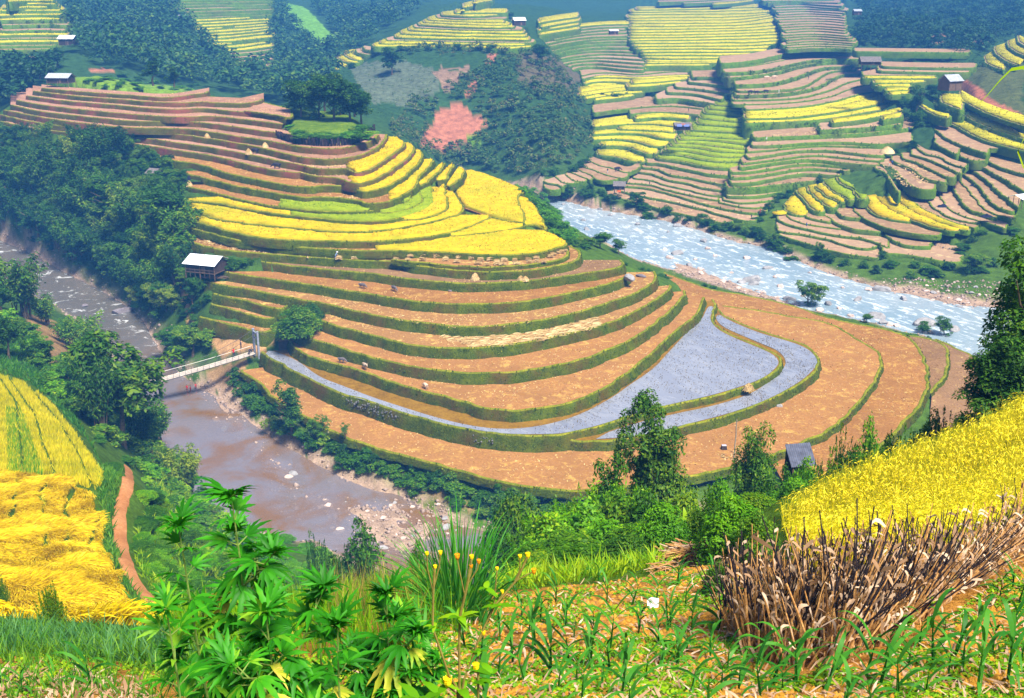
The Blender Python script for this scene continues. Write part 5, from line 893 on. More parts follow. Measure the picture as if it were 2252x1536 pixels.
# --- hedges between the far blocks
HD = 'bushes of the hedges between the far terraces'
for s, st, sc in (("r4 1250,280 1330,250 1480,200", 4.5, 1.3), ("r4 1290,390 1240,470 1100,510 960,570 820,610 640,660 420,735 280,760 150,840 60,905 0,985", 4.4, 1.0), ("r3 1330,200 1260,280 1150,370 1030,450 930,530 860,590 760,690 680,740 520,800", 6, .55), ("r4 1200,40 1230,120 1290,180 1400,200", 4, 1.5), ("r1 420,900 600,875 800,850 900,850 1000,880", 4.4, 1.2), ("r1 900,800 1010,800 1100,770", 5, 1.0), ("r1 2060,190 2110,260 2150,330 2140,420 2010,470", 6.5, 1.2),
                  ("r4 0,985 -60,1050 -150,1070", 4, 1.0), ("r2 100,560 140,640 170,710 235,760 235,860 210,930", 4, .7), ("r3 1650,720 1600,800 1575,880 1535,930", 4, .6), ("r2 1360,700 1480,790 1590,850", 4.5, .9), ("r2 1080,1105 1300,1095 1500,1060 1700,1010", 5, .7), ("r2 600,150 660,290 690,400 640,450", 5, 1), ("r4 1480,250 1600,370 1750,440", 5, .6), ("r4 960,560 1000,620 1080,720 1130,820", 5, .6), ("r1 850,620 760,440 740,330", 6, .8), ("r5 450,262 600,262 750,268 900,272", 6, 1.5), ("r5 150,360 250,300 350,270", 6, 1.2), ("r3 380,250 420,330 450,420 460,520", 4.5, 1.3), ("r3 0,700 120,680 260,640 380,540", 5, 1.2), ("r3 100,850 300,880 480,840 560,900", 5, 1.0), ("r4 2010,1180 1900,1220 1750,1240 1720,1350 1800,1420", 4.0, 1.0)):
    for p in along(s, st, 1.3): add_shrub('shrub', 'dark' if rng.random() < .55 else 'mid', p, rng.uniform(1.6, 3.2)*sc, rng.uniform(2.6, 5)*sc, 'bush of the hedge lines between the far terraces', HD)
# --- woods that read as one mass
def wood(name, pts, lv, hr, wr, per, label, shape='tree'):
    Vs = []; Fs = []; b = 0
    for p in pts:
        h = rng.uniform(*hr); w_ = h*rng.uniform(*wr); k = 3 if shape == 'tree' else 2; dist = math.hypot(p.x, p.y); n = int(per*rng.uniform(.7, 1.2))
        d = rdir(n); d[:, 2] = abs(d[:, 2])*1.0-.25; lob = rng.normal(0, .22, (k, 3)); li = rng.integers(0, k, n); rr = rng.uniform(.55, 1.05, n)
        c = np.column_stack([p.x+(d[:, 0]*rr*.36+lob[li, 0])*w_, p.y+(d[:, 1]*rr*.36+lob[li, 1])*w_, p.z+h*(.55+d[:, 2]*rr*.42+lob[li, 2]*.35)])
        nn, u = orient(n, d); V, F = kites(c, nn, u, rng.uniform(.6, 1.4, n)*w_*.20, .55); Vs.append(V); Fs.append(F+b); b += len(V)
    o = mesh_np(name, np.concatenate(Vs), [np.concatenate(Fs)], LV[lv]); return tagp(o, label, name.split('_')[-1], kind='stuff')
f1 = sample_px("A 380,0 1000,0 1100,110 1200,230 1320,330 1400,430 1640,450 1660,300 1630,100 1700,20 1780,150 1900,280 2080,270 1960,130 1850,0 2600,0 2500,100 2300,220 1990,420 2060,500 1900,560 1700,640 1500,590 1300,545 1000,500 850,440 600,410 500,330 440,180", 1500, 3.5, tries=2600, dr=(330, 2400))
wood('distant_wood', f1, 'far', (5, 13), (.7, 1.1), 90, 'blue green wood covering the far left hillsides')
f2 = sample_px("C 1150,0 2194,0 2194,240 2100,250 1950,350 1700,330 1500,330 1300,320 1170,270 1200,100", 600, 4, tries=900, dr=(330, 2400))
wood('distant_wood', f2, 'far', (5, 12), (.7, 1.1), 100, 'blue wood on the hill behind the far right huts')
f3 = sample_px("A -20,470 100,440 300,420 310,500 230,520 60,640 -20,660", 70, 4, dr=(330, 900)); wood('distant_wood', f3, 'far', (5, 11), (.7, 1.0), 160, 'dark trees on the slope under the upper left terraces')
f4 = sample_px("B 980,420 1090,325 1250,310 1400,340 1560,560 1630,680 1650,900 1500,1000 1350,1060 1000,1050 780,1010 760,910 900,865 970,830 1050,740 960,690 920,640 900,590", 560, 2.6, tries=1300, dr=(330, 700))
wood('undergrowth', f4, 'brush', (1.8, 5.5), (.8, 1.3), 110, 'dense green scrub on the round middle hill', 's')
f5 = sample_px("B 560,620 660,580 720,640 680,760 600,870 480,840 430,760 520,700", 90, 3, tries=300, dr=(330, 700))+sample_px("B 440,820 600,880 760,900 780,1000 650,960 480,860", 50, 3, tries=200, dr=(330, 700))+sample_px("B 750,540 880,470 960,440 900,600 780,620", 70, 3, tries=250, dr=(330, 700))+sample_px("r5 440,240 700,256 900,262 880,285 640,300 560,270 420,300", 70, 3.5, tries=260, dr=(330, 800))
wood('undergrowth', f5, 'brush', (2, 5), (.8, 1.2), 100, 'dark scrub around the red plots of the grey green hill', 's')
f6 = sample_px("B 130,470 300,380 520,370 700,420 720,520 560,640 420,740 300,640 200,540", 420, 2.4, tries=700, dr=(330, 700))
wood('undergrowth', f6, 'brush', (.8, 1.8), (1.0, 1.6), 26, 'sparse weeds and rows on the grey green hill', 's')
f7 = sample_px("C 1830,560 1900,420 2194,310 2194,720 2000,620", 300, 2.0, tries=500, dr=(300, 700)); wood('undergrowth', f7, 'brush', (.5, 1.3), (1.0, 1.6), 24, 'green crop rows on the red soil hill at the right', 's')
f8 = sample_px("C 1150,330 2000,330 1950,420 1700,440 1300,400", 160, 3.2, tries=300, dr=(330, 900)); wood('undergrowth', f8, 'brush', (1.2, 3), (.9, 1.4), 60, 'low dark scrub between the far huts', 's')

for px, py, pt_, w in ((514, 600, 560, 34), (532, 590, 566, 28), (548, 584, 566, 22)): by_base(px, py, pt_, w, 'shrub', 'mid', 'green bush behind the white roofed shed', tree=False, group='bushes behind the white roofed shed')
for p in sample_px("o 408,600 452,612 458,690 432,742 402,735 396,650", 16, 1.8): add_shrub('shrub', 'mid' if rng.random() < .6 else 'dark', p, rng.uniform(1.2, 2.6), rng.uniform(2, 3.4), 'green bush between the red path and the lower left steps', 'bushes left of the lower left steps')
f9 = []
for s in SLABS[NSPUR:]:
    if s['h'] > 1.75 and s['d'] < 620:
        pl = s['poly']; A = .5*np.sum(pl[:, 0]*np.roll(pl[:, 1], -1)-np.roll(pl[:, 0], -1)*pl[:, 1]); _, nr = inset(s['lip'], None, 1 if A > 0 else -1, 0.0); n = int(len(s['lip'])*s['sp']/3.2); i = rng.integers(0, len(s['lip']), n)
        for k in i: q = s['lip'][k]+nr[k]*s['h']*.35+rng.normal(0, .5, 2); f9.append(Vector((q[0], q[1], s['z']-s['h']*rng.uniform(.6, 1.0))))
wood('undergrowth', f9, 'brush', (.9, 2.4), (1.0, 1.8), 34, 'weeds and small bushes on the tall far terrace walls', 's')
# ------------------------------------------------------------------ foreground
def hitv(px, py, d0=6, d1=260, n=420):
    px = np.asarray(px, float); ds = np.exp(np.linspace(math.log(d0), math.log(d1), n)); out = np.full((len(px), 3), np.nan)
    D = dirs(px, py); h = np.hypot(D[:, 0], D[:, 1]); D = D/h[:, None]
    for i in range(0, len(px), 3000):
        d = D[i:i+3000]; X = d[:, None, 0]*ds; Y = d[:, None, 1]*ds; Z = CAMH+d[:, None, 2]*ds; b = Z <= gzv(X, Y); j = b.argmax(1); ok = b.any(1); r = np.arange(len(d))
        q = np.stack([X[r, j], Y[r, j], Z[r, j]], -1); q[~ok] = np.nan; out[i:i+3000] = q
    out = out[~np.isnan(out[:, 0])]; out[:, 2] = gzv(out[:, 0], out[:, 1]); return out
def rand_px(s, n):
    P = PX(s); mn, mx_ = P.min(0), P.max(0); q = rng.uniform(mn, mx_, (int(n*3), 2)); return q[inpoly(q, P)][:n]
def spread_world(s, dens, zfix=None, d0=6, d1=260):
    """uniform points per square metre inside a picture outline"""
    P = PX(s); B = np.concatenate([resample(np.concatenate([P, P[:1]]), 80)]); W = (at_z(B[:, 0], B[:, 1], zfix) if zfix is not None else hitv(B[:, 0], B[:, 1], d0, d1))[:, :2]
    mn, mx_ = W.min(0), W.max(0); n = int(np.prod(mx_-mn)*dens); q = rng.uniform(mn, mx_, (n, 2)); q = q[inpoly(q, W)]; z = gzv(q[:, 0], q[:, 1]); return np.column_stack([q, z])
def strips(base, tip, mid_lift, width, segs=3, side=None, taper=True):
    """curved blades: base->tip with sag; returns V,F"""
    n = len(base); t = np.linspace(0, 1, segs+1); mid = (base+tip)/2+mid_lift; P = (1-t)[None, :, None]**2*base[:, None]+2*(t*(1-t))[None, :, None]*mid[:, None]+(t**2)[None, :, None]*tip[:, None]
    if side is None: side = rdir(n)
    ax = tip-base; s = np.cross(ax, side); s /= np.maximum(np.linalg.norm(s, axis=1), 1e-9)[:, None]; w = np.asarray(width)[:, None]*(np.clip(1-t**2.2, .06, 1)*np.clip(.55+t*2, 0, 1) if taper else np.ones(segs+1))
    V = np.stack([P-s[:, None]*w[..., None]*.5, P+s[:, None]*w[..., None]*.5], 2).reshape(n, -1, 3); k = 2*(segs+1); f = np.array([[2*i, 2*i+1, 2*i+3, 2*i+2] for i in range(segs)]); F = (f[None]+np.arange(n)[:, None, None]*k).reshape(-1, 4); return V.reshape(-1, 3), F
class ACC:
    def __init__(s): s.V = []; s.F = []; s.M = []; s.b = 0
    def add(s, V, F, mi=0): s.V.append(V); s.F.append(F+s.b); s.M.append(np.full(len(F), mi)); s.b += len(V)
    def build(s, name, mats, smooth=False): return mesh_np(name, np.concatenate(s.V), [np.concatenate(s.F)], mats, np.concatenate(s.M), smooth)
def mat_blade(name, stops, trans=.3, clump=.8): return mat_leaf(name, stops, trans, .5, clump)
MBL = dict(rice_gr=mat_blade('rice_blade', [(0, (.14, .22, .003)), (.5, (.42, .44, .005)), (1, (.70, .62, .012))]), rice_y=mat_blade('rice_ear', [(0, (.52, .40, .004)), (.5, (.80, .64, .008)), (1, (.92, .80, .05))]),
    lodged=mat_blade('lodged_rice', [(0, (.48, .32, .003)), (.4, (.78, .56, .004)), (.8, (.90, .70, .015)), (1, (.94, .82, .12))], .25, .5), up_rice=mat_blade('slope_rice', [(0, (.22, .26, .003)), (.5, (.52, .47, .004)), (1, (.76, .62, .010))], .25, .25),
    grass=mat_blade('grass', [(0, (.015, .075, .006)), (.5, (.05, .19, .010)), (1, (.16, .32, .02))]), weed=mat_blade('weed', [(0, (.04, .16, .002)), (.5, (.12, .32, .003)), (1, (.34, .46, .008))]), blue=mat_blade('blue_grass', [(0, (.02, .09, .02)), (.5, (.05, .18, .05)), (1, (.11, .27, .08))]),
    maize=mat_blade('maize_leaf', [(0, (.010, .085, .006)), (.5, (.025, .16, .012)), (1, (.07, .26, .02))], .3, 3), dry=mat_blade('dry_leaf', [(0, (.16, .085, .04)), (.5, (.40, .24, .14)), (1, (.68, .52, .38))], .15, 2), hemp=mat_blade('hemp_leaf', [(0, (.008, .085, .004)), (.45, (.020, .18, .006)), (.85, (.05, .31, .010)), (1, (.22, .44, .02))], .35, 5),
    eleph=mat_blade('elephant_grass', [(0, (.02, .17, .012)), (.5, (.05, .28, .02)), (1, (.16, .42, .04))], .3, 3), brown=mat_blade('dry_stem', [(0, (.14, .07, .02)), (.5, (.28, .18, .05)), (1, (.40, .36, .06))], .2, 1))
# --- right hand rice
q = spread_world("o 1722,1150 1850,1075 2000,1015 2120,970 2320,880 2330,1130 2100,1205 1900,1255 1765,1270", 42)
acc = ACC(); n = len(q)
for k in range(13):
    b = q+np.column_stack([rng.normal(0, .045, (n, 2)), np.zeros(n)]); a = rng.uniform(0, 6.28, n); L = rng.uniform(.45, .95, n); o = rng.uniform(.05, .4, n)*L; tip = b+np.column_stack([np.cos(a)*o, np.sin(a)*o, L*rng.uniform(.75, 1, n)]); V, F = strips(b, tip, np.array([0, 0, .12]), rng.uniform(.008, .016, n)*1.15, 3); acc.add(V, F, 0 if k < 9 else 1)
    if k % 2: 
        c = tip; t2 = c+np.column_stack([np.cos(a)*.10, np.sin(a)*.10, -rng.uniform(.03, .12, n)]); V, F = strips(c, t2, np.array([0, 0, .04]), np.full(n, .030), 2); acc.add(V, F, 1)
o = acc.build('ripe_rice', [MBL['rice_gr'], MBL['rice_y']]); tagp(o, 'tall ripe yellow rice standing behind the dead maize stalks', 'rice', kind='stuff')
# --- rice on the left slope: striped upper part, lodged golden lower part
FUR = [PX("o -40,840 10,890 28,960 40,1050"), PX("o 0,838 36,890 44,980 52,1050"), PX("o 20,838 78,920 95,985 122,1048"), PX("o 60,850 128,930 170,1000 205,1080"), PX("o 90,880 150,940 200,1020 226,1060")]
q = spread_world("o -60,832 0,833 62,850 122,905 182,985 228,1055 215,1082 150,1060 120,1045 0,1050 -60,1050", 95, d0=60)
ax_, ay_, _ = proj(q); keep = np.ones(len(q), bool)
for f in FUR[1:4]:
    r = resample(f, 60); dmin = np.min(np.hypot(ax_[:, None]-r[None, :, 0], ay_[:, None]-r[None, :, 1]), 1); keep &= dmin > 4.5
gst = (ax_ < PX("o 44,1")[0][0]+(ay_-900)*.35) & (ax_ > 12+(ay_-900)*.05) & (ay_ > 905); q0 = q[keep & ~gst]; q1 = q[keep & gst]; acc = ACC()
for Q, mi, dn in ((q0, 0, 1), (q1[rng.random(len(q1)) < .8], 1, 1), (q1[rng.random(len(q1)) < .45], 0, 1)):
    n = len(Q); tip = Q+np.column_stack([rng.normal(.05, .12, (n, 2)), rng.uniform(.4, .75, n)]); V, F = strips(Q, tip, np.array([0, 0, .05]), rng.uniform(.07, .13, n), 2); acc.add(V, F, mi)
o = acc.build('ripe_rice', [MBL['up_rice'], MBL['weed']]); tagp(o, 'green yellow rice in stripes on the upper left slope', 'rice', kind='stuff')
LOW = "o -80,1040 0,1045 60,1048 130,1052 165,1075 205,1085 215,1150 245,1250 300,1325 350,1372 300,1395 200,1385 100,1372 0,1360 -80,1350"
q = spread_world(LOW, 210, d0=24, d1=120); ax_, ay_, _ = proj(q); GAP = [PX("o 30,1060 30,1110 20,1150 30,1185"), PX("o 98,1070 92,1130 100,1200"), PX("o 160,1080 140,1150 152,1230 175,1270"), PX("o 205,1150 200,1180 215,1230")]; keep = np.ones(len(q), bool)
for f in GAP:
    r = resample(f, 50); dmin = np.min(np.hypot(ax_[:, None]-r[None, :, 0], ay_[:, None]-r[None, :, 1]), 1); keep &= dmin > 6
q = q[keep]; n = len(q); ang = -.9+fbm(q[:, 0]/3.2, q[:, 1]/3.2, 3, 21)*2.4; L = rng.uniform(.55, 1.15, n); hh = .25+.45*np.clip(.5+fbm(q[:, 0]/1.7, q[:, 1]/1.7, 2, 22), 0, 1)
tip = q+np.column_stack([np.cos(ang)*L*.8, np.sin(ang)*L*.8, hh*rng.uniform(.4, 1.1, n)]); V, F = strips(q+np.array([0, 0, .02])*1, tip, np.array([0, 0, .28]), rng.uniform(.03, .07, n), 3); acc = ACC(); acc.add(V, F, 0)
o = acc.build('ripe_rice', [MBL['lodged']]); tagp(o, 'golden rice blown flat on the lower left slope', 'rice', kind='stuff')
for k, (px, py, pt, w) in enumerate(((120, 1372, 1262, 60), (6, 1330, 1255, 30))): by_base(px, py, pt, w, 'sprig', 'mid', ('dark green bush in the golden flattened rice', 'small dark bush cut by the left edge in the golden rice')[k], tree=False)
# --- grasses and weeds
def tufts(name, s, dens, L, wdt, lean, mat, label, d0=6, d1=120, per=1, cat='grass'):
    q = spread_world(s, dens, d0=d0, d1=d1); acc = ACC(); n = len(q)
    for k in range(per):
        b = q+np.column_stack([rng.normal(0, .04, (n, 2)), np.zeros(n)-.02]); a = rng.uniform(0, 6.28, n); l = rng.uniform(*L, n); o = rng.uniform(.1, lean, n)*l; tip = b+np.column_stack([np.cos(a)*o, np.sin(a)*o, l*rng.uniform(.6, 1, n)]); V, F = strips(b, tip, np.array([0, 0, 1.0])*(l*.2)[:, None], rng.uniform(.6, 1.4, n)*wdt, 3); acc.add(V, F, 0)
    return tagp(acc.build(name, [MBL[mat]]), label, cat, kind='stuff')
tufts('grass', "o -60,1385 0,1372 120,1385 330,1395 480,1420 560,1440 560,1500 300,1470 120,1450 -60,1450", 24, (.2, .5), .022, .8, 'blue', 'blue green grass along the lower left edge', per=4)
tufts('grass', "o -60,1385 0,1372 120,1385 330,1395 480,1420 560,1440 560,1500 300,1470 120,1450 -60,1450", 30, (.12, .4), .02, .9, 'grass', 'fresh green grass between golden rice and bare soil', per=5)
tufts('grass', "o -60,1420 300,1440 600,1450 600,1560 -60,1560", 26, (.12, .35), .016, .8, 'grass', 'short green grass at the lower left corner', per=5)
tufts('grass', "o 330,1395 600,1330 760,1290 900,1290 1000,1300 1010,1400 880,1450 600,1470 420,1440", 20, (.4, 1.0), .016, .5, 'weed', 'tall weedy grass below the bright bushes', per=5)
tufts('grass', "o 700,1270 960,1260 1010,1330 900,1430 740,1420", 14, (.6, 1.3), .010, .35, 'brown', 'brown and yellow dry stems left of the elephant grass', per=3)
tufts('grass', "o 1100,1260 1250,1230 1450,1210 1560,1180 1450,1260 1250,1290 1100,1310", 24, (.2, .6), .03, .9, 'weed', 'green weeds on the brow of the maize field', per=4)
tufts('grass', "o 2300,1150 2300,1560 3000,1560 3000,1000 2500,1020", 26, (.15, .5), .016, .8, 'grass', 'green grass on the slope right of the maize field', per=4)
tufts('grass', "o -80,1400 -80,1560 -700,1560 -700,1300", 22, (.2, .6), .018, .8, 'grass', 'green grass on the slope left of the maize field', per=4)
tufts('grass', "o 215,1030 268,1035 255,1110 248,1190 272,1270 320,1335 350,1380 300,1340 255,1270 228,1190 215,1100", 16, (.3, .8), .07, .8, 'grass', 'grass between the golden rice and the red footpath', d0=30, d1=140, per=4)
tufts('grass', "o 285,1030 340,1040 340,1120 300,1180 300,1240 330,1300 400,1350 560,1330 600,1290 480,1200 420,1100 350,1020", 9, (.3, .9), .08, .8, 'weed', 'grass on the bank below the red footpath', d0=30, d1=150, per=4)
tufts('grass', "o -80,720 30,720 110,830 180,940 240,1050 200,980 120,890 60,840 0,820 -80,820", 6, (.4, .9), .10, .8, 'grass', 'grass above the upper edge of the left rice', d0=60, d1=200, per=3)
def rosettes(s, n, size, mat, label):
    q = hitv(*rand_px(s, n).T, 6, 40); acc = ACC(); m = len(q); cl = fbm(q[:, 0]/.8, q[:, 1]/.8, 2, 77); q = q[cl > -.12]; m = len(q)
    for k in range(9):
        a = rng.uniform(0, 6.28, m); l = rng.uniform(.4, 1.2, m)*size; c = q+np.column_stack([np.cos(a)*l*.6, np.sin(a)*l*.6, l*rng.uniform(.2, .9, m)]); nn, u = orient(m, np.column_stack([np.cos(a), np.sin(a), np.full(m, .4)])); V, F = kites(c, nn, u, l*1.1, .6); acc.add(V, F, 0)
    return tagp(acc.build('weeds', [MBL[mat]]), label, 'weeds', kind='stuff')
FIELD = "o 860,1440 1000,1340 1130,1310 1250,1290 1420,1270 1560,1225 1620,1260 1640,1440 1720,1500 1900,1470 2060,1390 2170,1290 2300,1230 2300,1580 700,1580"
rosettes(FIELD, 8500, .052, 'weed', 'small bright green weeds between the maize seedlings')
rosettes("o -60,1430 300,1460 600,1450 860,1440 760,1580 -60,1580", 1500, .06, 'weed', 'small weeds at the lower left corner')
q = hitv(*rand_px(FIELD, 3300).T, 6, 40); n = len(q); a = rng.uniform(0, 6.28, n); l = rng.uniform(.05, .24, n)**1.0; tip = q+np.column_stack([np.cos(a)*l, np.sin(a)*l, rng.uniform(.0, .05, n)]); V, F = strips(q+np.array([0, 0, .012]), tip, np.column_stack([rng.normal(0, .02, (n, 2)), rng.uniform(.01, .06, n)]), rng.uniform(.008, .038, n), 3, side=np.tile([0., 0, 1.], (n, 1))+rng.normal(0, .4, (n, 3)))
acc = ACC(); acc.add(V, F); tagp(acc.build('leaf_litter', [MBL['dry']]), 'pale dry maize leaves scattered over the orange soil', 'litter', kind='stuff')
q = hitv(*rand_px("o -60,1470 120,1480 330,1500 330,1580 -60,1580", 600).T, 6, 40); n = len(q); a = rng.uniform(0, 6.28, n); l = rng.uniform(.06, .3, n); V, F = strips(q+np.array([0, 0, .015]), q+np.column_stack([np.cos(a)*l, np.sin(a)*l, rng.uniform(0, .08, n)]), np.column_stack([np.zeros((n, 2)), rng.uniform(.01, .07, n)]), rng.uniform(.01, .05, n), 3, side=np.tile([0., 0, 1.], (n, 1))+rng.normal(0, .4, (n, 3)))
acc = ACC(); acc.add(V, F); tagp(acc.build('leaf_litter', [MBL['dry']]), 'pale dry leaves on bare soil at the lower left corner', 'litter', kind='stuff')
M_CLOD = mat_noise('soil_clod', [(0, (.24, .10, .012)), (.5, (.50, .24, .03)), (1, (.66, .40, .08))], 3, 20)
q = hitv(*rand_px(FIELD, 5200).T, 6, 40); acc = ACC(); oc = np.array([[1, 0, 0], [-1, 0, 0], [0, 1, 0], [0, -1, 0], [0, 0, 1.], [0, 0, -1]]); of = np.array([[0, 2, 4, 4], [2, 1, 4, 4], [1, 3, 4, 4], [3, 0, 4, 4]])
r = rng.uniform(.015, .06, len(q))**1.0; V = (q[:, None]+oc[None]*r[:, None, None]*rng.uniform(.6, 1.4, (len(q), 6, 3))).reshape(-1, 3); F3 = (of[None, :, :3]+np.arange(len(q))[:, None, None]*6).reshape(-1, 3)
o = mesh_np('soil_clods', V, [F3], M_CLOD); tagp(o, 'orange soil clods of the maize field', 'soil', kind='stuff')
# --- maize seedlings
def maize_me(seed):
    r = np.random.default_rng(seed); acc = ACC(); n = r.integers(6, 9); H = .32; b = []; tip = []; lift = []; w = []; a0 = r.uniform(0, 6.28)
    for k in range(n):
        z = .04+H*k/n; a = a0+math.pi*k+r.normal(0, .35); L = r.uniform(.30, .46)*(1-.25*abs(k/n-.5)); up = .10+.55*(k/n)**1.3; b.append((0, 0, z)); tip.append((math.cos(a)*L*(1-.35*k/n), math.sin(a)*L*(1-.35*k/n), z+L*(up-.12))); lift.append((0, 0, L*.42)); w.append(r.uniform(.030, .046))
    b, tip, lift = map(np.array, (b, tip, lift)); V, F = strips(b, tip, lift, w, 5, side=np.tile([0, 0, 1.], (n, 1)) + r.normal(0, .2, (n, 3))); acc.add(V, F)
    V, F = strips(np.array([[0, 0, -.05]]*3), np.array([[.0, .0, H*.95]]*3), np.zeros(3), [.028]*3, 3, side=np.array([[1, 0, 0], [0, 1, 0], [1, 1, 0.]]), taper=True); acc.add(V, F)
    o = acc.build('m', [MBL['maize']]); me = o.data; bpy.data.objects.remove(o); return me
MZ = [maize_me(500+i) for i in range(8)]
MP = PX("H 1430,970 1225,1060 1345,1080 1490,1110 1280,1150 1510,1290 1640,1350 1300,1250 1540,1180 1765,1250 1850,1310 1890,980 2040,940 1970,1440 2050,1230 1930,1160 2110,1110 2170,870 1660,1140 1100,1190 1095,1420 640,1330 490,1290 650,1430 460,1480 1450,1500 1830,1530 2060,1340 2160,1330 880,1240 1700,1480 1180,1330 1400,1400 1560,1440 980,1330 1760,1380 I 110,850 310,830 340,980 360,1120 150,1000 160,1270 70,1110 290,1310 95,1340 180,1500 365,1510 470,1490 400,1380 590,1360 680,1430 740,1500 1075,1390 1240,1440 1430,1530 1730,1430 1710,1190 2000,1290 2050,950 2180,1310 1910,1500 1500,1350 600,1530 1000,1480 820,1450 1330,1480 1600,1510 1830,1380 2130,1180 2100,1440 1650,1330 1560,1240 1780,1280 1900,1180 G 130,1520 310,1500 545,1480 30,1500")
MP = [p+rng.normal(0, 2, 2) for p in MP]
for a in rand_px(FIELD, 60):
    if all(np.hypot(*(a-b)) > 34 for b in MP): MP.append(a)
for p in MP:
    h = hit(p[0], p[1])
    if h is None: continue
    d = math.hypot(h.x, h.y); o = bpy.data.objects.new('maize_seedling', MZ[rng.integers(0, 8)]); COL.objects.link(o); s = rng.uniform(.85, 1.45); o.location = h; o.scale = (s, s, s*rng.uniform(.9, 1.25)); o.rotation_euler = (rng.normal(0, .08), rng.normal(0, .08), rng.uniform(0, 6.28))
    tagp(o, 'young green maize seedling in the littered orange soil', 'maize', 'maize seedlings of the field')
# --- dead maize stalks stacked as a fence
M_STALK = mat_noise('dead_stalk', [(0, (.09, .04, .012)), (.4, (.34, .165, .055)), (.75, (.56, .32, .12)), (1, (.72, .50, .27))], 6, 30, .8, .3, .01)
M_CHAR = mat_noise('charred_stalk', [(0, (.008, .007, .01)), (.6, (.025, .02, .025)), (1, (.09, .06, .05))], 6, 30, .7, .3, .01)
def stalk_me(seed, husk):
    r = random.Random(seed); b = MB(); x = y = 0; pts = []; H = 1.0; n = 9; bx, by = r.uniform(-.06, .06), r.uniform(-.06, .06)
    for i in range(n+1): t = i/n; pts.append((bx*t*t+r.uniform(-.006, .006), by*t*t+r.uniform(-.006, .006), H*t))
    rad = [.0125*(1-.62*i/n)*(1.18 if i % 2 else .95) for i in range(n+1)]; c = int(n*(.45 if not husk else .8))+r.randint(-1, 1)
    b.tube(pts[:c+1], rad[:c+1], 5, 0, False); b.tube(pts[c:], rad[c:], 5, 1 if not husk else 0, True)
    me = b; ac = ACC(); V = np.array(b.v); 
    o = b.build('s', [M_STALK, M_CHAR, MBL['dry']]); rr = np.random.default_rng(seed); k = 3 if not husk else 9; ii = rr.integers(1, n, k); base = np.array([pts[i] for i in ii]); a = rr.uniform(0, 6.28, k); L = rr.uniform(.12, .34, k)
    tip = base+np.column_stack([np.cos(a)*L*.4, np.sin(a)*L*.4, -L*rr.uniform(-.5, .9, k)]); V2, F2 = strips(base, tip, np.column_stack([np.cos(a)*L*.3, np.sin(a)*L*.3, L*.3]), rr.uniform(.018, .04, k), 4); bm = bmesh.new(); bm.from_mesh(o.data); vs = [bm.verts.new(v) for v in V2]
    for f in F2: q = bm.faces.new([vs[i] for i in f]); q.material_index = 2
    bm.to_mesh(o.data); bm.free(); me = o.data; bpy.data.objects.remove(o); return me
STK = [stalk_me(700+i, False) for i in range(10)]+[stalk_me(730+i, True) for i in range(6)]
BASE = resample(PX("o 1590,1400 1640,1450 1690,1472 1760,1478 1830,1482 1900,1450 1975,1412 2040,1375 2090,1318 2150,1272 2215,1225 2290,1190"), 400); HGT = np.interp(BASE[:, 0], [1590, 1650, 1750, 1850, 2000, 2080, 2150, 2290], [1.15, 1.5, 1.55, 1.65, 1.5, 1.25, 1.2, 1.2])
cnt = 0; extra = ACC()
def stalk_xf(i, back):
    px, py = BASE[i]; p = hit(px+rng.normal(0, 5), py-rng.uniform(0, 16), 8, 60); f = Vector((p.x, p.y, 0)).normalized(); p = p+f*back; p.z = gz(p.x, p.y)-.03; hgt = HGT[i]*rng.uniform(.72, 1.18); right = px > 2060
    ex = rng.normal(-.30-.25*back, .24) if not right else rng.normal(-.34, .2); ey = rng.normal(.26, .30) if not right else rng.normal(.72, .26); return p, hgt, (ex, ey, rng.uniform(0, 6.28)*0+rng.normal(0, .3)), right
for j in range(298):
    i = int(rng.integers(0, 400)); back = abs(rng.normal(0, .28)) if j % 3 else rng.uniform(.2, .8); p, hgt, rot, right = stalk_xf(i, back); pale = right and rng.random() < .75 or rng.random() < .16
    o = bpy.data.objects.new('dead_maize_stalk', STK[10+rng.integers(0, 6)] if pale else STK[rng.integers(0, 10)]); COL.objects.link(o); o.location = p; o.rotation_euler = rot; t = rng.uniform(.9, 1.5); o.scale = (t, t, hgt)
    tagp(o, 'dry maize stalk leaning in the scorched fence of dead stalks', 'maize stalk', 'dead maize stalks of the fence')
Vs = []; Fs = []; Ms = []; b = 0
for j in range(420):
    i = int(rng.integers(0, 400)); p, hgt, rot, right = stalk_xf(i, rng.uniform(.1, 1.0)); me = STK[rng.integers(0, 16)]; co_ = np.empty(len(me.vertices)*3); me.vertices.foreach_get('co', co_); M4 = np.array(Matrix.Translation(p) @ Euler(rot).to_matrix().to_4x4() @ Matrix.Diagonal((1.1, 1.1, hgt*.92, 1))); co_ = co_.reshape(-1, 3) @ M4[:3, :3].T+M4[:3, 3]
    for f in me.polygons:
        if len(f.vertices) == 4: Fs.append([v+b for v in f.vertices]); Ms.append(f.material_index)
    Vs.append(co_); b += len(co_)
o = mesh_np('dead_maize_stalks', np.concatenate(Vs), [np.array(Fs)], [M_STALK, M_CHAR, MBL['dry']], Ms); tagp(o, 'thick mass of dead stalks behind the front of the fence', 'maize stalks', kind='stuff')
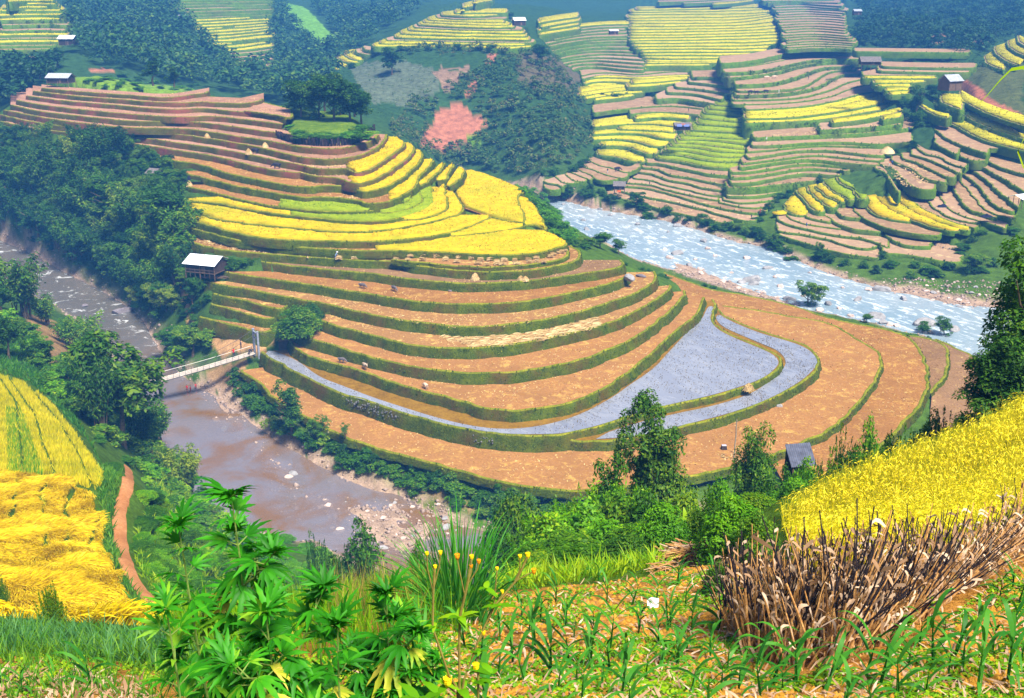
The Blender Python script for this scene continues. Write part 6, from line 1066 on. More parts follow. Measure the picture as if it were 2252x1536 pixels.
def pile(loc, w, h, n, name, label, mat=M_STALK, L=(.5, 1.0)):
    b = MB()
    for i in range(n):
        a = rng.normal(0, .5); l = rng.uniform(*L)*w; z = h*rng.random()**1.3; x = rng.normal(0, .18)*w*(1-z/h*.5); y = rng.normal(0, .16)*w*(1-z/h*.5); dx, dy = math.cos(a)*l/2, math.sin(a)*l/2; dz = rng.normal(0, .06)*w
        b.tube([(x-dx, y-dy, z-dz), (x+rng.normal(0, .01), y, z+rng.uniform(.0, .03)), (x+dx, y+dy, z+dz)], [.012*w, .013*w, .007*w], 5, int(rng.random() < .35))
    o = b.build(name, [mat, MBL['dry']]); o.location = loc; return tagp(o, label, 'stalk pile')
pile(hit(1520, 1240), 1.25, .38, 150, 'stalk_pile', 'loose heap of pale dry stalks beside the big green bush')
pile(hit(1700, 1250, 8)+Vector((0, .2, .75)) if False else hit(1462, 1258), .6, .16, 40, 'stalk_pile', 'few pale dry stalks left of the larger heap')
for k in range(7):
    px, py = [(1672, 1375), (1745, 1370), (1880, 1330), (1985, 1325), (2045, 1290), (2075, 1240), (1820, 1440)][k]; p = hit(px, min(py+70, 1478), 8, 40); f = Vector((p.x, p.y, 0)).normalized(); r = np.random.default_rng(k); acc = ACC(); n = 9
    for j in range(n):
        a = r.uniform(0, 6.28); tip = np.array([math.cos(a)*.16, math.sin(a)*.16, r.uniform(.1, .3)]); t = np.linspace(.15, 1, 12); c = tip*t[:, None]; s = np.array([-math.sin(a), math.cos(a), 0]); w = .075*(1-t)+.012
        for sg in (-1, 1): V, F = kites(c+sg*s*w[:, None]*.5, np.tile([0, 0, 1.], (12, 1))+r.normal(0, .2, (12, 3)), np.tile(sg*s+tip*.6, (12, 1)), w*1.15, .35); acc.add(V, F)
    o = acc.build('fern', [MBL['weed']]); o.location = p-f*.18+Vector((0, 0, (0.0, .1, .3, .25, .3, .2, 0)[k])); tagp(o, 'small bright fern growing among the dead stalks', 'fern', 'ferns among the dead stalks')
# --- big shrubs of the middle foreground
def bt(px, d, top, w, kind, lv, label, tree=False, **k):
    if not tree and 1150 < px < 1560 and d < 45: w *= 1.22; top -= 12; lv = 'lime' if kind == 'sprig' else lv
    by_top(px, d, top, w, kind, lv, label, tree, **k)
for a in ((768, 78, 1108, 135, 'lush', 'mid', 'round leafy bush standing before the gravel bar'), (705, 58, 1195, 84, 'lush', 'dark', 'dark round bush left of the brown grass stems'), (575, 62, 1268, 100, 'lush', 'dark', 'dark bush under the banana leaves right of the hemp'), (665, 92, 1140, 70, 'sprig', 'mid', 'thin loose bush at the river edge before the gravel'),
          (1160, 66, 1052, 150, 'lush', 'dark', 'dark bush hiding the corner of the lowest field'), (1095, 72, 1062, 110, 'lush', 'dark', 'darker bush left of the field corner'), (1225, 62, 1068, 110, 'lush', 'mid', 'olive bush right of the field corner'), (1100, 50, 1120, 90, 'lush', 'dark', 'very dark bush behind the elephant grass'),
          (1185, 34, 1105, 130, 'sprig', 'lime', 'feathery bright bush leftmost of the bright thicket'), (1255, 36, 1080, 140, 'sprig', 'lime', 'feathery bright bush in the middle of the bright thicket'), (1330, 38, 1045, 150, 'sprig', 'lime', 'tallest feathery bright bush of the thicket'), (1400, 39, 1050, 130, 'sprig', 'mid', 'feathery bush beside the dark mango like tree'), (1170, 27, 1200, 120, 'lush', 'mid', 'leafy bush behind the first maize row'), (1290, 28, 1180, 150, 'lush', 'mid', 'leafy bush below the feathery thicket'), (1400, 27, 1160, 130, 'lush', 'mid', 'leafy bush above the pale stalk heap'), (1480, 26, 1110, 110, 'lush', 'lime', 'light green bush with broad leaves left of the tall bush'),
          (905, 44, 1170, 70, 'lush', 'mid', 'small bush at the right end of the gravel bar'), (850, 30, 1280, 110, 'sprig', 'mid', 'weedy bush below the gravel bar'), (1130, 24, 1260, 70, 'sprig', 'mid', 'small feathery weed right of the elephant grass'),
          (1640, 20.5, 1075, 150, 'lush', 'lime', 'big leafy bush at the left end of the dead stalks'), (1700, 19.5, 1110, 100, 'lush', 'mid', 'leafy bush leaning over the left end of the dead stalks'), (1590, 24, 1050, 110, 'sprig', 'mid', 'feathery bush behind the big leafy one'), (1690, 30, 1085, 110, 'lush', 'mid', 'bush before the corrugated roof'), (1560, 30, 1110, 80, 'lush', 'mid', 'small bush between the dark tree and the big leafy one'), (1620, 15.6, 1230, 75, 'lush', 'dark', 'dark drooping bush against the dead stalks')): bt(*a)
for a in ((1195, 23.5, 1225, 110, 'lush', 'mid', 'low bush on the brow right of the elephant grass'), (1290, 23.5, 1205, 130, 'lush', 'mid', 'rounded bush on the brow above the first maize row'), (1395, 23.5, 1190, 110, 'lush', 'dark', 'dark low bush on the brow left of the pale stalk heap'), (1130, 58, 1066, 130, 'lush', 'dark', 'dark bush between the field corner and the elephant grass'), (1275, 52, 1066, 120, 'lush', 'mid', 'bush touching the lower edge of the lowest field'), (1425, 50, 1040, 110, 'lush', 'mid', 'green bush right behind the tallest feathery one'), (1540, 50, 1046, 110, 'lush', 'mid', 'bush between the dark tree and the bushy tree'), (1610, 44, 1040, 100, 'lush', 'lime', 'lime bush under the bushy tree left of the shed'), (1215, 33, 1120, 150, 'lush', 'lime', 'rounded lime bush at the foot of the feathery thicket'), (1300, 34, 1090, 160, 'lush', 'lime', 'lime bush filling the middle of the thicket'), (1370, 35, 1085, 150, 'lush', 'mid', 'green bush under the tallest feathery one'), (1440, 34, 1075, 130, 'lush', 'mid', 'green bush under the dark mango like tree'), (1520, 38, 1080, 120, 'lush', 'mid', 'leafy bush right of the dark mango like tree'), (1240, 30, 1170, 140, 'lush', 'mid', 'low green bush before the lime ones'), (1350, 29.5, 1150, 150, 'lush', 'lime', 'lime bush above the green weeds of the brow'), (1450, 29, 1150, 120, 'lush', 'mid', 'low leafy bush before the banana like plant'), (1752, 56, 1000, 80, 'lush', 'mid', 'leafy bush hiding the foot of the corrugated shed'), (1812, 58, 1000, 90, 'lush', 'lime', 'light bush right of the corrugated shed'), (1725, 48, 1040, 100, 'lush', 'mid', 'bush between the shed and the yellow rice'), (1780, 40, 1045, 110, 'lush', 'lime', 'lime bush at the far tip of the yellow rice')): bt(*a)
for a in ((1350, 44, 1003, 130, 'broad', 'mid', 'low spreading tree with broad leaves left of the dark mango like tree'), (1462, 54, 876, 150, 'finetall', 'dark', 'dense dark mango like tree in front of the flooded paddies'), (1682, 62, 916, 122, 'fine', 'mid', 'bushy tree left of the corrugated roof')): bt(*a, tree=True)
for k, (px, d, top, w, lv) in enumerate(((1800, 50, 985, 90, 'lime'), (1850, 52, 935, 80, 'mid'), (1885, 55, 880, 70, 'mid'), (1935, 54, 885, 70, 'lime'), (1985, 50, 920, 90, 'mid'), (2030, 52, 900, 70, 'mid'), (1900, 46, 985, 120, 'mid'), (1980, 44, 975, 110, 'lime'), (1840, 46, 1010, 100, 'lime'), (2075, 46, 880, 80, 'mid'), (2115, 46, 868, 80, 'mid'), (2060, 43, 930, 90, 'mid'), (2140, 42, 905, 80, 'lime'))):
    bt(px, d, top, w, 'sprig' if k % 3 else 'lush', lv, 'leafy shrub of the row between the brown fields and the tall yellow rice', group='shrubs behind the yellow rice')
bt(2262, 44, 440, 190, 'fine', 'mid', 'tall tree with yellow green top at the right edge', tree=True, seed=0); bt(2222, 42, 690, 180, 'fine', 'dark', 'lower dark tree under the tall one at the right edge', tree=True, seed=1); bt(2310, 46, 560, 190, 'fine', 'dark', 'dark tree partly cut by the right edge', tree=True, seed=0)
# --- elephant grass
def grass_clump(loc, n, L, wdt, lean, mat, name, label, cat='grass', droop=.3, seed=0):
    r = np.random.default_rng(seed); b = np.column_stack([r.normal(0, .10, (n, 2))*L, np.zeros(n)]); a = np.arctan2(b[:, 1], b[:, 0])+r.normal(0, .5, n); l = r.uniform(.55, 1.05, n)*L; o = r.uniform(.05, lean, n)*l; tip = b+np.column_stack([np.cos(a)*o, np.sin(a)*o, l*(1-.45*(o/l)**1.2-droop*r.random(n)*o/l)]); V, F = strips(b, tip, np.column_stack([np.zeros((n, 2)), l*.34]), r.uniform(.7, 1.3, n)*wdt, 6)
    acc = ACC(); acc.add(V, F); o_ = acc.build(name, [MBL[mat]]); o_.location = loc; return tagp(o_, label, cat)
e = hit(1012, 1368); grass_clump(e, 280, 1.95, .024, .72, 'eleph', 'elephant_grass', 'tall fountain of elephant grass at the brow of the maize field', seed=3)
grass_clump(hit(985, 1372), 40, 1.3, .026, .8, 'eleph', 'elephant_grass', 'short drooping tuft beside the tall elephant grass', seed=4)
grass_clump(pd(1545, 36), 9, 2.2, .30, .75, 'weed', 'banana_plant', 'banana plant with yellow green leaves beside the tall bush', 'banana', seed=5)
grass_clump(pd(545, 62), 9, 2.6, .42, .8, 'weed', 'banana_plant', 'banana plant with bright leaves right of the hemp top', 'banana', seed=6)
grass_clump(pd(1500, 30), 7, 1.5, .22, .75, 'weed', 'banana_plant', 'small banana like plant above the pale stalk heap', 'banana', seed=8)
# --- hemp
def leaflet(L, w, n=9):
    t = np.linspace(0, 1, n); prof = np.sin(np.pi*np.clip(t**.85, 0, 1))**.9*w; prof = prof*(1+.16*((np.arange(n) % 2)*2-1)); z = -.30*L*t**2; return t*L, prof, z
def hemp_leaf(acc, origin, azim, pitch, L, r, mi=0):
    k = 7 if L > .07 else 5; angs = np.linspace(-1.25, 1.25, k); ca_, sa_ = math.cos(azim), math.sin(azim); cpi, spi = math.cos(pitch), math.sin(pitch); ex = np.array([ca_*cpi, sa_*cpi, spi]); ey = np.array([-sa_, ca_, 0]); ez = np.cross(ex, ey); roll = r.normal(0, .25)
    ey, ez = ey*math.cos(roll)+ez*math.sin(roll), ez*math.cos(roll)-ey*math.sin(roll)
    for a in angs:
        l = L*(1-.52*(abs(a)/1.25)**1.4); x, p, z = leaflet(l, l*.085); d = ex*math.cos(a)+ey*math.sin(a); s = ey*math.cos(a)-ex*math.sin(a); c = origin+d[None]*x[:, None]+ez[None]*z[:, None]+np.array([0, 0, -1.])*(x/l)[:, None]**2*l*.16
        V = np.stack([c-s*p[:, None]+ez*p[:, None]*.35, c, c+s*p[:, None]+ez*p[:, None]*.35], 1).reshape(-1, 3); n = len(x); F = []
        for i in range(n-1):
            for j in (0, 1): F.append((3*i+j, 3*i+j+1, 3*i+j+4, 3*i+j+3))
        acc.add(V, np.array(F), mi)
def hemp(px, d, top, label, seed, branches=4, lean=(0, 0), Ls=.15):
    r = np.random.default_rng(seed); p = pd(px, d); H = at_d(px, top, d)[2]-p.z; e = empty('hemp_plant', p); tagp(e, label, 'hemp'); st = MB(); fo = ACC()
    def axis(o0, dirv, Ln, r0, nodes, L0):
        o0 = np.array(o0, float); dv_ = np.array(dirv, float); dv_ /= np.linalg.norm(dv_); pts = []; rad = []
        for i in range(9): t = i/8; q = o0+dv_*Ln*t+np.array([0, 0, .12*Ln*t*t])+r.normal(0, .004, 3); pts.append(tuple(q)); rad.append(r0*(1-.75*t))
        st.tube(pts, rad, 6); a0 = r.uniform(0, 6.28)
        for k in range(nodes):
            t = .22+.78*k/(nodes-1); q = np.array([np.interp(t*8, range(9), [P[j] for P in pts]) for j in range(3)]); a0 += math.pi/2+r.normal(0, .3)
            for s in (0, math.pi):
                az = a0+s+r.normal(0, .2); pl = L0*.45*(1.1-t*.7); pit = -.35+1.5*t**2.2+r.normal(0, .15); q2 = q+np.array([math.cos(az)*pl, math.sin(az)*pl, pl*(.25+.5*t)]); st.tube([tuple(q), tuple(q2)], [.0028, .0018], 4, cap=False); hemp_leaf(fo, q2, az, pit-.15, L0*(1.15-.55*t)*r.uniform(.8, 1.15), r, 1 if (t < .45 and r.random() < .22) else 0)
        q = np.array(pts[-1])
        for k in range(6): hemp_leaf(fo, q, r.uniform(0, 6.28), r.uniform(.6, 1.3), L0*r.uniform(.45, .7), r)
        return pts
    P = axis((0, 0, -.05), (lean[0], lean[1], 1), H-.04, .009, max(8, int(H/.085)), Ls)
    for k in range(branches):
        t = r.uniform(.35, .85); q = [np.interp(t*8, range(9), [w[j] for w in P]) for j in range(3)]; a = r.uniform(0, 6.28); axis(q, (math.cos(a)*.9, math.sin(a)*.9, .9), r.uniform(.25, .5)*(1.2-t*.6), .005, 5, Ls*.85)
    st.build('stem', M_HSTEM, e); o = fo.build('foliage', [MBL['hemp'], M_HYEL]); o.parent = e; return e
M_HSTEM = mat_plain('hemp_stem', (.16, .24, .05), .7, .3, 20); M_HYEL = mat_blade('hemp_yellowing', [(0, (.16, .34, .02)), (.5, (.45, .50, .03)), (1, (.70, .50, .10))], .3, 8)
hemp(462, 3.0, 1165, 'tallest hemp plant rising against the calm river', 1, 7, (.02, 0), .155); hemp(400, 2.9, 1230, 'hemp plant leaning left of the tallest one', 12, 4, (-.04, 0), .14)
hemp(640, 2.9, 1370, 'bushy hemp plant in the middle of the lower edge', 2, 6, (.02, 0), .16); hemp(780, 3.1, 1350, 'rightmost bushy hemp plant of the lower edge', 3, 6, (.05, 0), .155); hemp(700, 2.6, 1420, 'low hemp plant between the two bushy ones', 4, 5, (0, 0), .16)
hemp(350, 2.7, 1400, 'leftmost low hemp plant with drooping leaves', 5, 4, (-.05, 0), .15); hemp(540, 2.6, 1400, 'low hemp plant right below the tallest one', 6, 5, (.0, 0), .16); hemp(815, 3.4, 1380, 'small hemp plant at the right end of the hemp row', 7, 3, (.06, 0), .15)
# --- yellow flowered weed close to the camera
def pt(px, py, t): return Vector(np.array([0, 0, CAMH])+dirs(px, py)*t)
M_FLW = mat_plain('flower_yellow', (.85, .55, .01), .7, .25, 60); M_FLO = mat_plain('flower_orange', (.70, .26, .01), .7, .3, 60); M_STEM = mat_plain('weed_stem', (.16, .13, .03), .8, .3, 30)
e = empty('flowering_weed', pd(1000, 2.6)); tagp(e, 'thin weed with small yellow and orange button flowers', 'flower'); st = MB(); E0 = e.location; CH = lambda s: [tuple(pt(x, y, 2.6+.0*i)-E0) for i, (x, y) in enumerate(PX(s))]
root = (0, 0, 0)
for s, w in (("H 850,1536 852,1420 850,1180 856,1040 900,850 925,690", .0034), ("H 870,1480 880,1420 960,1200 1060,980 1200,820 1262,680", .0032), ("H 840,1480 790,1400 690,1110 694,900 703,750", .0032), ("H 965,1536 965,1370 955,1350", .003), ("H 694,900 660,760 655,668", .0018), ("H 694,880 730,740 736,665", .0018), ("H 900,850 960,760 968,715", .0018), ("H 905,830 925,770 922,742", .0018), ("H 880,900 850,760 838,690", .0018), ("H 1060,980 1070,860 1078,760", .0018), ("H 1180,840 1216,760 1216,685", .0018), ("H 1190,830 1260,790 1300,772", .0018), ("H 1080,960 1105,920 1110,900", .0018), ("H 955,1210 990,1160 995,1145", .0018), ("H 870,1536 790,1470 780,1445", .0024)):
    P = CH(s); P = [root]+P if P[0][2] < CH("H 850,1500")[0][2]+.03 else P; st.tube(P, [w]*len(P), 5)
st.build('stem', M_STEM, e)
r = np.random.default_rng(5)
for i, (x, y, big, mt) in enumerate(((655, 665, 1, 0), (736, 660, 1.1, 0), (705, 745, 1, 0), (838, 682, 1.4, 1), (925, 686, 1.2, 0), (968, 712, 1.1, 1), (921, 742, 1, 1), (1078, 755, .9, 0), (1110, 895, .9, 0), (1216, 682, 1, 0), (1264, 674, 1.3, 0), (1300, 770, 1.3, 1), (996, 1143, 1.1, 0), (950, 1348, 1.9, 0), (780, 1438, 2.4, 0))):
    c = pt(*PX("H %d,%d" % (x, y))[0], 2.6)-E0; k = .0044*big; b = MB(); b.tube([c-Vector((0, 0, k*1.4)), c-Vector((0, 0, k*.3)), c+Vector((0, 0, k*.5)), c+Vector((0, 0, k*1.0))], [k*.5, k*.95, k*1.0, k*.35], 8)
    for j in range(12): a = j*.52; b.tube([c+Vector((math.cos(a)*k*.6, math.sin(a)*k*.6, k*.6)), c+Vector((math.cos(a)*k*1.1, math.sin(a)*k*1.1, k*1.2))], [k*.22, k*.12], 4)
    b.build('flower', M_FLO if mt else M_FLW, e)
ac = ACC()
for x, y, L in ((850, 1040, .055), (852, 1045, .05), (1100, 975, .05), (1010, 870, .04), (1040, 1385, .06), (860, 1480, .07), (940, 1440, .05), (700, 1100, .03), (720, 1500, .06), (600, 1536, .07), (980, 1250, .03)):
    c = np.array(pt(*PX("H %d,%d" % (x, y))[0], 2.6)-E0)
    for a in r.uniform(0, 6.28, 4): 
        V, F = strips(c[None], (c+np.array([math.cos(a)*L, math.sin(a)*L*.7, r.uniform(-.4, .3)*L]))[None], np.array([[0, 0, L*.2]]), [L*.42], 5, side=np.array([[0, 0, 1.]])); ac.add(V, F)
o = ac.build('leaves', [MBL['weed']]); o.parent = e
# --- tall grass whose arching blades cross the right edge
e = pd(2440, 3.2); ac = ACC()
for s, w in (("C 2260,440 2150,390 2060,470 1980,570 1910,640", .011), ("C 2280,760 2190,840 2150,890 2170,980 2230,1060", .012), ("C 2330,300 2300,420 2290,600 2280,800", .014), ("C 2360,200 2340,420 2300,500", .013)):
    P = smooth_line(np.array([tuple(pt(x, y, 3.0)) for x, y in PX(s)]), .03, 2) ; P = np.concatenate([np.array([[e.x, e.y, e.z], [(e.x+P[0][0])/2+.02, e.y, (e.z+P[0][2])/2+.2]]), P]) ; n = len(P); t = np.linspace(0, 1, n); wd = w*np.sin(np.clip(t*.96+.06, 0, 1)*math.pi)**.6; sd = np.array([.3, .2, .9]); V = np.stack([P-sd*wd[:, None]*.5, P+sd*wd[:, None]*.5], 1).reshape(-1, 3); F = np.array([[2*i, 2*i+1, 2*i+3, 2*i+2] for i in range(n-1)]); ac.add(V, F)
tagp(ac.build('tall_grass', [MBL['weed']]), 'thin arching grass blades reaching in from the right edge', 'grass')
# ------------------------------------------------------------------ huts
M_WHITE = mat_plain('white_sheet', (.80, .82, .86), .5, .12, 1.2); M_GREYROOF = mat_plain('grey_roof', (.34, .36, .42), .7, .3, 1.5); M_THATCH = mat_noise('thatch', [(0, (.07, .06, .06)), (.5, (.16, .14, .14)), (1, (.28, .25, .23))], 2, 12, .95, .6, .1)
M_WOOD = mat_plain('old_wood', (.15, .10, .07), .9, .45, 3); M_DARKW = mat_plain('dark_wood', (.055, .04, .035), .9, .4, 3); M_BLUE = mat_plain('blue_tarp', (.16, .20, .48), .5, .3, 2); M_ORANGE = mat_plain('orange_cloth', (.75, .16, .04), .8, .2, 3); M_BLACK = mat_plain('black_net', (.018, .018, .035), .6, .5, 2); M_STRAW = mat_noise('straw', [(0, (.26, .14, .04)), (.5, (.48, .31, .11)), (1, (.70, .52, .24))], 3, 14, .95, .7, .08)
M_SEAM = mat_plain('roof_seam', (.12, .13, .16), .6, .2, 3); M_PATCH = mat_plain('roof_patch', (.42, .42, .52), .6, .1, 3)
def corr_plane(b, p0, ux, vy, w, l, amp=.03, n=None, mi=0, th=.03):
    n = n or int(w/.16); P = []
    for k, off in ((0, 0), (1, -th)):
        for j in (0, 1):
            for i in range(n*2+1): P.append(Vector(p0)+ux*(w*i/(n*2))+vy*(l*j)+Vector((0, 0, (amp if i % 2 else 0)+off)))
    m = n*2+1; F = [(i, i+1, m+i+1, m+i) for i in range(m-1)]+[(2*m+i+1, 2*m+i, 3*m+i, 3*m+i+1) for i in range(m-1)]+[(i+1, i, 2*m+i, 2*m+i+1) for i in range(m-1)]+[(m+i, m+i+1, 3*m+i+1, 3*m+i) for i in range(m-1)]; b.add(P, F, mi)
def hut(loc, rz, w, d, eave, pitch, roof_m, label, wall_m=None, stilt=0.0, walls=True, extras=None, name='hut', over=.45):
    e = empty(name, loc, rz); tagp(e, label, 'hut'); rise = math.tan(pitch)*(d/2+over); sl = math.hypot(d/2+over, rise)
    for sg in (-1, 1):
        b = MB(); vy = Vector((0, -sg*(d/2+over), rise)).normalized(); ux = Vector((1, 0, 0)) if sg < 0 else Vector((-1, 0, 0)); vy = Vector((0, (d/2+over)*(1 if sg < 0 else -1), rise)).normalized()
        corr_plane(b, Vector((-w/2-over if sg < 0 else w/2+over, sg*(d/2+over), eave)), ux, vy, w+2*over, sl-.02, .035); b.build('roof', roof_m, e)
    for x in (-w/2, 0, w/2):
        for y in (-d/2, d/2):
            b = MB(); b.tube([(x, y, -.4), (x, y, eave+(rise*over/(d/2+over)) - .02)], .09, 6); b.build('post', M_WOOD, e)
    if stilt: b = MB(); b.box((0, 0, stilt), (w-.05, d-.05, .12)); b.build('floor', M_WOOD, e)
    if walls:
        z0 = stilt+.06 if stilt else -.1; h = eave-z0-.12; b = MB()
        for c, s in (((0, -d/2+.11, z0+h/2), (w-.24, .06, h)), ((0, d/2-.11, z0+h/2), (w-.24, .06, h)), ((-w/2+.11, 0, z0+h/2), (.06, d-.30, h)), ((w/2-.11, 0, z0+h/2), (.06, d-.30, h))): b.box(c, s)
        for sx in (-1, 1):   # gable boards
            b.add([(sx*(w/2-.10), -d/2+.2, eave-.1), (sx*(w/2-.10), d/2-.2, eave-.1), (sx*(w/2-.10), 0, eave+rise-.35), (sx*(w/2-.15), -d/2+.2, eave-.1), (sx*(w/2-.15), d/2-.2, eave-.1), (sx*(w/2-.15), 0, eave+rise-.35)], [(0, 1, 2), (5, 4, 3), (0, 3, 4, 1), (1, 4, 5, 2), (2, 5, 3, 0)])
        b.build('wall', wall_m or M_DARKW, e)
        b = MB(); b.box((w*.12, -d/2+.05, z0+min(.9, h*.42)), (.85, .05, min(1.7, h*.8))); b.build('door', M_WOOD, e)
    if extras: extras(e, w, d, eave, rise, sl)
    return e
def zp(px, py, z): return Vector(at_z(px, py, z))
def ex_white(e, w, d, eave, rise, sl):
    a = math.atan2(rise, d/2+.45); R_ = Matrix.Rotation(a, 3, 'X')
    def on(x, t): return Vector((x, -(d/2+.45)+(d/2+.45)*t, eave+rise*t+.06))
    b = MB(); b.box(on(-.35, .5), (.10, sl*.96, .03), R_); b.build('roof_seam', M_SEAM, e)
    b = MB(); b.box(on(1.05, .56), (.8, 1.6, .03), R_); b.build('roof_patch', M_PATCH, e)
    b = MB(); [b.box((-w/2+w*i/6, -d/2-.1, .9), (.06, .06, 1.9)) for i in range(1, 6)]; b.box((0, -d/2-.1, 1.0), (w, .07, .09)); b.box((0, -d/2-.1, 1.6), (w, .07, .09)); b.build('rail', M_WOOD, e)
hut(zp(458, 603, 15.3), -.33, 7.0, 5.6, 2.7, .42, M_WHITE, 'open shed with big white sheet roof beside the lower left steps', stilt=.9, extras=ex_white, wall_m=M_DARKW)
b = MB()
for i in range(22): x, y = rng.normal(0, 1.6), rng.normal(0, .5); a = rng.normal(0, .4); b.tube([(x-1.3*math.cos(a), y-1.3*math.sin(a), .1+rng.random()*.4), (x+1.3*math.cos(a), y+1.3*math.sin(a), .1+rng.random()*.5)], .06, 5)
tagp(b.build('log_pile', M_WOOD, loc=zp(475, 612, 14.6)), 'heap of brown poles in front of the white roofed shed', 'log pile')
def far_hut(px, py, d, rz, w, dp, eave, pitch, m, label, **k):
    p = Vector(at_d(px, py, d)); g = gz(p.x, p.y); p.z = g if abs(g-p.z) < 6 else p.z; return hut(Vector(at_d(px, py, d)), rz, w, dp, eave, pitch, m, label, **k)
hut(zp(136, 190, 40.6), -.12, 7.6, 5, 2.9, .45, M_GREYROOF, 'grey roofed hut on posts at the upper left end of the spur', stilt=1.2)
far_hut(151, 99, 520, -.1, 6.6, 4.6, 2.6, .5, M_WHITE, 'small hut with pale roof among the upper left terraces')
far_hut(1141, 56, 630, .3, 6.5, 5, 2.6, .55, M_WHITE, 'dark hut with a pale roof on the far ridge')
far_hut(1911, 153, 478, -.05, 7.8, 5, 3.2, .6, M_THATCH, 'dark thatched hut on tall posts between the far terraces', stilt=2.0)
far_hut(2088, 198, 415, .45, 6.2, 5.2, 3.2, .62, M_GREYROOF, 'pale roofed wooden hut below the red soil hill', wall_m=M_WOOD)
far_hut(1349, 76, 640, .2, 4.6, 3.6, 2.0, .3, M_WHITE, 'tiny white shelter high in the grey terraces')
far_hut(2243, 452, 318, .5, 4.6, 4.4, 2.2, .35, M_WHITE, 'white roof cut by the right edge above the yellow green tree', walls=False)
far_hut(407, 50, 700, .1, 6.5, 5, 3, .5, M_GREYROOF, 'tiny grey hut at the left of the hazy upper terraces')
far_hut(1884, 33, 800, .1, 5, 4, 2.4, .5, M_GREYROOF, 'tiny grey hut at the edge of the blue wood')
def ex_or(e, w, d, eave, rise, sl):
    b = MB(); b.box((0, -d/2-.12, .75), (1.2, .06, .7)); b.build('cloth', M_ORANGE, e)
far_hut(1362, 424, 357, -.15, 3.4, 3, 2.5, .62, M_THATCH, 'small grey thatched hut on stilts by the far river bank', stilt=1.3, extras=ex_or)
def ex_tarp(e, w, d, eave, rise, sl):
    b = MB(); b.box((-w*.28, -d/2-.5, eave+.25), (w*.34, .08, .9), Matrix.Rotation(-.5, 3, 'X')); b.box((w*.22, -d/2-.5, eave+.2), (w*.36, .08, .8), Matrix.Rotation(-.4, 3, 'X')); b.build('tarp', M_BLUE, e)
    b = MB(); b.box((0, -d/2-.2, eave+.75), (w*.3, .06, .25)); b.build('cloth', M_ORANGE, e)
far_hut(1499, 291, 415, .05, 5.6, 4.4, 2.6, .4, M_THATCH, 'hut patched with blue tarps beside the lime green rice', stilt=1.0, extras=ex_tarp)
hut(zp(352, 404, 22.5), -.35, 5.2, 4.4, 2.6, .5, M_THATCH, 'grey thatched hut half hidden behind the dark grove')
# corrugated shed below the shrubs on the right
e = empty('shed', pd(1786, 66)); tagp(e, 'slanted grey corrugated roof shed among the shrubs', 'shed'); b = MB(); z0 = at_d(1786, 1008, 66)[2]-e.location.z
corr_plane(b, Vector((-.85, -.9, z0-.35)), Vector((.97, .10, .04)).normalized(), Vector((-.10, .9, .62)).normalized(), 1.7, 1.75, .035, 12); b.build('roof', mat_plain('zinc', (.11, .12, .17), .45, .3, 3, .3), e)
for x, y in ((-.7, -.75), (.75, -.6), (-.8, .8), (.65, .9)): b = MB(); b.tube([(x, y, -.3), (x, y, z0-.42+(.62*(y+.9)/.9*.85 if y > 0 else .1))], .05, 6); b.build('post', M_WOOD, e)
b = MB(); b.box((0, .85, z0*.5), (1.5, .05, z0)); b.build('wall', M_DARKW, e)
b = MB(); P = [zp(1614, 1012, 4.5)+Vector((rng.normal(0, .03), 0, 6.6*i/8)) for i in range(9)]; L0 = P[0].copy(); b.tube([p-L0 for p in P], [.11, .11, .10, .10, .10, .09, .09, .08, .07], 6); tagp(b.build('pole', M_BARK_PALE, loc=L0), 'bare wooden pole standing in the lowest brown field', 'pole')
b = MB(); b.box((0, 0, .3), (.9, .7, .6), None, 0, .8); b.box((0, 0, .62), (.7, .5, .08), None, 1); tagp(b.build('crate', [M_DARKW, M_PATCH], loc=zp(1592, 988, 4.5)), 'small dark box left of the bare pole in the brown field', 'box')
# ------------------------------------------------------------------ footbridge
M_DECK = mat_noise('deck_planks', [(0, (.36, .30, .25)), (.5, (.58, .50, .43)), (1, (.74, .67, .60))], 1.2, 8, .9, .4, .03); M_TOWER = mat_plain('tower_concrete', (.24, .26, .34), .85, .3, 2); M_CABLE = mat_plain('cable', (.10, .09, .10), .7, .2, 5); M_RAILW = mat_plain('rail_white', (.66, .64, .62), .8, .2, 4)
c_nl, c_nr, c_fl, c_fr = zp(330, 845, 4.75), zp(566, 781, ZBR), zp(325, 833, 4.75), zp(550, 770, ZBR)
A0, B0 = (c_nl+c_fl)/2, (c_nr+c_fr)/2; ax = (B0-A0); Lb = ax.length; ax.normalize(); pr = Vector((ax.y, -ax.x, 0)); A0 = A0-ax*7; Lb += 7; WB = 1.9
e = empty('footbridge', A0); tagp(e, 'narrow pale plank suspension footbridge over the left river', 'bridge')
sag = lambda t: -.9*4*t*(1-t)*.35
b = MB(); n = 96
for i in range(n):
    t = (i+.5)/n; c = ax*(Lb*t)+Vector((0, 0, sag(t)+rng.normal(0, .008))); b.box(c, (Lb/n*.90, WB*rng.uniform(.96, 1.03), .07), Matrix.Rotation(math.atan2(ax.y, ax.x), 3, 'Z'))
b.build('deck', M_DECK, e)
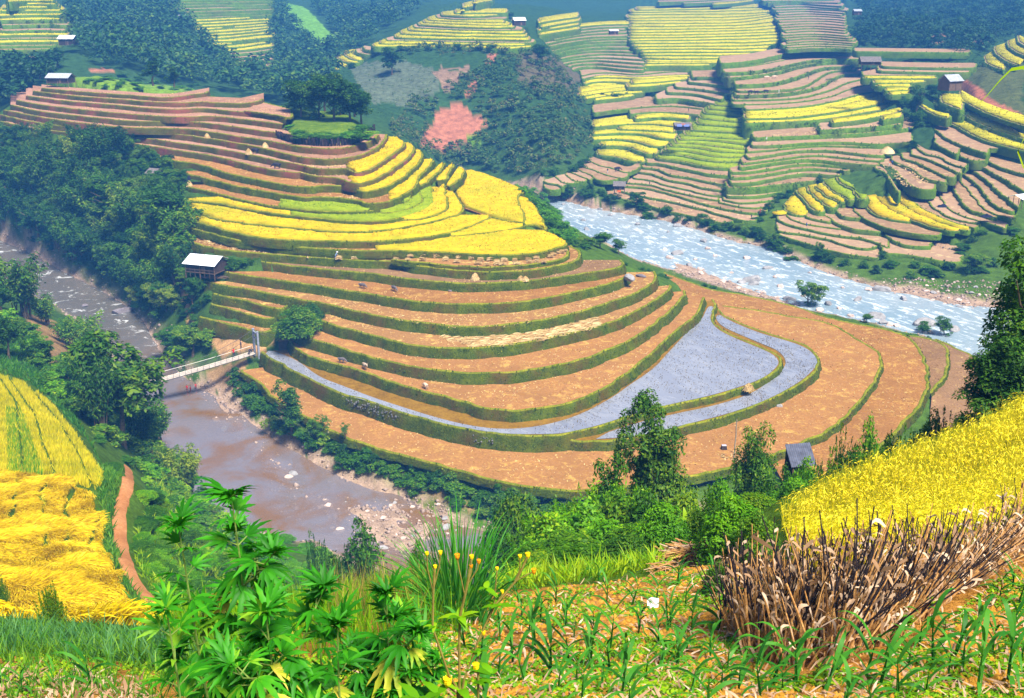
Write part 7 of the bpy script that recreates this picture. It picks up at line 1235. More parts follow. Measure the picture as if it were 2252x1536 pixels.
for sg in (-1, 1):
    b = MB(); b.tube([ax*(Lb*i/20)+pr*(sg*WB*.46)+Vector((0, 0, sag(i/20)-.12)) for i in range(21)], .07, 6); b.build('beam', M_CABLE, e)
    b = MB(); pts = [ax*(Lb*i/24)+pr*(sg*(WB*.5+.05))+Vector((0, 0, sag(i/24)+1.05)) for i in range(25)]; b.tube(pts, .045, 5)
    for i in range(0, 25): b.tube([pts[i], pts[i]-Vector((0, 0, 1.1))], .03 if sg > 0 else .025, 4, 1)
    b.tube([p-Vector((0, 0, .5)) for p in pts], .025, 4, 1); b.build('handrail', [M_RAILW if sg < 0 else M_CABLE, M_CABLE], e)
    b = MB(); top = ax*(Lb+.6)+pr*(sg*WB*.62)+Vector((0, 0, 4.1)); top2 = ax*(-.6)+pr*(sg*WB*.62)+Vector((0, 0, 4.1)); b.tube([top2*(1-i/24)+top*(i/24)-Vector((0, 0, 4*3.0*(i/24)*(1-i/24))) for i in range(25)], .035, 5)
    b.tube([top, ax*(Lb+6)+pr*(sg*WB*.8)+Vector((0, 0, 1.0))], .035, 5); b.build('cable', M_CABLE, e)
for k, at_ in enumerate((Lb+.6, -.6)):
    b = MB(); R_ = Matrix.Rotation(math.atan2(ax.y, ax.x), 3, 'Z')
    for sg in (-1, 1): b.box(ax*at_+pr*(sg*WB*.62)+Vector((0, 0, 1.55)), (.36, .36, 5.3), R_); b.box(ax*at_+pr*(sg*WB*.62)+Vector((0, 0, 4.25)), (.44, .44, .12), R_)
    b.box(ax*at_+Vector((0, 0, 3.75)), (.26, WB*1.24-.36, .30), R_); b.box(ax*at_+Vector((0, 0, 2.75)), (.20, WB*1.24-.36, .22), R_); b.build('tower', M_TOWER, e)
# motorbike on the bridge head
mb_loc = B0+ax*(-.6)+Vector((0, 0, .05)); e = empty('motorbike', mb_loc, 1.3); tagp(e, 'dark motorbike parked at the tower end of the footbridge', 'motorbike')
for x in (-.62, .62):
    b = MB(); R0 = [(x+.3*math.cos(i*math.pi/8), 0, .3+.3*math.sin(i*math.pi/8)) for i in range(17)]; b.tube(R0, .05, 6); [b.tube([(x, 0, .3), R0[i]], .012, 4) for i in range(0, 16, 2)]; b.build('wheel', M_BLACK, e)
b = MB(); b.box((0, 0, .5), (.75, .22, .32), None, 0, .8); b.tube([(.62, 0, .3), (.42, 0, .95)], .04, 6); b.tube([(-.62, 0, .3), (-.2, 0, .45)], .04, 6); b.build('body', M_DARKW, e)
b = MB(); b.box((-.28, 0, .74), (.7, .24, .1), None, 0, .9); b.build('seat', M_BLACK, e)
b = MB(); b.tube([(.42, -.33, 1.02), (.42, 0, .96), (.42, .33, 1.02)], .025, 6); b.build('handlebar', M_TOWER, e)
# ------------------------------------------------------------------ skinned figures (animals, people)
def skin_mesh(chains, name, mats, sub=1, assign=None):
    """chains: list of [(x,y,z,r),...]; nodes with equal coordinates are shared"""
    V = []; E = []; R_ = []; idx = {}
    for ch in chains:
        prev = None
        for x, y, z, r in ch:
            key = (round(x, 3), round(y, 3), round(z, 3))
            if key not in idx: idx[key] = len(V); V.append((x, y, z)); R_.append(r)
            if prev is not None and prev != idx[key]: E.append((prev, idx[key]))
            prev = idx[key]
    me = bpy.data.meshes.new(name); me.from_pydata(V, E, []); o = bpy.data.objects.new(name, me); COL.objects.link(o); md = o.modifiers.new('s', 'SKIN'); md.use_smooth_shade = True
    for i, r in enumerate(R_): me.skin_vertices[0].data[i].radius = (r, r)
    me.skin_vertices[0].data[0].use_root = True
    if sub: o.modifiers.new('b', 'SUBSURF').levels = sub
    dg = bpy.context.evaluated_depsgraph_get(); m2 = bpy.data.meshes.new_from_object(o.evaluated_get(dg)); m2.name = name; bpy.data.objects.remove(o)
    m2.materials.clear(); [m2.materials.append(m) for m in mats]
    if assign:
        for p in m2.polygons: p.material_index = assign(p.center)
    return m2
def buffalo_me(mat, seed, graze=True):
    hz = .45 if graze else 1.15; hx = 1.35 if graze else 1.30
    spine = [(-.80, 0, 1.08, .25), (-.45, 0, 1.10, .37), (0, 0, 1.05, .42), (.42, 0, 1.10, .38), (.72, 0, 1.12, .27), (1.00, 0, (1.05+hz)/2+.12, .18), (hx-.12, 0, hz+.16, .17), (hx+.16, 0, hz-.02, .11), (hx+.30, 0, hz-.10, .085)]
    ch = [spine]
    for sy in (-1, 1):
        ch.append([(-.45, 0, 1.10, .37), (-.58, sy*.22, .82, .20), (-.50, sy*.24, .60, .12), (-.66, sy*.24, .36, .075), (-.60, sy*.24, .08, .06), (-.52, sy*.24, .02, .065)])
        ch.append([(.42, 0, 1.10, .38), (.48, sy*.22, .80, .17), (.47, sy*.22, .45, .09), (.47, sy*.22, .10, .06), (.53, sy*.22, .02, .065)])
        ch.append([(hx-.12, 0, hz+.16, .17), (hx-.18, sy*.19, hz+.22, .05), (hx-.28, sy*.30, hz+.18, .03)])
        ch.append([(hx-.12, 0, hz+.16, .17), (hx-.08, sy*.16, hz+.30, .05), (hx-.28, sy*.34, hz+.42, .035), (hx-.52, sy*.30, hz+.50, .012)])
    ch.append([(-.80, 0, 1.08, .25), (-1.02, 0, .98, .04), (-1.08, .03, .55, .025), (-1.08, .03, .42, .045)]); return skin_mesh(ch, 'body', [mat], 1)
M_BUF = mat_plain('buffalo_grey', (.13, .11, .115), .8, .3, 5); M_BUFD = mat_plain('buffalo_dark', (.035, .03, .04), .8, .3, 5); M_BUFP = mat_plain('buffalo_pale', (.62, .44, .33), .8, .2, 5); M_BUFT = mat_plain('buffalo_tan', (.40, .30, .22), .8, .25, 5)
BUF = {k: buffalo_me(m, 1, g) for k, m, g in (('grey', M_BUF, True), ('dark', M_BUFD, True), ('pale', M_BUFP, True), ('tan', M_BUFT, False))}
def animal(px, py, z, k, rz, s, label):
    o = bpy.data.objects.new('water_buffalo', BUF[k]); COL.objects.link(o); o.location = zp(px, py, z) if z is not None else Vector(hit(px, py)); o.rotation_euler = (0, 0, rz); o.scale = (s,)*3; tagp(o, label, 'buffalo')
animal(797, 634, 15.75, 'grey', -.5, .75, 'grey buffalo grazing at the left of the two on the upper brown step'); animal(867, 640, 15.75, 'grey', -.9, .75, 'grey buffalo grazing right of its companion on the upper brown step')
animal(752, 798, 8.65, 'grey', -.4, .72, 'grey brown buffalo grazing alone left of the standing pair'); animal(798, 797, 8.65, 'tan', 1.5, .72, 'tan buffalo standing behind the other of the pair'); animal(803, 812, 8.65, 'tan', -1.1, .80, 'tan buffalo standing in front of its pair mate above the flooded strip'); animal(936, 855, 8.65, 'pale', 2.2, .70, 'pale pinkish buffalo grazing alone on the lowest dry step')
animal(561, 338, 31.05, 'dark', 2.8, 1.0, 'dark buffalo beside a straw heap on the upper spur'); animal(609, 371, 29.55, 'dark', 3.0, 1.05, 'dark buffalo walking below the other dark one on the upper spur')
def on_slab(name, px, py): 
    s = next(s for s in SLABS if s['n'] == name); return zp(px, py, s['z']+.05)
for px, py, k, rz, sn, l in ((1650, 207, 'dark', .2, 'P7', 'leftmost of the three dark buffaloes on the far brown terrace'), (1664, 208, 'dark', .1, 'P7', 'middle one of the three dark buffaloes on the far brown terrace'), (1684, 206, 'dark', 3.0, 'P7', 'rightmost of the three dark buffaloes on the far brown terrace'), (1686, 175, 'pale', .1, 'P9', 'left pale buffalo higher on the far terraces'), (1703, 174, 'pale', .2, 'P9', 'right pale buffalo higher on the far terraces'), (1358, 377, 'dark', .3, 'S36', 'dark buffalo on the small steps by the far bank')):
    o = bpy.data.objects.new('water_buffalo', BUF[k]); COL.objects.link(o); o.location = on_slab(sn, px, py); o.rotation_euler = (0, 0, rz); o.scale = (1.2,)*3; tagp(o, l, 'buffalo')
M_SKIN = mat_plain('skin', (.42, .24, .15), .7, .1, 8); M_HAIR = mat_plain('hair', (.02, .016, .015), .7, .2, 8)
def person(loc, rz, shirt, trousers, label, bend=0.0, hat=None, arms=.5):
    e = empty('person', loc, rz); tagp(e, label, 'person'); ms = [mat_plain('shirt', shirt, .85, .2, 6), mat_plain('trousers', trousers, .85, .2, 6), M_SKIN]
    c, s = math.cos(bend), math.sin(bend); T = lambda x, y, z: (x*c+(z-.92)*s, y, .92+(z-.92)*c-x*s)
    hip = (0, 0, .92, .13); up = lambda x, y, z, r: (*T(x, y, z), r)
    ch = [[hip, up(0, 0, 1.15, .125), up(0, 0, 1.38, .14), up(.01, 0, 1.50, .06), up(.03, 0, 1.58, .085), up(.035, 0, 1.70, .085), up(.03, 0, 1.76, .05)]]
    for sy in (-1, 1):
        ch.append([hip, (.02, sy*.11, .84, .095), (.05+sy*.06, sy*.12, .48, .065), (-.02+sy*.06, sy*.12, .09, .045), (.10+sy*.06, sy*.13, .03, .04)])
        sh = T(0, sy*.19, 1.40); el = (sh[0]+.10*arms+.05, sy*.27, sh[2]-.27); ha = (el[0]+.22*arms+.02, sy*.24, el[2]-.22); ch.append([up(0, 0, 1.38, .14), (*sh, .07), (*el, .045), (*ha, .034), (ha[0]+.06, ha[1], ha[2]-.07, .03)])
    hd = T(.035, 0, 1.66)
    def asg(p):
        if (p-Vector(hd)).length < .16: return 2
        if abs(p.y) > .205 and p.z < 1.05 and p.z > .5: return 2
        return 1 if p.z < .90 else 0
    o = bpy.data.objects.new('body', skin_mesh(ch, 'body', ms, 1, asg)); COL.objects.link(o); o.parent = e
    b = MB(); h = Vector(hd)+Vector((-.01, 0, .04))
    if hat: b.tube([h+Vector((0, 0, .0)), h+Vector((0, 0, .05)), h+Vector((0, 0, .17))], [.27, .16, .02], 10); b.build('hat', hat, e)
    else: b.tube([h+Vector((-.01, 0, -.05)), h+Vector((-.01, 0, .03)), h+Vector((0, 0, .08)), h+Vector((0, 0, .10))], [.094, .102, .075, .02], 9); b.build('hair', M_HAIR, e, True)
    return e
M_HAT = mat_plain('pale_hat', (.66, .66, .72), .8, .1, 8); BL = (.05, .12, .45); DK = (.02, .02, .05); RD = (.65, .03, .03); WH = (.7, .72, .76)
person(zp(738, 571, 18.85), .1, (.28, .40, .62), BL, 'person in blue bending over cut rice on the straw strip', .55, M_HAT, 1.0)
person(zp(640, 342, 31.05), 1.2, DK, DK, 'person in dark clothes standing on the upper spur steps')
for px, py, l, c in ((412, 862, 'leftmost of the three children in red wading under the footbridge', RD), (420, 864, 'middle one of the three children in red wading under the footbridge', RD), (431, 858, 'rightmost of the three children in red wading under the footbridge', (.6, .06, .04))):
    p = zp(px, py, -.25); o = person(p, rng.uniform(0, 6), c, (.35, .10, .05), l); o.scale = (.8,)*3
person(Vector(A0+ax*(Lb*.86)+pr*(-.3)+Vector((0, 0, .1))), 2.5, RD, DK, 'person in red walking on the footbridge')
person(zp(530, 768, ZBR-.1), .3, DK, DK, 'person in dark clothes beside the bridge tower')
def far_person(sn, px, py, rz, sh, tr, l, **k): person(on_slab(sn, px, py), rz, sh, tr, l, **k)
far_person('S41', 1652, 482, .3, DK, DK, 'person in dark clothes at the end of the lowest straw strip'); far_person('S42', 1671, 470, .2, RD, (.5, .1, .1), 'person in red right of the dark one by the far straw strips')
far_person('Fb1', 1773, 502, .4, BL, DK, 'person in blue on the lower fan of far terraces'); far_person('S43', 1428, 409, .3, DK, DK, 'person in dark clothes right of the thatched stilt hut'); far_person('S36', 1336, 381, 1, DK, WH, 'person standing on the small steps left of the stilt hut')
far_person('S512', 1684, 312, .2, WH, DK, 'person with a pale hat threshing beside the lime green rice', bend=.5, hat=M_HAT); far_person('S28', 1514, 246, .3, DK, DK, 'person in black above the tarp patched hut'); far_person('P8', 1778, 175, .5, DK, DK, 'person in dark clothes on the pale harvested terrace'); far_person('S513', 1998, 289, .3, BL, DK, 'person in blue at the right end of the straw terrace')
far_person('Fd0', 1955, 365, .3, (.75, .2, .05), WH, 'person in orange threshing on the upper fan', bend=.6); far_person('Fd0', 1963, 363, 2.6, BL, DK, 'person in blue threshing beside the one in orange', bend=.6)
far_person('P7', 1713, 205, 2.6, WH, WH, 'person in pale clothes beside the three dark buffaloes')
# ------------------------------------------------------------------ straw
def bundle_me(seed, n=70, L=1.5, w=.5, h=.55):
    r = np.random.default_rng(seed); acc = ACC(); a = r.normal(0, .30, n); l = L*r.uniform(.7, 1.05, n); c = np.column_stack([r.normal(0, .05, n), r.normal(0, w*.34, n), np.abs(r.normal(0, h*.42, n))]); d = np.column_stack([np.cos(a), np.sin(a), r.normal(0, .10, n)]); V, F = strips(c-d*l[:, None]/2, c+d*l[:, None]/2, np.array([0, 0, .14]), r.uniform(.08, .15, n), 3); acc.add(V, F); o = acc.build('b', [MSTR]); me = o.data; bpy.data.objects.remove(o); return me
MSTR = mat_blade('straw_blades', [(0, (.30, .17, .05)), (.5, (.52, .34, .13)), (1, (.76, .58, .30))], .1, .6)
BU = [bundle_me(900+i) for i in range(4)]; SW = [bundle_me(920+i, 44, 1.9, .9, .16) for i in range(4)]
for i, (x, y) in enumerate(((340, 1190), (475, 1185), (595, 1182), (715, 1180), (835, 1185), (935, 1190), (1045, 1198), (1160, 1208), (1240, 1220), (1325, 1215), (1390, 1225), (1460, 1220), (1555, 1220), (1680, 1212), (1750, 1200), (85, 1205), (-60, 1205), (465, 1212), (575, 1215), (710, 1215), (920, 1215), (1025, 1235), (1220, 1250), (1300, 1262), (1390, 1252), (1445, 1258), (1570, 1255), (1690, 1235), (1755, 1235), (1820, 1235), (1905, 1170), (1945, 1152), (1985, 1145), (1885, 1185), (2010, 1130))):
    p = PX("c1 %d,%d" % (x, y))[0]; o = bpy.data.objects.new('straw_bundle', BU[i % 4]); COL.objects.link(o); o.location = zp(p[0], p[1]+2, 18.88 if x < 500 else 19.58); o.rotation_euler = (0, 0, rng.normal(.1, .3)); o.scale = (rng.uniform(.85, 1.1),)*3; tagp(o, 'small bundle of cut rice straw on the strip under the yellow field', 'straw bundle', 'straw bundles under the yellow field')
for i in range(26):
    t = i/25; x = 770+900*t; lipy = np.interp(x, [600, 750, 900, 1100, 1300, 1500, 1700], [775, 785, 787, 780, 745, 705, 655]); topy = np.interp(x, [600, 800, 1000, 1150, 1350, 1600, 1700], [690, 705, 708, 700, 675, 610, 585])
    for k in range(4):
        if rng.random() < (.25 if i < 6 else .05): continue
        y = topy+(lipy-topy)*(.18+.2*k); p = PX("E %.1f,%.1f" % (x+rng.normal(0, 5)+k*6, y+rng.normal(0, 2)))[0]; o = bpy.data.objects.new('straw_swath', SW[(i+k) % 4]); COL.objects.link(o); o.location = zp(p[0], p[1], 12.23); o.rotation_euler = (0, 0, rng.normal(.5, .25)); tagp(o, 'flat swath of cut rice laid in rows on the brown step', 'straw', 'cut rice laid in rows')
def stack_me(seed, r0=.9, h=1.3):
    acc = ACC(); r = np.random.default_rng(seed); n = 260; a = r.uniform(0, 6.28, n); t = r.random(n)**.8; rad = r0*(1-t)**.6*r.uniform(.85, 1.05, n); c = np.column_stack([np.cos(a)*rad, np.sin(a)*rad, t*h]); d = np.column_stack([np.cos(a)*.5, np.sin(a)*.5, np.full(n, -.6)])+rdir(n, r)*.4; V, F = strips(c-d*.2, c+d*.35, np.column_stack([np.cos(a)*.1, np.sin(a)*.1, np.full(n, .1)]), r.uniform(.07, .14, n), 3); acc.add(V, F)
    b = MB(); b.tube([(0, 0, 0), (0, 0, h*.4), (0, 0, h*.8), (0, 0, h*.95)], [r0*.92, r0*.75, r0*.35, .05], 12); V = np.array(b.v); F4 = np.array([f for f in b.f if len(f) == 4]); acc.add(V, F4); o = acc.build('b', [MSTR]); me = o.data; bpy.data.objects.remove(o); return me
HS = [stack_me(950+i) for i in range(3)]
for i, (s, z, k, l) in enumerate((("E 946,372", 17.35, 1.0, 'round straw stack left of the double one on the brown step'), ("E 1222,375", 17.35, .85, 'left half of the double straw heap on the brown step'), ("E 1248,378", 17.35, .85, 'right half of the double straw heap on the brown step'), ("c4 860,728", 32.55, 1.0, 'straw heap on the step above the dark buffaloes'), ("c4 690,795", 31.05, 1.05, 'straw heap left of the upper dark buffalo'), ("c4 262,628", 34.05, .9, 'small straw heap on the upper left steps'), ("c4 75,1125", 25.05, 1.0, 'brown straw heap beside the black tarp'), ("o 1646,858", 6.9, 1.1, 'straw heap on the bund between the flooded paddies'), ("o 1184,922", 6.9, .45, 'tiny straw tuft in the wet mud of the flooded strip'))):
    p = PX(s)[0]; o = bpy.data.objects.new('straw_stack', HS[i % 3]); COL.objects.link(o); o.location = zp(p[0], p[1], z); o.scale = (k, k, k*(.8 if i in (1, 2, 7) else 1)); o.rotation_euler = (0, 0, i); tagp(o, l, 'straw stack')
o = bpy.data.objects.new('straw_stack', stack_me(980, 3.0, 2.4)); COL.objects.link(o); o.location = on_slab('S510', 1951, 337); tagp(o, 'big brown straw stack at the end of the far terraces', 'straw stack')
def loose(s, z, dens, size, label, mat=MSTR):
    q = spread_world(s, dens, zfix=z); n = len(q); cl = fbm(q[:, 0]/2.2, q[:, 1]/2.2, 3, 55); q = q[cl > -.1]; n = len(q); q[:, 2] = z+.05; nn = rdir(n)*.5+np.array([0, 0, 1.]); nn /= np.linalg.norm(nn, axis=1)[:, None]; u = rdir(n); u -= nn*(u*nn).sum(1)[:, None]; u /= np.linalg.norm(u, axis=1)[:, None]; V, F = kites(q, nn, u, rng.uniform(.5, 1.4, n)*size, .3); return V, F
acc = ACC()
for s, z, dn, sz in (("E 0,500 400,605 800,665 1150,655 1600,570 2000,400 2040,360 1850,440 1500,530 1000,600 600,570 200,480 0,420", 14.05, 2.2, .5), ("E 100,620 400,690 700,780 900,785 1200,765 1600,680 1400,640 1000,705 700,700 300,640", 12.25, 1.2, .45), ("E 0,790 300,900 600,1000 1000,1140 1300,1140 1800,960 2050,760 1700,830 1300,935 900,950 500,900 0,760", 8.66, 1.0, .4), ("E 0,690 400,800 800,900 1200,910 1700,790 2000,650 1600,700 1200,790 800,830 400,780", 10.46, 1.0, .4), ("c2 180,1120 420,1170 700,1230 1000,1260 1300,1295 1600,1310 1600,1290 1200,1235 800,1180 480,1140 200,1100", 18.88, 5, .8), ("c2 1340,352 1500,375 1850,352 1850,338 1500,350 1360,338", 31.06, 5, .7), ("c2 1300,420 1420,445 1860,455 1860,440 1450,425", 29.56, 5, .7), ("c2 1470,550 1830,555 1830,535 1480,530", 28.06, 5, .7), ("c2 1450,665 1900,695 1950,690 1880,655 1460,638", 26.56, 5, .7), ("c4 1700,800 1900,750 2100,640 2060,620 1900,700 1700,770", 32.56, 4, .6),
                         ("o 540,835 600,880 700,945 850,995 1000,1035 1200,1072 1400,1050 1400,1010 1250,1000 1000,970 800,910 650,850 580,815", 4.55, .8, .35), ("o 1430,1030 1600,1010 1760,960 1880,860 1920,790 1860,740 1720,700 1620,690 1760,760 1800,810 1700,890 1550,945", 4.55, .8, .35), ("o 1700,690 1850,705 1980,745 2030,800 2035,870 1960,940 1930,900 1960,800 1900,745 1750,705", 3.45, .6, .35), ("o 1580,1000 1610,990 1640,1005 1610,1030", 4.56, 14, .6)):
    acc.add(*loose(s, z, dn, sz, ''))
tagp(acc.build('straw', [MSTR]), 'loose yellow straw lying on the harvested steps', 'straw', kind='stuff')
acc = ACC()
for sn, s in (('S40', "r3 890,900 1100,960 1400,1040 1640,1095 1500,1030 1200,960 950,890"), ('S41', "r3 900,860 1200,910 1500,985 1860,1055 1700,1010 1300,920 1000,860"), ('S512', "r3 1850,390 2200,360 2600,330 2900,390 2700,350 2250,345"), ('S513', "r4 0,320 500,290 900,270 1250,235 1100,240 600,270 100,300"), ('S514', "r4 500,258 900,235 1150,210 900,215 600,240"), ('Fd0', "r4 1000,580 1100,600 1180,680 1270,770 1180,770 1100,680 1040,620"), ('Fd1', "r4 1120,560 1250,620 1360,700 1440,740 1320,740 1230,660"), ('Fd2', "r4 1150,520 1350,600 1500,680 1420,670 1250,600")):
    z = next(q for q in SLABS if q['n'] == sn)['z']; acc.add(*loose(s, z+.02, 2.2, .9, ''))
tagp(acc.build('straw', [MSTR]), 'pale straw drying on the far terraces', 'straw', kind='stuff')
# black nets and tarps, white sacks
def heap(loc, w, h, mat, label, name, cat, seed=0):
    r = np.random.default_rng(seed); n = 14; g = np.linspace(-1, 1, n); X, Y = np.meshgrid(g, g); R2 = np.hypot(X, Y); Z = np.clip(1-R2**1.5, -.05, 1)*h*(.6+.8*np.abs(fbm(X*1.7+seed*3, Y*1.7, 3, seed)))+.02; V = np.column_stack([X.ravel()*w/2*(1+.2*fbm(X.ravel()*2, Y.ravel()*2, 2, 3)), Y.ravel()*w*.36, Z.ravel()]); i = np.arange(n*n).reshape(n, n); o = mesh_np(name, V, [np.stack([i[:-1, :-1], i[:-1, 1:], i[1:, 1:], i[1:, :-1]], -1).reshape(-1, 4)], mat, smooth=True); o.location = loc; return tagp(o, label, cat)
heap(zp(416, 399, 25.05), 3.0, 1.2, M_BLACK, 'crumpled black tarp on the brown step beside the grove', 'black_tarp', 'tarp', 1)
for sn, px, py, l, k in (('Fc9', 2140, 412, 'crumpled dark net topmost of the three on the far fan', 2), ('Fc7', 2073, 455, 'crumpled dark net leftmost of the three on the far fan', 3), ('Fc10', 2170, 477, 'crumpled dark net lowest right of the three on the far fan', 4)): heap(on_slab(sn, px, py), 3.4, 1.0, M_BLACK, l, 'black_net', 'net', k)
for s, z, l in (("c2 1765,400", 29.6, 'white sack topmost on the right ends of the straw strips'), ("c2 1530,490", 28.1, 'white sack left of the others on the middle straw strips'), ("c2 1838,588", 26.6, 'white sack lowest right at the tips of the yellow strips'), ("c2 435,1025", 20.6, 'white sack standing alone below the left yellow fields')):
    p = PX(s)[0]; b = MB(); b.tube([(0, 0, 0), (0, 0, .35), (.03, 0, .8), (.03, 0, .95), (.03, 0, 1.1)], [.30, .38, .34, .14, .20], 9); tagp(b.build('sack', M_WHITE, None, True, zp(p[0], p[1], z)), l, 'sack')
b = MB(); b.add([(-.09, 0, 0), (.08, .02, 0), (.09, .05, .13), (-.04, .03, .16), (-.1, .06, .1), (-.08, .03, 0), (.08, .05, 0), (.09, .08, .13), (-.04, .06, .16), (-.1, .09, .1)], [(0, 1, 2, 3, 4), (9, 8, 7, 6, 5), (0, 5, 6, 1), (1, 6, 7, 2), (2, 7, 8, 3), (3, 8, 9, 4), (4, 9, 5, 0)]); h = hit(1437, 1338); tagp(b.build('plastic_scrap', M_WHITE, loc=h), 'scrap of white plastic lying among the maize seedlings', 'scrap')
# dark fence of stalks round the knoll
P = smooth_line(at_z(*PX("c4 985,628 1100,668 1200,690 1400,712 1650,712 1850,672 1960,600 1985,560").T, 34.05)[:, :2], .32, 2); n = len(P); acc = ACC()
for k in range(3):
    b_ = np.column_stack([P+rng.normal(0, .08, P.shape), np.full(n, 34.0)]); t_ = b_+np.column_stack([rng.normal(0, .15, (n, 2)), rng.uniform(1.3, 2.1, n)]); V, F = strips(b_, t_, np.zeros(3), rng.uniform(.25, .5, n), 2, taper=False); acc.add(V, F)
tagp(acc.build('stalk_fence', [mat_blade('dark_stakes', [(0, (.012, .008, .012)), (.6, (.05, .035, .035)), (1, (.12, .09, .08))], .0, 1)]), 'low dark fence of stakes curving round the green knoll', 'fence')
# ------------------------------------------------------------------ rocks
def rock_me(seed, mat):
    bm = bmesh.new(); bmesh.ops.create_icosphere(bm, subdivisions=3, radius=1.0); r = random.Random(seed); pl = [(Vector((r.gauss(0, 1), r.gauss(0, 1), r.gauss(0, 1))).normalized(), r.uniform(.55, .85)) for _ in range(9)]
    for v in bm.verts:
        for n_, d in pl:
            q = v.co.dot(n_)-d
            if q > 0: v.co -= n_*q*.9
        f = float(fbm(np.array([v.co.x*1.6+seed*5]), np.array([v.co.y*1.6+v.co.z*2.1]), 3, seed)[0]); v.co *= 1+.13*f
    me = bpy.data.meshes.new('rock'); bm.to_mesh(me); bm.free(); me.materials.append(mat); return me
M_RK = mat_noise('rock_grey', [(0, (.14, .13, .14)), (.5, (.28, .27, .28)), (1, (.48, .46, .46))], .9, 7, .9, .5, .06); M_RKP = mat_noise('rock_pink', [(0, (.34, .24, .20)), (.5, (.55, .42, .37)), (1, (.75, .63, .57))], .9, 7, .9, .5, .06); M_RKD = mat_noise('rock_dark', [(0, (.07, .06, .075)), (.5, (.16, .14, .16)), (1, (.30, .27, .29))], .9, 7, .9, .5, .06)
RK = {k: [rock_me(i+j*9, m) for i in range(5)] for j, (k, m) in enumerate((('g', M_RK), ('p', M_RKP), ('d', M_RKD)))}
def rock(loc, s, k, label, group=None, rz=None):
    o = bpy.data.objects.new('boulder', RK[k][rng.integers(0, 5)]); COL.objects.link(o); o.location = loc; o.scale = s; o.rotation_euler = (rng.normal(0, .15), rng.normal(0, .15), rng.uniform(0, 6.28) if rz is None else rz); return tagp(o, label, 'rock', group)
rock(zp(268, 686, .1), (2.9, 1.0, 1.15), 'd', 'long dark slab of rock standing in the left rapids', rz=.75); rock(zp(187, 673, .1), (.9, .6, .5), 'd', 'rounded dark rock in the middle of the left rapids')
RB = 'boulders in the right hand rapids'
for x, y, s in ((265, 140, 1.6), (285, 185, 1.2), (330, 228, .9), (520, 243, 1.3), (545, 378, 2.6), (560, 400, 1.6), (650, 303, 1.4), (690, 355, .8), (490, 388, 1.4), (725, 412, 1.2), (1340, 435, 2.2), (1190, 493, 1.4), (1470, 490, 1.4), (1015, 518, 1.5), (960, 558, 1.2), (1300, 597, 2.2), (1350, 630, 1.5), (1385, 645, 1.1), (1595, 645, 2.7), (1770, 675, 1.6), (1470, 412, 1.6), (1255, 433, 1.2), (100, 215, 1.9), (60, 240, 1.3), (180, 290, 1.4), (240, 330, 1.1), (380, 385, 1.2), (470, 425, 1.0), (620, 450, 1.0), (780, 490, 1.6), (820, 520, 1.2), (1150, 590, 1.0), (860, 470, .8), (1080, 545, .8), (1430, 650, .9), (1630, 690, 1.0), (210, 250, .8), (30, 190, 1.0), (430, 330, .7), (900, 330, .7), (1100, 420, .7)):
    p = PX("F %d,%d" % (x, y))[0]; rock(zp(p[0], p[1], .05), (s*rng.uniform(.85, 1.2), s*.8, s*.55), 'g' if s > 1.3 else 'p', 'pale boulder standing in the fast water of the rapids', RB)
for x, y, s in ((1590, 1200, 1.6), (1480, 1235, .9), (1700, 1265, 1.0), (1760, 1300, .9), (1600, 1330, .9), (1925, 1355, 1.0), (1620, 1385, 1.1), (1790, 1275, .7), (2150, 1330, 1.3), (2165, 1365, 1.4), (1560, 1215, .7), (2110, 1400, .7)):
    p = PX("B %d,%d" % (x, y))[0]; rock(zp(p[0], p[1], .1), (s*1.1, s*.9, s*.7), 'g', 'grey boulder at the far head of the rapids', 'boulders at the head of the rapids')
cnt = 0
for B, n, lb, kk in ((BARS[3], 60, 'stone on the gravel bar of the far bank', 'p'), (BARS[2], 34, 'stone on the near gravel bar of the rapids', 'p'), (BARS[1], 46, 'pale stone on the gravel bar of the calm river', 'p'), (BARS[0], 16, 'stone on the long bar below the footbridge', 'p')):
    mn, mx_ = B.min(0), B.max(0); q = rng.uniform(mn, mx_, (n*4, 2)); q = q[inpoly(q, B)][:n]
    for a in q: s = float(np.clip(rng.lognormal(-1.1, .5), .15, 1.1)); rock(Vector((a[0], a[1], gz(a[0], a[1])+s*.12)), (s*1.2, s*.9, s*.6), kk if rng.random() < .7 else 'g', lb, lb.replace('stone', 'stones')); cnt += 1
rock(zp(1384, 612, 15.9), (1.3, .9, .9), 'g', 'large pale rock at the right end of a brown step'); rock(zp(1410, 608, 14.1), (1.3, .8, .5), 'd', 'flat grey rock right of the large pale one'); rock(zp(1340, 640, 14.1), (1.2, .8, .5), 'p', 'pinkish rock lying on the brown step below the large pale one'); rock(zp(1158, 992, 4.55), (.55, .45, .4), 'g', 'single grey stone on the lowest field below the flooded strip'); rock(zp(1714, 894, 4.55), (.6, .5, .4), 'g', 'grey stone near the outer flooded paddy'); rock(zp(992, 639, 15.8), (.9, .5, .35), 'd', 'dark stone heap under the riser of the brown step'); rock(zp(526, 646, 12.5), (.6, .5, .45), 'g', 'grey stone on the upper of the small left steps')
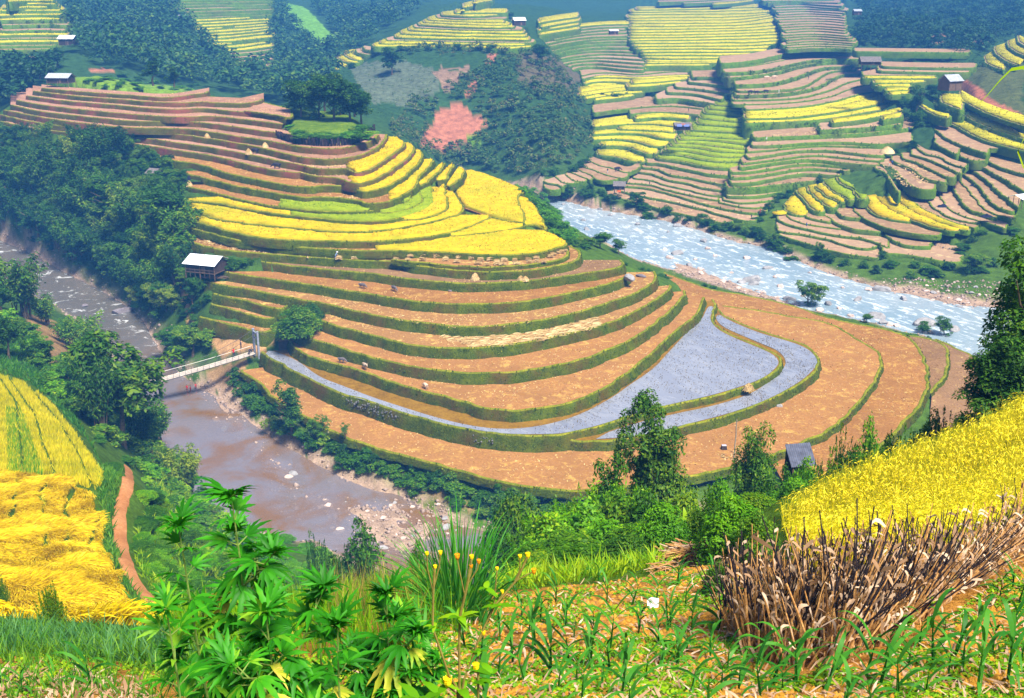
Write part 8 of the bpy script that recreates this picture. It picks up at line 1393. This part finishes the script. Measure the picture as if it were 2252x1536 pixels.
# loose stones along the banks and in the walls
q = []
for R in RIVERS:
    t = rng.uniform(0, len(R)-1, 2600); i = t.astype(int); P = R[i]+(R[(i+1) % len(R)]-R[i])*(t-i)[:, None]; q.append(P+rng.normal(0, 1.1, P.shape))
SH = flat(PX('o 560,985 640,1010 720,1085 900,1090 1000,1140 980,1230 860,1240 720,1180 620,1120'))
for B in BARS+[SH]: mn, mx_ = B.min(0), B.max(0); a = rng.uniform(mn, mx_, (1400, 2)); q.append(a[inpoly(a, B)])
q = np.concatenate(q); d = np.hypot(*q.T); q = q[(d < 520)]; r = np.clip(rng.lognormal(-1.75, .55, len(q)), .06, .6); V = (np.column_stack([q, gzv(q[:, 0], q[:, 1])+r*.2])[:, None]+oc[None]*r[:, None, None]*rng.uniform(.6, 1.3, (len(q), 6, 3))*np.array([1, 1, .7])).reshape(-1, 3)
F3 = np.array([[0, 2, 4], [2, 1, 4], [1, 3, 4], [3, 0, 4], [2, 0, 5], [1, 2, 5], [3, 1, 5], [0, 3, 5]]); F3 = (F3[None]+np.arange(len(q))[:, None, None]*6).reshape(-1, 3); h = len(F3)//2
tagp(mesh_np('gravel', V, [F3], mat_noise('bank_gravel', [(0, (.16, .11, .09)), (.5, (.32, .235, .20)), (1, (.52, .42, .37))], .5, 5, .9, .4, .05)), 'loose pale stones along the river banks', 'gravel', kind='stuff')
st = []; M_RKW = mat_noise('wall_stone', [(0, (.05, .05, .05)), (.5, (.13, .13, .13)), (1, (.26, .25, .25))], 2, 7)
for s, z, h_, n in (("E 170,1110 330,1160 480,1210", 6.9, 2.2, 120), ("E 850,1290 1000,1340 1050,1350", 6.9, 2.0, 30), ("E 1505,1340 1580,1350", 6.0, 1.3, 70), ("r4 720,1180 1000,1200", None, 1.6, 90), ("r4 1050,1190 1250,1240 1430,1270", None, 1.8, 160), ("r4 1420,1290 1550,1340 1700,1360", None, 2.6, 140)):
    P = resample(PX(s), n); w_ = at_z(P[:, 0], P[:, 1], z-1.2) if z else hitv(P[:, 0], P[:, 1], 200, 500); w_ = w_+rng.normal(0, .25, w_.shape); w_[:, 2] += rng.uniform(-.3, 1, len(w_))*h_*.4; st.append(w_+np.array([0, -.35, 0]))
q = np.concatenate(st); r = rng.uniform(.08, .26, len(q)); V = (q[:, None]+oc[None]*r[:, None, None]*rng.uniform(.6, 1.3, (len(q), 6, 3))).reshape(-1, 3); F3 = np.array([[0, 2, 4], [2, 1, 4], [1, 3, 4], [3, 0, 4], [2, 0, 5], [1, 2, 5], [3, 1, 5], [0, 3, 5]]); F3 = (F3[None]+np.arange(len(q))[:, None, None]*6).reshape(-1, 3); tagp(mesh_np('stones', V, [F3], M_RKW), 'grey stones showing in the terrace walls', 'stones', kind='stuff')
# ------------------------------------------------------------------ the smallest shrubs are merged into ground cover
SHRUBS.sort(key=lambda a: -(a[2]+(9 if a[3] is None else 0))); rest = SHRUBS[285:]
Vs = []; Fs = []; Ms = []; b = 0; lvs = sorted({a[1] for a in rest})
for o, lv, _, _ in rest:
    me = o.data; co_ = np.empty(len(me.vertices)*3, np.float32); me.vertices.foreach_get('co', co_); M4 = np.array(Matrix.Translation(o.location) @ o.rotation_euler.to_matrix().to_4x4() @ Matrix.Diagonal((*o.scale, 1))); co_ = co_.reshape(-1, 3) @ M4[:3, :3].T+M4[:3, 3]
    n = len(co_)//4; Vs.append(co_); Fs.append(np.arange(n*4).reshape(-1, 4)+b); Ms.append(np.full(n, lvs.index(lv))); b += n*4; bpy.data.objects.remove(o)
if Vs: tagp(mesh_np('undergrowth', np.concatenate(Vs), [np.concatenate(Fs)], [LV[l] for l in lvs], np.concatenate(Ms)), 'small bushes along the far river banks and between far terraces', 'undergrowth', kind='stuff')
# ------------------------------------------------------------------ camera, light, air
cam = bpy.data.cameras.new('camera'); cam.lens = 36*FPX/2252; cam.sensor_width = 36; cam.clip_start = .05; cam.clip_end = 9000
co = bpy.data.objects.new('camera', cam); COL.objects.link(co); co.location = (0, 0, CAMH); co.rotation_euler = (math.pi/2-PITCH, 0, 0); SC.camera = co
SUN_EL, SUN_AZ = math.radians(58), math.radians(145)   # azimuth clockwise from +Y (view direction)
w = bpy.data.worlds.new('World'); SC.world = w; w.use_nodes = True; nt = w.node_tree; bg = nt.nodes['Background']
sky = nt.nodes.new('ShaderNodeTexSky'); sky.sky_type = 'NISHITA'; sky.sun_disc = False; sky.sun_elevation = SUN_EL; sky.sun_rotation = SUN_AZ; sky.dust_density = 2.5; sky.altitude = 900
nt.links.new(sky.outputs[0], bg.inputs[0]); bg.inputs[1].default_value = .075
sl = bpy.data.lights.new('sun', 'SUN'); sl.energy = 4.9; sl.angle = math.radians(16); sl.color = (1, .94, .80)
so = bpy.data.objects.new('sun', sl); COL.objects.link(so)
dv = Vector((math.sin(SUN_AZ)*math.cos(SUN_EL), math.cos(SUN_AZ)*math.cos(SUN_EL), math.sin(SUN_EL))); so.rotation_euler = dv.to_track_quat('Z', 'Y').to_euler()
if HAZE:
    b = MB(); x0, x1, y0, y1, z0, z1 = -2700, 2700, -60, 2700, GZ.min()-2, max(GZ.max()+3, 90)
    b.box(((x0+x1)/2, (y0+y1)/2, (z0+z1)/2), (x1-x0, y1-y0, z1-z0)); m, nt, out = new_mat('haze')
    pv = nt.nodes.new('ShaderNodeVolumePrincipled'); pv.inputs['Color'].default_value = (.09, .36, 1, 1); pv.inputs['Density'].default_value = HAZE; pv.inputs['Anisotropy'].default_value = -.3
    nt.links.new(pv.outputs[0], out.inputs['Volume']); h = b.build('haze', m); h['kind'] = 'stuff'
SC.view_settings.view_transform = 'Standard'; SC.view_settings.look = 'None'; SC.view_settings.exposure = EXPO; SC.view_settings.gamma = 1
SC.cycles.max_bounces = 6; SC.cycles.diffuse_bounces = 3; SC.cycles.glossy_bounces = 2; SC.cycles.transmission_bounces = 3; SC.cycles.transparent_max_bounces = 12; SC.cycles.volume_bounces = 0
SC.cycles.use_denoising = True; SC.cycles.use_adaptive_sampling = True
